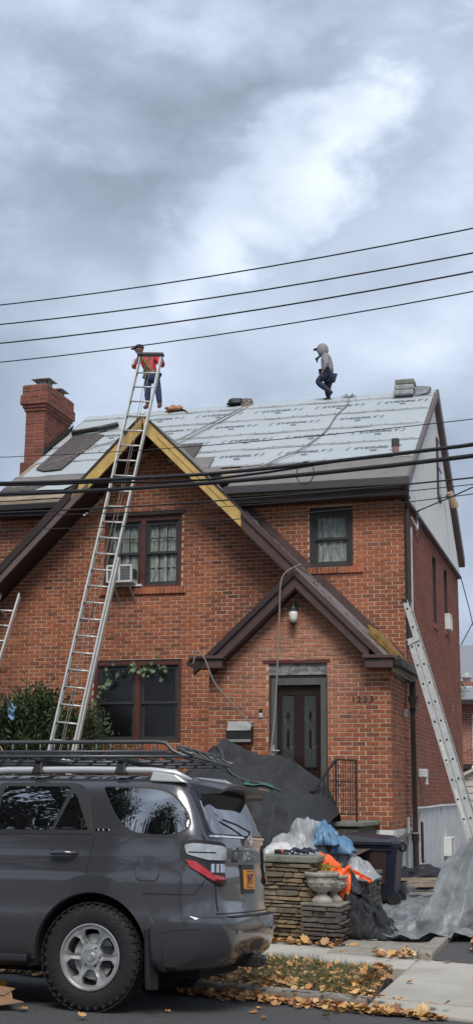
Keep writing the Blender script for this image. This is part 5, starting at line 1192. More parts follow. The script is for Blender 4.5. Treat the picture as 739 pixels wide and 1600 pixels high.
heap('black_debris', 'dark crumpled sheet lying on the path in front of the grey tarp', 'debris', tarp_k, -2.52, 14.95, .26, .42, .03, [(-1,.22),(-.5,.26),(0,.15),(.5,.10),(1,.04)], 57, 6, .10, 50, 40)
# big grey tarp: ground sheet and hanging drape round the ladder foot
q = MB()
def gt(u, v):
    x = -2.95+u*1.75; yb = 19.0-.6*u; yf = interp(x, [(-2.95,15.2),(-2.6,14.70),(-2.3,14.42),(-2.0,14.42),(-1.7,14.65),(-1.1,15.0)])
    y = yb+(yf-yb)*v; z = .045+(y-13.6)/7*.2
    w_ = crumple(x*1.3, y*.5, 1, 2.6, .16)+crumple(x, y, 4, 6, .035)
    if .9 < v: w_ += .05
    if x < -2.3 and y > 17.2: w_ *= .5
    return (x-w_*.5, y-.35*w_, z+abs(w_)+.012)
q.sheet(gt, 110, 110)
nA = len(q.v)
def dr(u, v):
    # drawn up from the ground to the ladder foot, and on beyond it
    Lx = interp(v, [(0,-2.66),(.10,-2.40),(.25,-2.14),(.5,-1.96),(.78,-1.84),(1,-1.60)]); Lz = interp(v, [(0,.03),(.10,.10),(.25,.26),(.5,.54),(.78,.86),(1,1.13)])
    x = Lx+(u**1.15)*(1.0+.6*(1-v)); lift = .55*max(0, x+1.80)**1.1*(1-v); z = Lz+lift+u*.25*v
    y = 14.46+1.30*v+.55*u-.26*math.sin(v*math.pi)*(.3+.7*u)+.5*max(0, x+1.9)*(1-v)
    ang = x*.9+z*.42; w_ = .13*rays(x, z, -1.5, 1.35, 9, .3)+crumple(x*1.2, z*.7, 3, 3.2, .07)+crumple(x, z, 8, 9, .016)
    if v < .03: y -= .01; z += .012
    return (x+.04*math.sin(z*6)*(1-u), y-w_*(.35+.65*min(1, v*4)), z)
q.sheet(dr, 130, 80)
gt_o = q.build('grey_tarp', tarp_g, smooth=True, solid=.003, fix=False); tag(gt_o, 'huge grey tarp spread over the driveway and drawn up round the ladder foot', 'tarp')
q = MB()
for k in range(6):
    u = .12+k*.15; p = Vector(dr(u, .035)); q.lathe([(.006,-.004),(.016,-.004),(.016,.004),(.006,.004)], p+Vector((0,-.012,.0)), 10, ax='y')
gp_ = q.build('eyelet', blackish, gt_o)
# old boards showing on the path behind the tarp
for k, (x, y, l, a) in enumerate(((-2.25,18.6,1.1,.1),(-2.3,19.3,1.2,-.06),(-2.75,19.9,.9,.2))):
    q = MB(); d = Vector((math.cos(a), math.sin(a), 0))*l/2; q.bar(Vector((x,y,.36))-d, Vector((x,y,.38))+d, .16, .03); tag(q.build('loose_board', deckwood), ['weathered board lying nearest on the grey tarp','middle weathered board lying on the grey tarp','farthest board lying by the drain pipes'][k], 'board')
lump('felt_scrap', 'black felt scraps bunched at the foot of the downspout', 'scrap', (-2.95,20.6,.33), (.40,.45,.16), blackbag, 5, flat=1, amp=.7)

# ---------------------------------------------------------------- planting
def leaves(mb, pts, size, r, asp=.36, droop=.3):
    for (c, out) in pts:
        out = Vector(out)+Vector((r.gauss(0,.55), r.gauss(0,.55), r.gauss(0,.45)))
        if out.length < .1: out = Vector((0,0,1))
        out.normalize(); sd_ = out.cross(Vector((r.gauss(0,1), r.gauss(0,1), r.gauss(0,1))))
        if sd_.length < .05: continue
        sd_.normalize(); l = size*r.uniform(.6,1.3); w_ = l*asp; up_ = out.cross(sd_); c = Vector(c)
        mid = c+out*l*.5+up_*l*.06; tip = c+out*l-up_*l*droop*.4
        mb.add([c, mid+sd_*w_*.5, tip, mid-sd_*w_*.5], [(0,1,2,3)])
def shrub(name, label, c, rad, n, size, seed, m=leaf_g, cat='shrub', asp=.36, stems=9, group=None):
    r = random.Random(seed); rt = empty(name, c); tag(rt, label, cat, group); mb = MB(); cl = []
    c = Vector(c)
    for k in range(stems*5):
        h = r.uniform(.08,1); an = r.uniform(0,6.28); f = r.uniform(.3,1)*math.sqrt(max(.06, 1-(max(0, h-.45)/.6)**2)); d = Vector((math.cos(an), math.sin(an), .3+h)).normalized()
        cl.append((c+Vector((math.cos(an)*rad[0]*f, math.sin(an)*rad[1]*f, rad[2]*h)), d))
    pts = []
    for k in range(n):
        p, d = r.choice(cl); s_ = r.uniform(.09,.20)
        pts.append((p+Vector((r.gauss(0,s_), r.gauss(0,s_), r.gauss(0,s_*.9))), d))
    leaves(mb, pts, size, r, asp); mb.build('foliage', m, rt, fix=False)
    q = MB()
    for k in range(stems): p, d = cl[k]; q.tube([c+Vector((r.gauss(0,.1), r.gauss(0,.1), -.05)), c.lerp(p, .5)+Vector((r.gauss(0,.08),0,0)), p], [.022,.014,.006], 5)
    q.build('stem', bark, rt); return rt
shrub('evergreen_shrub', 'tall glossy evergreen shrub under the left edge ladder', (-10.25,20.9,.95), (.75,.55,2.05), 9000, .11, 3)
shrub('evergreen_shrub', 'evergreen shrub with the blue cloth on it, left of the long ladder', (-9.50,20.7,.95), (.62,.5,2.20), 9000, .10, 5)
shrub('evergreen_shrub', 'darker shrub between the long ladder and the lower window', (-8.80,21.0,.98), (.55,.4,1.85), 7000, .08, 8)
shrub('evergreen_shrub', 'small leggy shrub growing against the lower window sill', (-8.1,21.45,.98), (.6,.25,1.30), 2600, .07, 12)
q = MB(); q.sheet(lambda u, v: (-10.18+.42*u, 20.35-.12*v, 3.10-.02*v+.07*math.sin(u*3.1)-.16*abs(u-.5)**2*3+.02*fold(u*3, v*3, 2, 1)), 24, 10); tag(q.build('dark_cloth', blackbag, smooth=True, solid=.005), 'dark cloth draped on top of the evergreen shrub', 'cloth')
for k, (a, b) in enumerate((((-10.22,20.25,2.86),(-10.10,20.28,3.06)), ((-9.80,20.25,2.82),(-9.78,20.28,3.06)))):
    q = MB(); A = Vector(a); B = Vector(b); q.sheet(lambda u, v: A.lerp(B, v)+Vector((.13*(u-.5), .03*math.sin(v*8), .03*math.sin(u*6))), 6, 10); tag(q.build('blue_cloth', tarp_b, smooth=True, solid=.004), ['light blue cloth corner hanging at the left of the dark cloth on the shrub','light blue cloth corner hanging at the right of the dark cloth on the shrub'][k], 'cloth')
q = MB(); q.tube([(-10.15,20.0,2.75),(-9.62,20.0,2.05),(-9.4,20.0,1.1)],.014,6); tag(q.build('wooden_handle', mat('tool_handle',(.30,.22,.13),.8)), 'wooden tool handle leaning across the evergreen shrubs', 'handle')
iv = empty('ivy_vine', (-8.95,21.92,2.2)); tag(iv, 'pale ivy vine arching over the top of the lower window', 'vine')
path = [(-9.0,2.3),(-9.0,2.8),(-8.93,3.2),(-8.86,3.5),(-8.72,3.68),(-8.5,3.76),(-8.25,3.85),(-8.0,3.86),(-7.85,3.78),(-7.7,3.80),(-7.55,3.76)]
q = MB(); q.tube([(x,21.95,z) for x, z in path], .006, 5); q.build('stem', bark, iv); r = random.Random(4); pr = []
for v_ in range(3):
    q = MB(); s_ = .055+.012*v_; pts = [(0,-.3),(.5,-.55),(.95,-.1),(.55,.15),(.75,.7),(.2,.55),(0,1.15),(-.2,.55),(-.75,.7),(-.55,.15),(-.95,-.1),(-.5,-.55)]
    q.add([(x*s_, -.012*abs(x), z*s_) for x, z in pts]+[(0,0.006,.1*s_)], [(i, (i+1) % 12, 12) for i in range(12)]); pr.append(q.build('leaf', leaf_iv, iv, local=True, origin=(0,0,0), fix=False))
for k in range(54):
    t_ = k/53*(len(path)-1); i = min(int(t_), len(path)-2); f = t_-i; x = path[i][0]*(1-f)+path[i+1][0]*f; z = path[i][1]*(1-f)+path[i+1][1]*f
    loc = Vector((x+r.gauss(0,.06), 21.93-r.uniform(0,.05), z+r.gauss(-.02,.075)))-iv.location; rot = (r.gauss(0,.5), r.gauss(0,.8)+math.pi*.9, r.gauss(0,.5))
    o = pr[k] if k < 3 else dup(pr[k % 3], loc, iv); o.location = loc; o.rotation_euler = rot; s_ = r.uniform(.45,1.15); o.scale = (s_,s_,s_)

# grass and leaf litter
r = random.Random(11); mb = MB()
for k in range(26000):
    s_ = r.uniform(-9.6,-4.95); t_ = r.uniform(9.89,11.55)
    lim = -4.93-(t_-9.87)*.385-.02
    if s_ > lim: continue
    if noise.noise(Vector((s_*1.6, t_*1.6, 3))) < -.12 and r.random() < .75: continue
    p = ST(s_, t_, -.02); h = r.uniform(.04,.11); a = r.uniform(0,6.28); b = Vector((math.cos(a), math.sin(a), 0))*.004; ln = Vector((r.gauss(0,.5), r.gauss(0,.5), 0))*h*.6
    mb.add([p-b, p+b, p+ln+Vector((0,0,h))], [(0,1,2)])
tag(mb.build('grass', grass_m, fix=False), 'short patchy green grass on the verge', 'grass', kind='stuff')
OUT = [(0,-1),(.42,-.72),(.85,-.62),(.80,-.15),(1.0,.30),(.60,.50),(.34,.95),(0,.85),(-.34,.95),(-.60,.50),(-1.0,.30),(-.80,-.15),(-.85,-.62),(-.42,-.72)]
def leaf_shape(mb, p, size, r, tilt=.5):
    a = r.uniform(0,6.28); cu = r.uniform(.1,.9)*size; tx, ty = r.gauss(0,tilt), r.gauss(0,tilt); s_ = size*.5; vs = []
    ca_, sa_ = math.cos(a), math.sin(a)
    for x, y in OUT+[(0,0)]:
        x0_, y0_ = x*s_, y*s_*.95; z_ = cu*(x*x*.35+.25*y*y*r.uniform(.6,1.2)); vs.append((p.x+x0_*ca_-y0_*sa_, p.y+x0_*sa_+y0_*ca_, p.z+z_+tx*x0_+ty*y0_+abs(tx)*s_*.7+abs(ty)*s_*.7+.003))
    n = len(OUT); mb.add(vs, [(i, (i+1) % n, n) for i in range(n)])
mb = MB(); r = random.Random(21)
def zside(s_, t_): return (-.05*(t_-7.95) if t_ < 9.7 else 0.0)
def scatter(n, s0, s1, t0, t1, size, pile=0.0, cond=None, gauss=False):
    for k in range(n):
        s_ = r.uniform(s0, s1); t_ = (r.gauss((t0+t1)/2, (t1-t0)/4) if gauss else r.uniform(t0, t1))
        if cond and not cond(s_, t_): continue
        z_ = zside(s_, t_)
        if gauss and t_ > 9.7: z_ = 0
        leaf_shape(mb, ST(s_, t_, z_+r.uniform(0, pile)), size*r.choice((.55,.7,.85,1,1.15,1.45)), r, .32)
onv = lambda s_, t_: s_ < -4.93-(t_-9.87)*.385 and noise.noise(Vector((s_*1.1, t_*1.3, 9))) > -.25
scatter(760, -6.6,-4.6,9.40,9.76,.046,.03,gauss=True)
scatter(260, -7.1,-5.9,9.5,9.95,.048,.03,gauss=True)
scatter(120, -4.95,-4.2,9.5,9.72,.07,.012,gauss=True)
scatter(1000, -7.6,-4.95,9.9,11.5,.048,.012,cond=onv)
scatter(300, -11.5,-7.6,9.9,11.5,.075,.012,cond=onv)
scatter(170, -5.9,-5.0,9.95,11.4,.075,.03,cond=lambda s_, t_: abs(s_-(-5.03-(t_-9.87)*.385)) < .14)
scatter(110, -8.0,-6.6,12.6,12.80,.075,.02)
scatter(150, -9.5,-6.9,9.6,9.75,.08,.02,gauss=True)
scatter(50, -12,-8.6,9.2,9.7,.09,.02)
for k in range(230):
    x = -1.45+abs(r.gauss(0,.34)); y = 13.9+abs(r.gauss(0,.42)); leaf_shape(mb, Vector((x, y, .03+(y-13.3)*.03+r.uniform(0,.05))), .078*r.uniform(.6,1.2), r, .5)
for k in range(60): leaf_shape(mb, Vector((-2.1+r.gauss(0,.16), 13.5+r.gauss(0,.12), .02)), .07*r.uniform(.6,1.2), r, .4)
tag(mb.build('leaf_litter', leaf_f, fix=False), 'drifts of curled orange brown fallen leaves', 'leaf litter', kind='stuff')
iso = [('walk', 'orange brown leaf lying alone on the sidewalk', [(-5.3,12.2),(-5.45,11.3),(-4.6,12.0),(-6.5,12.3),(-4.45,12.45),(-5.0,10.7)]), ('street', 'orange brown leaf lying alone on the asphalt', [(-5.45,8.85),(-5.2,8.6),(-6.35,8.05),(-5.9,8.35),(-6.15,7.65),(-6.75,7.7),(-5.55,9.1),(-4.9,9.0),(-4.1,9.2),(-4.3,9.45)])]
for nm, lb, L_ in iso:
    for (s_, t_) in L_:
        m2 = MB(); leaf_shape(m2, ST(s_, t_, zside(s_, t_)+.003), .075*r.uniform(.6,1.15), r, .2)
        tag(m2.build('fallen_leaf', leaf_f, fix=False), lb, 'leaf', 'single leaves on the '+nm)
q = MB(); c0 = ST(-7.15,7.66,.02); P = lambda a, b, z: c0+ES*a+ET*b+Vector((0,0,z))
q.add([P(-.55,-.05,.03),P(-.15,-.16,.0),P(.1,-.14,.0),P(.42,.02,.05),P(.30,.03,.06),P(.22,.10,.10),P(-.2,.12,.09),P(-.5,.1,.06)], [(0,1,2,3,4,5,6,7)])
q.add([P(-.28,.06,.085),P(.2,.04,.075),P(.24,.12,.12),P(-.25,.14,.13)], [(0,1,2,3)])
tag(q.build('cardboard_scrap', cardboard, solid=.006), 'torn flat cardboard lying on the road in front of the rear wheel', 'cardboard')
m2 = MB(); leaf_shape(m2, ST(-7.18,7.9,.10), .13, r, .3); tag(m2.build('fallen_leaf', mat('gold_leaf', (.50,.26,.03), .7, var=.3, vs=20), fix=False), 'golden leaf standing up behind the cardboard scrap', 'leaf')

# ---------------------------------------------------------------- far right background
nb = empty('brick_house', (0,40,.2)); tag(nb, 'distant brick house with a grey roof right of the side wall', 'house')
q = MB(); wall_cells(q, -4.7, 8, .2, 4.35, [(-3.95,-2.9,3.0,4.05)], lambda u, d, z: (u,40-d,z), .3); q.build('wall', mortar, nb)
q = MB(); brick_mesh(q, bricks_on(-4.7, -2.2, .3, 4.35, [(-3.95,-2.9,3.0,4.05)], seed=33), lambda u, d, z: (u,40-d,z), 4); tag(q.build('brick_courses', brick_bg, nb, fix=False), kind='stuff')
q = MB(); q.prism([(-4.9,39.5,4.36),(8,39.5,4.36),(8,45,6.6),(-4.9,45,6.6)], (0,0,.1)); q.build('roof', mat('grey_shingle', (.22,.235,.25), .9, var=.15, vs=12), nb)
q = MB(); q.box(-4.9,8,39.38,39.5,4.28,4.42); q.build('gutter', brown_dk, nb)
q = MB(); q.box(-4.45,-3.95,40.5,41.2,4.4,4.95); q.build('chimney', stucco, nb); q = MB(); q.box(-4.47,-3.93,40.48,41.22,4.952,5.06); q.build('chimney_top', brick_bg, nb); q = MB(); q.lathe([(.10,0),(.13,.12),(.20,.13),(.20,.17),(.08,.3)],(-4.15,40.8,5.06),10); q.build('chimney_cap', galv, nb)
wn_ = MB(); wn_.box(-3.95,-2.9,40.02,40.1,3.0,4.05); o = wn_.build('window', white_pl, nb); q = MB(); q.box(-3.82,-3.0,40.01,40.018,3.1,3.95); q.build('pane', pane_scr, o)
q = MB(); q.box(-4.65,-2.5,39.7,39.98,2.38,2.52); q.build('ledge', brown_dk, nb); q = MB(); q.tube([(-3.9,39.6,2.45),(-3.9,39.55,2.35)],.06,8); q.build('lamp', glow, nb)
gr_ = empty('garage', (-2,34,.25)); tag(gr_, 'cream clapboard garage behind the foot of the right ladder', 'garage')
q = MB(); q.prism([(-3.72,34.03,.2),(-.3,34.03,.2),(-.3,34.03,1.98),(-2.0,34.03,2.75),(-3.72,34.03,2.0)], (0,4,0)); q.build('wall', mat('cream_siding', (.52,.50,.44), .8), gr_)
for k in range(10):
    z_ = .98+k*.17; xa = -3.73; xb = -.28
    if z_ > 1.95: xa = -3.72+(z_-2.0)/.75*1.72+.05
    if xa > -2.1: break
    q = MB(); q.hexa([(xa,33.99,z_),(xb,33.99,z_),(xb,34.02,z_),(xa,34.02,z_),(xa,34.01,z_+.16),(xb,34.01,z_+.16),(xb,34.025,z_+.16),(xa,34.025,z_+.16)]); q.build('clapboard', MATS['cream_siding'], gr_)
q = MB(); q.box(-3.35,-.6,33.97,34.01,.25,.96); q.build('door_panel', white_pl, gr_)
q = MB(); q.prism([(-3.95,33.85,1.93),(-2.0,33.85,2.82),(-2.0,33.85,2.90),(-3.95,33.85,2.01)], (0,4.3,0)); q.prism([(-.05,33.85,1.93),(-2.0,33.85,2.82),(-2.0,33.85,2.90),(-.05,33.85,2.01)], (0,4.3,0)); q.build('roof', MATS['cream_siding'], gr_)
shrub('small_shrub', 'small dark shrub growing on the ledge of the distant brick house', (-4.35,39.5,4.5), (.18,.2,.35), 260, .09, 61)
q = MB(); q.prism([(-24,31,.3),(-3.9,31,.3),(-3.9,31,1.6),(-24,31,1.6)], (0,.1,0))
tag(q.build('backyard_fence', deckwood), 'plain board fence in the back yard behind the house', 'fence')

# trees across the street, behind the viewer; they show as reflections in the glass and paint
def tree(x, y, h, seed, label):
    r = random.Random(seed); rt = empty('street_tree', (x,y,0)); tag(rt, label, 'tree', 'trees across the street'); q = MB(); ends = []
    def grow(p, d, l, rad, dep):
        e = p+d*l; mid = p.lerp(e,.5)+Vector((r.gauss(0,.06*l), r.gauss(0,.06*l), 0)); q.tube([p, mid, e], [rad, rad*.85, rad*.68], 7 if dep < 2 else 4, caps=False)
        if dep >= 4: ends.append((e, d)); return
        ends.append((e, d)) if dep > 2 else None
        for k in range(3 if dep else 5):
            nd = (d+Vector((r.gauss(0,.55), r.gauss(0,.55), r.gauss(.08,.3)))).normalized(); grow(e, nd, l*r.uniform(.6,.82), rad*.62, dep+1)
    grow(Vector((x,y,-.3)), Vector((0,0,1)), h*.32, h*.028, 0); q.build('trunk', bark, rt, fix=False); mb = MB()
    pts = []
    for k in range(16000):
        p, d = r.choice(ends); pts.append((p+Vector((r.gauss(0,.5), r.gauss(0,.5), r.gauss(0,.45))), d))
    leaves(mb, pts, .24, r, .6); mb.build('crown', leaf_g, rt, fix=False)
tree(-9.5,-3.2,17,1,'leafy street tree across the road, nearest behind the viewer')
tree(-15.5,-2.5,16,2,'leafy street tree across the road, second to the left')
tree(-22,-4,16,4,'leafy street tree across the road, last on the left')
tree(-2.0,-9,17,6,'leafy street tree across the road, set back on the right')
# ---------------------------------------------------------------- parked SUV
paint = mat('gunmetal_paint', (0.098,0.095,0.103), .20, .65, coat=1.0, var=.06, vs=60)
paint.node_tree.nodes['Principled BSDF'].inputs['Coat Roughness'].default_value = .06
paint_d = mat('gunmetal_flare', (0.045,0.046,0.056), .35, .4, coat=.7)
tint = mat('tinted_glass', (0.004,0.004,0.006), .012, spec=1.0)
tint.node_tree.nodes['Principled BSDF'].inputs['IOR'].default_value = 2.7
rubber = mat('tyre_rubber', (0.012,0.012,0.013), .75, var=.3, vs=30, bump=.3, bs=60)
rim_m = mat('alloy_rim', (.52,.51,.49), .32, .75, var=.08)
blk_pl = mat('black_plastic', (.013,.013,.014), .5)
silver = mat('silver_roof_rail', (.62,.63,.64), .35, .5)
rackm = mat('grey_rack_steel', (.10,.105,.11), .4, .5)
chrome = mat('chrome', (.75,.76,.78), .08, 1.0)
lamp_c = mat('clear_lamp', (.42,.43,.43), .15, .3, coat=1.0, var=.25, vs=14)
lamp_r = mat('red_lamp', (.42,.006,.012), .12, coat=1.0); lamp_rd = mat('dark_red_lamp', (.05,.004,.008), .1, coat=1.0)
inner_k = mat('wheel_well', (.006,.006,.006), .95)

CY = R(178.8); CR = R(2.9)
car = empty('parked_suv', (-3.85+.043,9.41+.88,-.045)); car.rotation_euler = (Matrix.Rotation(CY, 3, 'Z') @ Matrix.Rotation(CR, 3, 'X')).to_euler()
tag(car, 'dark grey SUV with a steel roof basket parked at the kerb', 'car')
KZ = [ # z, w, xr, xf, rr, rf
 (.30,.78,-.80,3.40,.28,.45),(.34,.86,-.92,3.52,.28,.42),(.42,.895,-1.02,3.62,.28,.40),(.50,.905,-1.045,3.68,.27,.38),(.60,.91,-1.06,3.70,.26,.38),(.66,.912,-1.055,3.70,.25,.38),
 (.695,.912,-1.05,3.70,.25,.38),(.705,.912,-.985,3.70,.24,.38),(.76,.912,-.965,3.70,.23,.38),(.88,.915,-.955,3.69,.22,.38),(.98,.918,-.95,3.66,.21,.38),(1.03,.912,-.945,3.60,.21,.40),(1.07,.900,-.94,3.50,.21,.42),
 (1.10,.893,-.94,3.20,.21,.5),(1.12,.890,-.94,2.75,.21,.5),(1.15,.888,-.94,2.50,.21,.4),(1.26,.872,-.935,2.36,.20,.35),(1.30,.862,-.93,2.30,.20,.34),(1.36,.842,-.905,2.22,.19,.32),(1.46,.81,-.86,2.06,.18,.32),(1.58,.765,-.80,1.85,.17,.32),
 (1.66,.73,-.755,1.68,.17,.32),(1.70,.70,-.735,1.58,.17,.32),(1.735,.64,-.70,1.42,.17,.32),(1.755,.55,-.60,1.20,.17,.3),(1.768,.40,-.45,.9,.15,.25),(1.772,.12,-.1,.5,.05,.05)]
KZ = [(a[0], a[1]*.965, a[2]+.045)+a[3:] for a in KZ]
def kz(z):
    if z <= KZ[0][0]: return KZ[0][1:]
    for a, b in zip(KZ[:-1], KZ[1:]):
        if z <= b[0]:
            f = (z-a[0])/(b[0]-a[0]); return tuple(a[i]*(1-f)+b[i]*f for i in range(1, 6))
    return KZ[-1][1:]
def post(x, y, z):
    w_ = .92
    if x < -.3: x -= .06*(1-(y/w_)**2)*min(1, (-x-.3)/.6)
    if x < -.15: y *= 1-.15*min(1, (-x-.15)/.9)**1.6
    if x > 2.6: x += .10*(1-(y/w_)**2)*min(1, (x-2.6)/.9)
    if z < 1.2: y *= 1-.05*max(0, (x-2.9)/.8)**2
    return Vector((x, y, z))
def PS(s, z, off=0.0):
    """left rear quarter of the outline: s<0 along the side (towards the front), then round the corner, then across the tail"""
    w_, xr, xf, rr, rf_ = kz(z); q = rr*math.pi/2
    if s <= 0: x, y, nx_, ny_ = xr+rr-s, w_+off, 0, 1; return post(x, y, z)
    if s < q: a = s/rr; return post(xr+rr-(rr+off)*math.sin(a), w_-rr+(rr+off)*math.cos(a), z)
    return post(xr-off, w_-rr-(s-q), z)
def SX(x, z, off=0.0): w_, xr, xf, rr, rf_ = kz(z); return PS(xr+rr-x, z, off)
def RY(y, z, off=0.0):
    w_, xr, xf, rr, rf_ = kz(z); q = rr*math.pi/2; return PS(q+(w_-rr-y), z, off) if y >= 0 else (lambda p: Vector((p.x, -p.y, p.z)))(PS(q+(w_-rr+y), z, off))
# body shell
def ringpts(z):
    w_, xr, xf, rr, rf_ = kz(z); L_ = []
    rf_ = min(rf_, w_*.9, (xf-xr)*.4); rr = min(rr, w_*.9)
    ns = 26
    for i in range(ns): f = i/ns; L_.append((xf-rf_+(xr+rr-xf+rf_)*f, w_))
    for i in range(8): a = i/8*math.pi/2; L_.append((xr+rr-rr*math.sin(a), w_-rr+rr*math.cos(a)))
    for i in range(12): f = i/12; L_.append((xr, (w_-rr)*(1-2*f)))
    for i in range(8): a = math.pi/2*(1-i/8); L_.append((xr+rr-rr*math.sin(a), -(w_-rr+rr*math.cos(a))))
    for i in range(ns): f = i/ns; L_.append((xr+rr+(xf-rf_-xr-rr)*f, -w_))
    for i in range(8): a = i/8*math.pi/2; L_.append((xf-rf_+rf_*math.sin(a), -(w_-rf_+rf_*math.cos(a))))
    for i in range(12): f = i/12; L_.append((xf, -(w_-rf_)*(1-2*f)))
    for i in range(8): a = math.pi/2*(1-i/8); L_.append((xf-rf_+rf_*math.sin(a), w_-rf_+rf_*math.cos(a)))
    return [post(x, y, z) for x, y in L_]
zs = []
for a, b in zip(KZ[:-1], KZ[1:]):
    n = max(1, int((b[0]-a[0])/.045)); zs += [a[0]+(b[0]-a[0])*i/n for i in range(n)]
zs.append(KZ[-1][0])
vs = []; fs = []; n = None
for z in zs:
    p = ringpts(z); n = len(p); vs += p
for i in range(len(zs)-1):
    for j in range(n): a = i*n+j; b = i*n+(j+1) % n; fs.append((a, b, b+n, a+n))
fs.append(tuple(range(n-1, -1, -1))); fs.append(tuple((len(zs)-1)*n+j for j in range(n)))
q = MB(); q.add(vs, fs); body = q.build('body', [paint, inner_k], car, local=True, origin=(0,0,0))
cutters = []
for xa in (0, 2.79):
    for sg in (1, -1):
        c = MB(); c.lathe([(.445, sg*.50), (.445, sg*1.3)], (xa,0,.41), 40, ax='y'); c.box(xa-.445,xa+.445,min(sg*.50,sg*1.3),max(sg*.50,sg*1.3),-.2,.41) if False else None
        o = c.build('arch_cutter', [inner_k], car, local=True, origin=(0,0,0)); md = body.modifiers.new('arch', 'BOOLEAN'); md.operation = 'DIFFERENCE'; md.solver = 'EXACT'; md.object = o
        try: md.material_mode = 'TRANSFER'
        except Exception: pass
        cutters.append(o)
bpy.context.view_layer.update()
dg = bpy.context.evaluated_depsgraph_get(); me2 = bpy.data.meshes.new_from_object(body.evaluated_get(dg)); body.modifiers.clear(); body.data = me2; me2.name = 'body'
for o in cutters: bpy.data.objects.remove(o)
for p in me2.polygons:
    c = p.center
    for xa in (0, 2.79):
        if abs((Vector((c.x-xa, 0, c.z-.41))).length-.445) < .02 and abs(p.normal.y) < .3 and abs(c.y) > .5 and c.z > .3: p.material_index = 1
        if abs(abs(c.y)-.5) < .01 and (Vector((c.x-xa, 0, c.z-.41))).length < .47: p.material_index = 1
me2.polygons.foreach_set('use_smooth', [True]*len(me2.polygons)); me2.set_sharp_from_angle(angle=R(32))

def patch2(nm, m, outline, fn, off=.004, base=-.01, par=None, res=.05, smooth=True, mirror=False, holes=()):
    """a panel conforming to the bodywork: outline in 2D surface coordinates, fn(a, b, off) -> point"""
    def refine(o):
        P = []
        for i in range(len(o)):
            a = Vector(o[i]); b = Vector(o[(i+1) % len(o)]); k = max(1, int((b-a).length/res))
            P += [a.lerp(b, j/k) for j in range(k)]
        return P
    o = refine(outline); hs = [refine(h) for h in holes]; pts = list(o); edges = [(i, (i+1) % len(o)) for i in range(len(o))]
    for h in hs: k0 = len(pts); pts += h; edges += [(k0+i, k0+(i+1) % len(h)) for i in range(len(h))]
    def inside(p, poly):
        c = False
        for i in range(len(poly)):
            a, b = poly[i], poly[i-1]
            if (a.y > p.y) != (b.y > p.y) and p.x < (b.x-a.x)*(p.y-a.y)/(b.y-a.y)+a.x: c = not c
        return c
    xs = [p.x for p in o]; ys = [p.y for p in o]; x = min(xs)+res*.5
    while x < max(xs):
        y = min(ys)+res*.5
        while y < max(ys):
            p = Vector((x, y))
            if inside(p, o) and not any(inside(p, h) for h in hs) and min((p-e).length for e in pts[:len(o)]) > res*.4: pts.append(p)
            y += res
        x += res
    v2, _, f2, _, _, _ = geometry.delaunay_2d_cdt(pts, edges, [], 0, 1e-5)
    f2 = [f for f in f2 if (lambda c: inside(c, o) and not any(inside(c, h) for h in hs))(sum((v2[i] for i in f), Vector((0,0)))/len(f))]
    k = len(v2); V3 = [fn(p.x, p.y, off) for p in v2]; B3 = [fn(p.x, p.y, base) for p in v2]
    from collections import Counter
    ec = Counter()
    for f in f2:
        for i in range(len(f)): ec[frozenset((f[i], f[(i+1) % len(f)]))] += 1
    F = [tuple(f) for f in f2]
    for f in f2:
        for i in range(len(f)):
            a, b = f[i], f[(i+1) % len(f)]
            if ec[frozenset((a, b))] == 1: F.append((b, a, a+k, b+k))
    q = MB(); q.add(V3+B3, F); out_ = [q.build(nm, m, par or car, local=True, origin=(0,0,0), smooth=smooth, auto=35)]
    if mirror:
        q = MB(); q.add([Vector((p.x, -p.y, p.z)) for p in V3+B3], [tuple(reversed(f)) for f in F]); out_.append(q.build(nm, m, par or car, local=True, origin=(0,0,0), smooth=smooth, auto=35))
    return out_
def rounded(pts, r, n=5):
    P = [Vector(p) for p in pts]; o = []
    for i in range(len(P)):
        a, b, c = P[i-1], P[i], P[(i+1) % len(P)]; rr_ = r if not isinstance(r, (list, tuple)) else r[i]
        d1_ = (a-b).normalized()*min(rr_, (a-b).length*.45); d2_ = (c-b).normalized()*min(rr_, (c-b).length*.45)
        for k in range(n+1): t_ = k/n; o.append((b+d1_)*(1-t_)**2+b*2*t_*(1-t_)+(b+d2_)*t_**2)
    return o
# side glass (x, z)
def grow(o, d):
    c = sum((Vector(p) for p in o), Vector((0,0)))/len(o); return [Vector(p)+(Vector(p)-c).normalized()*d for p in o]
qw = rounded([(.02,1.655),(-.515,1.635),(-.68,1.46),(-.715,1.35),(-.60,1.295),(-.28,1.30),(-.13,1.43)], [.04,.16,.08,.06,.09,.12,.1])
patch2('quarter_window_seal', blk_pl, grow(qw, .016), SX, .003, mirror=True); patch2('quarter_window', tint, qw, SX, .007, mirror=True)
dw = rounded([(.79,1.655),(.20,1.655),(.10,1.60),(.02,1.32),(.80,1.315)], [.03,.08,.06,.03,.02])
patch2('door_window_seal', blk_pl, rounded([(.93,1.685),(.22,1.685),(.14,1.60),(.04,1.285),(.93,1.28)], [.03,.1,.06,.02,.02]), SX, .004, mirror=True)
dws = patch2('rear_door_window', tint, rounded([(.79,1.655),(.285,1.655),(.255,1.58),(.33,1.32),(.80,1.315)], [.02,.03,.04,.02,.02]) if False else rounded([(.88,1.655),(.29,1.655),(.40,1.318),(.88,1.315)], [.02,.04,.02,.02]), SX, .008, mirror=True)
patch2('rear_quarter_light', tint, rounded([(.262,1.62),(.24,1.60),(.085,1.322),(.37,1.32)], [.02,.03,.02,.02]), SX, .008, mirror=True)
patch2('front_door_window', tint, rounded([(1.0,1.655),(1.45,1.655),(1.98,1.32),(1.0,1.315)], [.02,.08,.04,.02]), SX, .006, mirror=True)
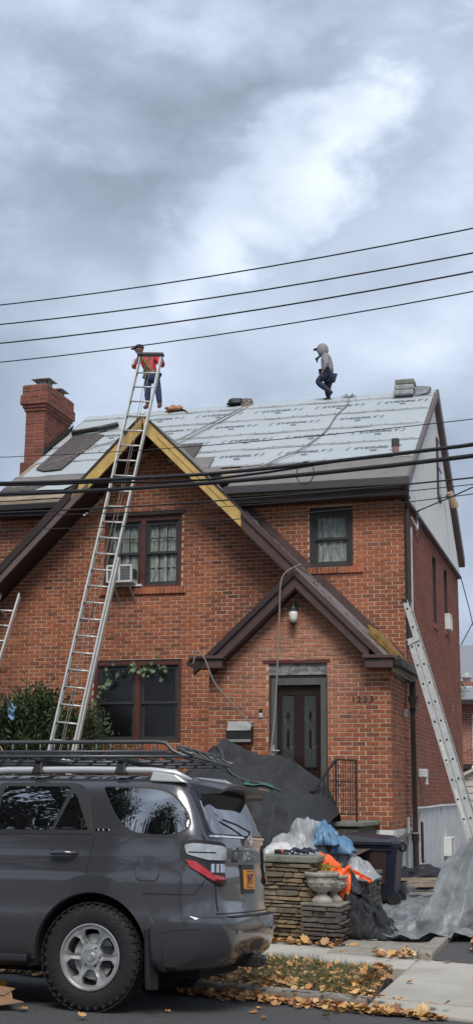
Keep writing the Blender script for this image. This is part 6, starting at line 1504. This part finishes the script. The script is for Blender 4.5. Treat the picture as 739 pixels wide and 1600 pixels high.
# shut lines
def seam(nm, pts, fn, off=.0015, r=.004, m=blk_pl, par=None, mirror=False):
    P = []
    for a, b in zip(pts[:-1], pts[1:]):
        k = max(2, int((Vector(b)-Vector(a)).length/.04)); P += [Vector(a).lerp(Vector(b), j/k) for j in range(k)]
    P.append(Vector(pts[-1]))
    if mirror: q = MB(); q.tube([(lambda v: Vector((v.x, -v.y, v.z)))(fn(p.x, p.y, off)) for p in P], r, 4); q.build(nm, m, par or car, local=True, origin=(0,0,0))
    q = MB(); q.tube([fn(p.x, p.y, off) for p in P], r, 4)
    return q.build(nm, m, par or car, local=True, origin=(0,0,0))
seam('door_seam', [(.02,1.285),(.04,1.16),(.07,.90),(.08,.86)], SX, mirror=True); seam('door_seam', [(.96,1.285),(.96,.75),(.94,.42)], SX, mirror=True)
seam('door_seam', [(2.02,1.25),(2.08,1.0),(2.06,.46),(1.9,.40),(.88,.40)], SX, mirror=True); seam('bumper_seam', [(-.40,.862),(-.55,.862),(-.78,.862),(-.865,.98)], SX, r=.005, mirror=True)
seam('bumper_seam', [(-.865,.98),(-.895,1.0)], SX, mirror=True); seam('sill_seam', [(-.47,.56),(-.62,.60),(-.85,.62)], SX, r=.003, mirror=True)
seam('waist_crease', [(2.9,1.10),(1.5,1.115),(.0,1.125),(-.75,1.13)], SX, off=.0, r=.005, m=paint, mirror=True)
# fuel door
fd = rounded([(-.34,1.13),(-.51,1.13),(-.515,.955),(-.345,.955)], .05); patch2('fuel_door_seam', blk_pl, grow(fd, .006), SX, .0015); patch2('fuel_door', paint, fd, SX, .004)
# door handle
hs = rounded([(.15,1.18),(.38,1.185),(.38,1.105),(.16,1.10)], .04); patch2('handle_recess', paint_d, hs, SX, .002, mirror=True)
for sg in (1, -1):
    q = MB(); P = [SX(x, z, o_) for x, z, o_ in ((.155,1.14,.01),(.18,1.143,.045),(.26,1.145,.055),(.34,1.143,.045),(.37,1.14,.01))]
    q.tube([(p.x, p.y*sg, p.z) for p in P], [.014,.019,.020,.019,.014], 8); q.build('door_handle', paint, car, local=True, smooth=True)
    q = MB(); P = [SX(x+.92, z, o_) for x, z, o_ in ((.155,1.14,.01),(.18,1.143,.045),(.26,1.145,.055),(.34,1.143,.045),(.37,1.14,.01))]
    q.tube([(p.x, p.y*sg, p.z) for p in P], [.014,.019,.020,.019,.014], 8); q.build('door_handle', paint, car, local=True, smooth=True)
# small pillar badge
q = MB()
for k, (a, b) in enumerate(((-.03,.01),(.018,.05),(.058,.09))):
    x0_ = -.06+a*1.0; p = [SX(x0_, 1.316, .002), SX(x0_+(b-a)*.8, 1.316, .002), SX(x0_+(b-a)*.8+.004, 1.330, .002), SX(x0_+.004, 1.330, .002)]; q.add([*p, *[v+Vector((0,.004,0)) for v in p]], [(0,3,2,1),(4,5,6,7),(0,1,5,4),(1,2,6,5),(2,3,7,6),(3,0,4,7)])
q.build('pillar_badge', chrome, car, local=True)
# wheel-arch flares
def flare(xa):
    o = []; 
    for i in range(25): a = R(-12+i*(204/24)); o.append((xa+.565*math.cos(a), .41+.575*math.sin(a)))
    for i in range(25): a = R(192-i*(204/24)); o.append((xa+.452*math.cos(a), .41+.452*math.sin(a)))
    return o
for xa in (0, 2.79): patch2('wheel_arch_flare', paint_d if False else paint, flare(xa), lambda a, b, o_: SX(a, b, o_) if a > -2 else None, .026, -.02, mirror=True, res=.045)
# lower rocker, side step, mud flap
for sg in (1, -1):
    q = MB(); q.hexa([(.50,sg*.84,.30),(2.28,sg*.84,.30),(2.28,sg*.93,.34),(.50,sg*.93,.34),(.50,sg*.84,.40),(2.28,sg*.84,.40),(2.28,sg*.925,.39),(.50,sg*.925,.39)]); q.build('side_step', blk_pl, car, local=True, bevel=.01)
    q = MB(); q.hexa([(-.47,sg*.70,.16),(-.46,sg*.90,.18),(-.50,sg*.90,.18),(-.50,sg*.70,.16),(-.455,sg*.70,.62),(-.44,sg*.925,.62),(-.475,sg*.925,.62),(-.48,sg*.70,.62)]); q.build('mud_flap', blk_pl, car, local=True, bevel=.012)
# tail lamps: s runs along the outline
def lampf(s, z, off): return PS(s+.01, z-.03, off)
def LR(nm, m, o, off, mirror=True, res=.03, par=None): return patch2(nm, m, o, lampf, off, -.006, mirror=mirror, res=res, par=par)
SC = .20*math.pi/2
lo_ = rounded([(-.03,1.28),(.06,1.295),(.30,1.275),(.375,1.25),(.375,.965),(.31,.945),(.18,.99),(.06,1.09),(-.03,1.16)], .03)
LR('tail_lamp_housing', blk_pl, lo_, .012)
LR('tail_lamp_clear', lamp_c, rounded([(-.005,1.255),(.06,1.268),(.29,1.25),(.355,1.228),(.355,1.145),(.16,1.145),(.02,1.185)], .02), .022)
LR('tail_lamp_divider', blk_pl, [(.03,1.205),(.21,1.205),(.21,1.195),(.03,1.195)], .025)
for k in range(4): LR('tail_lamp_bar', chrome if k % 2 == 0 else lamp_c, [(.19+k*.045,1.118),(.215+k*.045,1.118),(.215+k*.045,1.055),(.19+k*.045,1.055)], .018)
LR('tail_lamp_red', lamp_r, [(.015,1.145),(.08,1.135),(.205,1.04),(.33,1.02),(.355,1.02),(.355,.98),(.31,.965),(.19,1.0),(.05,1.09)], .022)
LR('tail_lamp_reverse', lamp_rd, [(.22,1.005),(.36,1.0),(.36,.975),(.30,.962),(.22,.985)], .026)
# rear glass, tailgate, bumper
rgw = rounded([(.66,1.62),(-.66,1.62),(-.76,1.31),(.76,1.31)], [.07,.07,.05,.05]); patch2('rear_window_seal', blk_pl, rounded([(.70,1.67),(-.70,1.67),(-.80,1.285),(.80,1.285)], .05), RY, .003, res=.07); patch2('rear_window', tint, rgw, RY, .010, res=.07)
for sg in (1, -1): seam('tailgate_seam', [(sg*.83,1.30),(sg*.80,1.24),(sg*.76,1.0),(sg*.74,.74)], RY, r=.005)
seam('glass_trim', [(.78,1.292),(-.78,1.292)], RY, off=.008, r=.010, m=chrome)
seam('tailgate_bottom_seam', [(.76,.725),(-.76,.725)], RY, r=.006)
q = MB(); q.tube([RY(.0,1.30,.02), RY(.02,1.34,.05), RY(.3,1.39,.04), RY(.55,1.42,.03)], .008, 6); q.build('rear_wiper', blk_pl, car, local=True)
# garnish with plate recess
gp = rounded([(.34,1.19),(-.34,1.19),(-.37,1.10),(.37,1.10)], .02); patch2('tailgate_garnish', paint_d, gp, RY, .028)
patch2('garnish_top', chrome, [(.33,1.215),(-.33,1.215),(-.33,1.198),(.33,1.198)], RY, .024)
v, f = text_mesh('4RUNNER', .085, .004, .002)
def ontail(y, z, off):
    return RY(y, z, off)
q = MB(); q.add([ontail(-p.x*1.05, 1.145+p.y, .032+p.z) for p in v], f); q.build('model_lettering', chrome, car, local=True)
q = MB(); pts = []
for (a_, b_) in ((.055,.038), (.024,.036)): q.tube([RY(.0+a_*math.cos(t_), 1.275+b_*math.sin(t_), .03) for t_ in [i*.3927 for i in range(17)]], .0065, 6, caps=False)
q.tube([RY(.034*math.cos(t_), 1.292+.016*math.sin(t_), .032) for t_ in [i*.3927 for i in range(17)]], .006, 6, caps=False); q.build('tail_emblem', chrome, car, local=True)
patch2('plate_recess', blk_pl, rounded([(.22,1.085),(-.22,1.085),(-.20,.86),(.20,.86)], .03), RY, .006)
pl_ = patch2('licence_plate', mat('orange_plate', (.62,.24,.025), .5), rounded([(.155,1.045),(-.155,1.045),(-.155,.895),(.155,.895)], .012), RY, .022, .008)[0]
v, f = text_mesh('JWT', .115, .0, .003); q = MB(); q.add([RY(-p.x*.9, .968+p.y, .0245) for p in v], f); q.build('plate_characters', mat('plate_ink', (.02,.02,.05), .6), pl_, local=True, fix=False)
q = MB()
for (a, b, c, d) in ((-.1,.1,1.030,1.036),(-.07,.07,.905,.911)): q.add([RY(a,c,.0245),RY(b,c,.0245),RY(b,d,.0245),RY(a,d,.0245)], [(0,1,2,3)])
q.build('plate_print', MATS['plate_ink'], pl_, local=True, fix=False)
q = MB(); q.sheet(lambda u, v: RY(.62-1.24*u, .70-.012*v, -.01+.12*(1-v)+.02) if False else Vector((RY(.66-1.32*u,.70,0).x+.07-.10*v, RY(.66-1.32*u,.70,0).y, .7045-.002*v)), 24, 2); q.build('bumper_tread', blk_pl, car, local=True, solid=.006)
for sg in (1, -1): patch2('bumper_reflector', lamp_rd, [(sg*.62,.60),(sg*.50,.60),(sg*.50,.575),(sg*.62,.575)] if sg > 0 else [(-.50,.60),(-.62,.60),(-.62,.575),(-.50,.575)], RY, .006)
q = MB(); q.box(-1.10,-.85,-.07,.07,.31,.40); q.box(-1.13,-1.09,-.035,.035,.33,.385); q.build('tow_hitch', blk_pl, car, local=True, bevel=.01)
patch2('hitch_cover', blk_pl, rounded([(.17,.52),(-.17,.52),(-.17,.44),(.17,.44)], .02), RY, .005)
q = MB(); q.tube([(-.75,-.45,.34),(-1.0,-.5,.33)], .03, 10); q.build('tailpipe', galv, car, local=True)
q = MB(); q.box(-.75,3.3,-.5,.5,.24,.34); q.tube([(0,-.7,.38),(0,.7,.38)], .055, 8); q.tube([(2.79,-.7,.38),(2.79,.7,.38)], .05, 8); q.build('underbody', inner_k, car, local=True)
# spoiler
q = MB()
def spo(u, v):
    y = .60-1.20*u; ed = 1-abs(2*u-1)**5; x0_ = post(-.60, y, 1.7).x; x1_ = -.93-.05*(1-(2*u-1)**2); x = x0_+(x1_-x0_)*v; z = 1.742-.050*v**1.5-.03*(1-ed)*1.6
    return Vector((x, y, z))
def spl(u, v): p = spo(u, v); return Vector((p.x+.02*v, p.y*.99, p.z-.028-.075*(1-v)))
nu_, nv_ = 30, 8; g1 = MB(); g1.sheet(spo, nu_, nv_); k_ = len(g1.v); g2 = MB(); g2.sheet(spl, nu_, nv_)
q.v = g1.v+g2.v; q.f = g1.f+[tuple(i+k_ for i in reversed(f)) for f in g2.f]
per = [i for i in range(nu_+1)]+[(j)*(nu_+1)+nu_ for j in range(1, nv_+1)]+[nv_*(nu_+1)+i for i in range(nu_-1, -1, -1)]+[j*(nu_+1) for j in range(nv_-1, 0, -1)]
q.f += [(per[i], per[(i+1) % len(per)], per[(i+1) % len(per)]+k_, per[i]+k_) for i in range(len(per))]; q.mi = [0]*len(q.f)
q.build('spoiler', mat('spoiler_paint', (0.080,0.079,0.092), .42, .5, coat=.25), car, local=True, smooth=True, auto=30)
q = MB(); q.box(-1.085,-1.075,-.16,.16,1.672,1.684); q.build('high_brake_lamp', lamp_rd, car, local=True)
q = MB(); q.tube([(-.35,0,1.77),(-.44,0,1.83),(-.47,0,1.835)], [.03,.012,.006], 8); q.build('shark_fin', paint, car, local=True)
# D pillar black cover beside the rear glass
patch2('rear_pillar_trim', mat('dark_pillar_gloss', (.012,.013,.02), .12, coat=1.0), [(.10,1.66),(.24,1.68),(.36,1.29),(.19,1.29)], lambda s, z, o_: PS(s, z, o_), .004, mirror=True)
# roof rails
for sg in (1, -1):
    q = MB(); y = sg*.645
    q.tube([(1.35,y*.98,1.73),(1.25,y,1.765),(.9,y,1.785),(.2,y,1.79),(-.35,y,1.785),(-.55,y,1.765),(-.68,y*.98,1.715)], [.012,.026,.028,.028,.028,.030,.012], 8); q.build('roof_rail', silver, car, local=True, smooth=True)
    q = MB(); q.hexa([(-.66,y-.03,1.70),(-.35,y-.03,1.72),(-.35,y+.035,1.70),(-.66,y+.035,1.69),(-.56,y-.022,1.755),(-.37,y-.022,1.785),(-.37,y+.025,1.785),(-.56,y+.025,1.755)]); q.build('rail_end_cover', silver, car, local=True, bevel=.012)
    for xx in (.62, -.10):
        q = MB(); q.hexa([(xx-.05,y-.05,1.755),(xx+.05,y-.05,1.755),(xx+.05,y+.05,1.755),(xx-.05,y+.05,1.755),(xx-.03,y-.03,1.86),(xx+.03,y-.03,1.86),(xx+.03,y+.03,1.86),(xx-.03,y+.03,1.86)]); q.build('rack_foot', blk_pl, car, local=True, bevel=.01)
for xx in (.62, -.10): q = MB(); q.bar((xx,-.70,1.865),(xx,.70,1.865),.06,.03); q.build('cross_bar', blk_pl, car, local=True, bevel=.008)
# roof basket
bk = []
def bkt(nm, pts, r, n=6): q = MB(); q.tube(pts, r, n); return q.build(nm, rackm, car, local=True, smooth=True)
yw = .53; x0_, x1_ = -.62, 1.75; zt, zb = 2.02, 1.905
for sg in (1, -1):
    bkt('basket_top_rail', [(x1_,sg*yw,zt-.02),(x1_-.1,sg*yw,zt),(x0_+.28,sg*yw,zt),(x0_+.20,sg*yw,zt-.01),(x0_+.14,sg*yw,zt-.07),(x0_+.06,sg*yw,zb+.01),(x0_-.02,sg*yw*.97,zb)], .016, 8)
    bkt('basket_middle_rail', [(x1_,sg*yw,zt-.075),(x0_+.18,sg*yw,zt-.075)], .010)
    bkt('basket_lower_rail', [(x1_,sg*yw,zb),(x0_+.02,sg*yw,zb)], .014)
    k = x0_+.30
    while k < x1_: bkt('basket_upright', [(k,sg*yw,zt),(k,sg*yw,zb+.03),(k+.01,sg*(yw-.03),zb),(k+.01,sg*(yw-.12),zb-.005)], .009); k += .125
    bkt('basket_corner_post', [(x0_+.10,sg*yw,zt-.05),(x0_+.02,sg*yw,zt-.085),(x0_-.03,sg*yw,zb+.02),(x0_-.02,sg*yw,zb)], .013, 8)
bkt('basket_rear_rail', [(x0_+.10,-yw*1.0,zt-.035),(x0_+.10,yw,zt-.035)], .012); bkt('basket_rear_rail', [(x0_-.02,-yw,zb),(x0_-.02,yw,zb)], .012)
for i in range(5): y = -yw+.2+i*.2; bkt('basket_rear_upright', [(x0_+.10,y,zt-.035),(x0_-.02,y,zb)], .008)
k = x0_+.05
while k < x1_: q = MB(); q.bar((k,-yw,zb-.01),(k,yw,zb-.01),.03,.012); q.build('basket_floor_slat', rackm, car, local=True); k += .17
for y in (-.3, 0, .3): bkt('basket_floor_bar', [(x0_,y,zb-.028),(x1_,y,zb-.028)], .010)
q = MB(); q.tube([(1.4,-.2,1.96),(.75,.1,1.93),(.2,.35,1.95)],.02,6); q.build('stowed_strap', blk_pl, car, local=True)
# wheels
def wheel(xa, sg, spare=False):
    wr = MB(); R_ = .392; wy = .125
    prof = [(.235,-wy+.02),(.27,-wy),(.34,-wy+.004),(.372,-wy+.02),(R_,-wy+.05),(R_,wy-.05),(.372,wy-.02),(.34,wy-.004),(.27,wy),(.235,wy-.02)]
    y = sg*(.88-wy)
    w0 = empty('wheel', (0,0,0)); w0.parent = car; w0.location = (xa, y, .39)
    wr.lathe([(r_, h*sg) for r_, h in prof], (0,0,0), 72, ax='y', caps=False)
    t_ = wr.build('tyre', rubber, w0, local=True, smooth=True, auto=35)
    q = MB()
    for i in range(44):
        a = 2*math.pi*i/44
        for j, yy in enumerate((-.095,-.035,.035,.095)):
            aa = a+(.07 if j % 2 else 0); c, s_ = math.cos(aa), math.sin(aa); tx = Vector((-s_,0,c)); rx = Vector((c,0,s_)); o_ = rx*R_+Vector((0,yy,0)); dx = tx*.021; dy_ = Vector((0,.025,0)); dz = rx*.005
            q.hexa([o_-dx-dy_-rx*.004,o_+dx-dy_-rx*.004,o_+dx+dy_-rx*.004,o_-dx+dy_-rx*.004,o_-dx-dy_+dz,o_+dx-dy_+dz,o_+dx+dy_+dz,o_-dx+dy_+dz])
    tag(q.build('tread_blocks', rubber, w0, local=True, fix=False), kind='stuff')
    q = MB()
    for i in range(36):
        a = 2*math.pi*i/36; c, s_ = math.cos(a), math.sin(a); rx = Vector((c,0,s_)); tx = Vector((-s_,0,c)); o_ = rx*.362+Vector((0,sg*(wy-.012),0)); q.hexa([o_-tx*.014-rx*.018,o_+tx*.014-rx*.018,o_+tx*.014+rx*.018,o_-tx*.014+rx*.018]+[p+Vector((0,sg*.004,0)) for p in (o_-tx*.012-rx*.015,o_+tx*.012-rx*.015,o_+tx*.012+rx*.012,o_-tx*.012+rx*.012)])
    tag(q.build('sidewall_lugs', rubber, w0, local=True, fix=False), kind='stuff')
    # rim barrel and lip
    q = MB(); q.lathe([(.238,sg*(wy-.012)),(.242,sg*(wy-.004)),(.232,sg*(wy-.002)),(.222,sg*(wy-.02)),(.215,sg*(wy-.06)),(.205,sg*-.08)], (0,0,0), 64, ax='y', caps=False); q.build('rim_barrel', rim_m, w0, local=True, smooth=True, auto=40)
    # face with six openings
    o = [(.228*math.cos(2*math.pi*i/60), .228*math.sin(2*math.pi*i/60)) for i in range(60)]; hol = []
    for k in range(6):
        a = math.pi/2+k*math.pi/3; ca_, sa_ = math.cos(a), math.sin(a)
        H_ = rounded([(.090,-.026),(.090,.026),(.150,.066),(.196,.056),(.205,0),(.196,-.056),(.150,-.066)], .014, 3); hol.append([Vector((u*ca_-v*sa_, u*sa_+v*ca_)) for u, v in H_])
    def ff(a, b, off):
        r_ = math.hypot(a, b); an = math.atan2(b, a); ridge = abs(((an-math.pi/2)/(math.pi/3)) % 1-.5)   # 0.5 on the openings' centre line, 0 on the spokes
        dish = wy-.022-.030*math.exp(-((r_-.12)/.06)**2)*0-.028*(1-min(1, r_/.2))*(1 if r_ > .07 else 1)+(.012 if r_ < .075 else 0)
        bev = .010*max(0, 1-ridge*9)*(1 if .085 < r_ < .205 else 0)
        return Vector((a, sg*(dish-bev+off), b))
    patch2('rim_face', rim_m, o, ff, 0, -.035, par=w0, res=.022, holes=hol, smooth=True)
    q = MB(); q.lathe([(.0,sg*(wy-.016)),(.030,sg*(wy-.017)),(.034,sg*(wy-.026)),(.036,sg*(wy-.06))], (0,0,0), 24, ax='y'); cc = q.build('centre_cap', rim_m, w0, local=True, smooth=True, auto=40)
    q = MB()
    for (ra, rb, oz) in ((.022,.015,0),(.009,.015,0),(.015,.007,.006)): q.tube([(ra*math.cos(t_), sg*(wy-.0145), oz+rb*math.sin(t_)) for t_ in [i*.52 for i in range(13)]], .0018, 4, caps=False)
    q.build('cap_emblem', galv, w0, local=True)
    for k in range(6):
        a = k*math.pi/3+.0; c = (.066*math.cos(a), .066*math.sin(a)); q = MB(); q.lathe([(.014,sg*(wy-.055)),(.014,sg*(wy-.034)),(.0,sg*(wy-.032))], (c[0],0,c[1]), 6, ax='y'); q.build('lug_nut', blk_pl, w0, local=True)
    q = MB(); q.lathe([(.0,0),(.165,0),(.165,sg*.012),(.0,sg*.012)], (0,sg*.02,0), 32, ax='y'); q.build('brake_disc', galv, w0, local=True); q = MB(); q.box(-.15,-.08,min(sg*.01,sg*.05),max(sg*.01,sg*.05),-.08,.08); q.build('caliper', blk_pl, w0, local=True)
    return w0
for xa in (0, 2.79):
    for sg in (1, -1): wheel(xa, sg)
# front end (out of frame, kept simple but complete)
FY = lambda y, z, off: (lambda w_, xr, xf, rr, rf_: post(xf+off, y, z))(*kz(z))
patch2('grille', blk_pl, rounded([(.42,.98),(-.42,.98),(-.36,.72),(.36,.72)], .05), FY, .012); patch2('windscreen', tint, rounded([(.56,1.66),(-.56,1.66),(-.62,1.20),(.62,1.20)], .05), FY, .008, res=.08)
for sg in (1, -1):
    q = MB(); c = Vector((3.50,sg*.70,.93)); q.hexa([c+Vector(p) for p in ((-.12,-.13,-.07),(.16,-.13,-.07),(.02,.13,-.07),(-.25,.13,-.07),(-.14,-.13,.08),(.13,-.13,.07),(-.02,.13,.08),(-.25,.13,.09))] if sg > 0 else [c+Vector(p) for p in ((-.12,.13,-.07),(.16,.13,-.07),(.02,-.13,-.07),(-.25,-.13,-.07),(-.14,.13,.08),(.13,.13,.07),(-.02,-.13,.08),(-.25,-.13,.09))]); q.build('headlight', lamp_c, car, local=True, bevel=.02)
    q = MB(); c = Vector((1.90,sg*1.0,1.22)); q.hexa([c+Vector(p) for p in ((-.05,-.09,-.07),(.09,-.09,-.07),(.05,.09,-.06),(-.05,.09,-.06),(-.05,-.09,.08),(.08,-.09,.08),(.04,.09,.06),(-.05,.09,.06))]); q.build('door_mirror', paint, car, local=True, bevel=.02)
# red object seen under the basket at the far side of the street edge
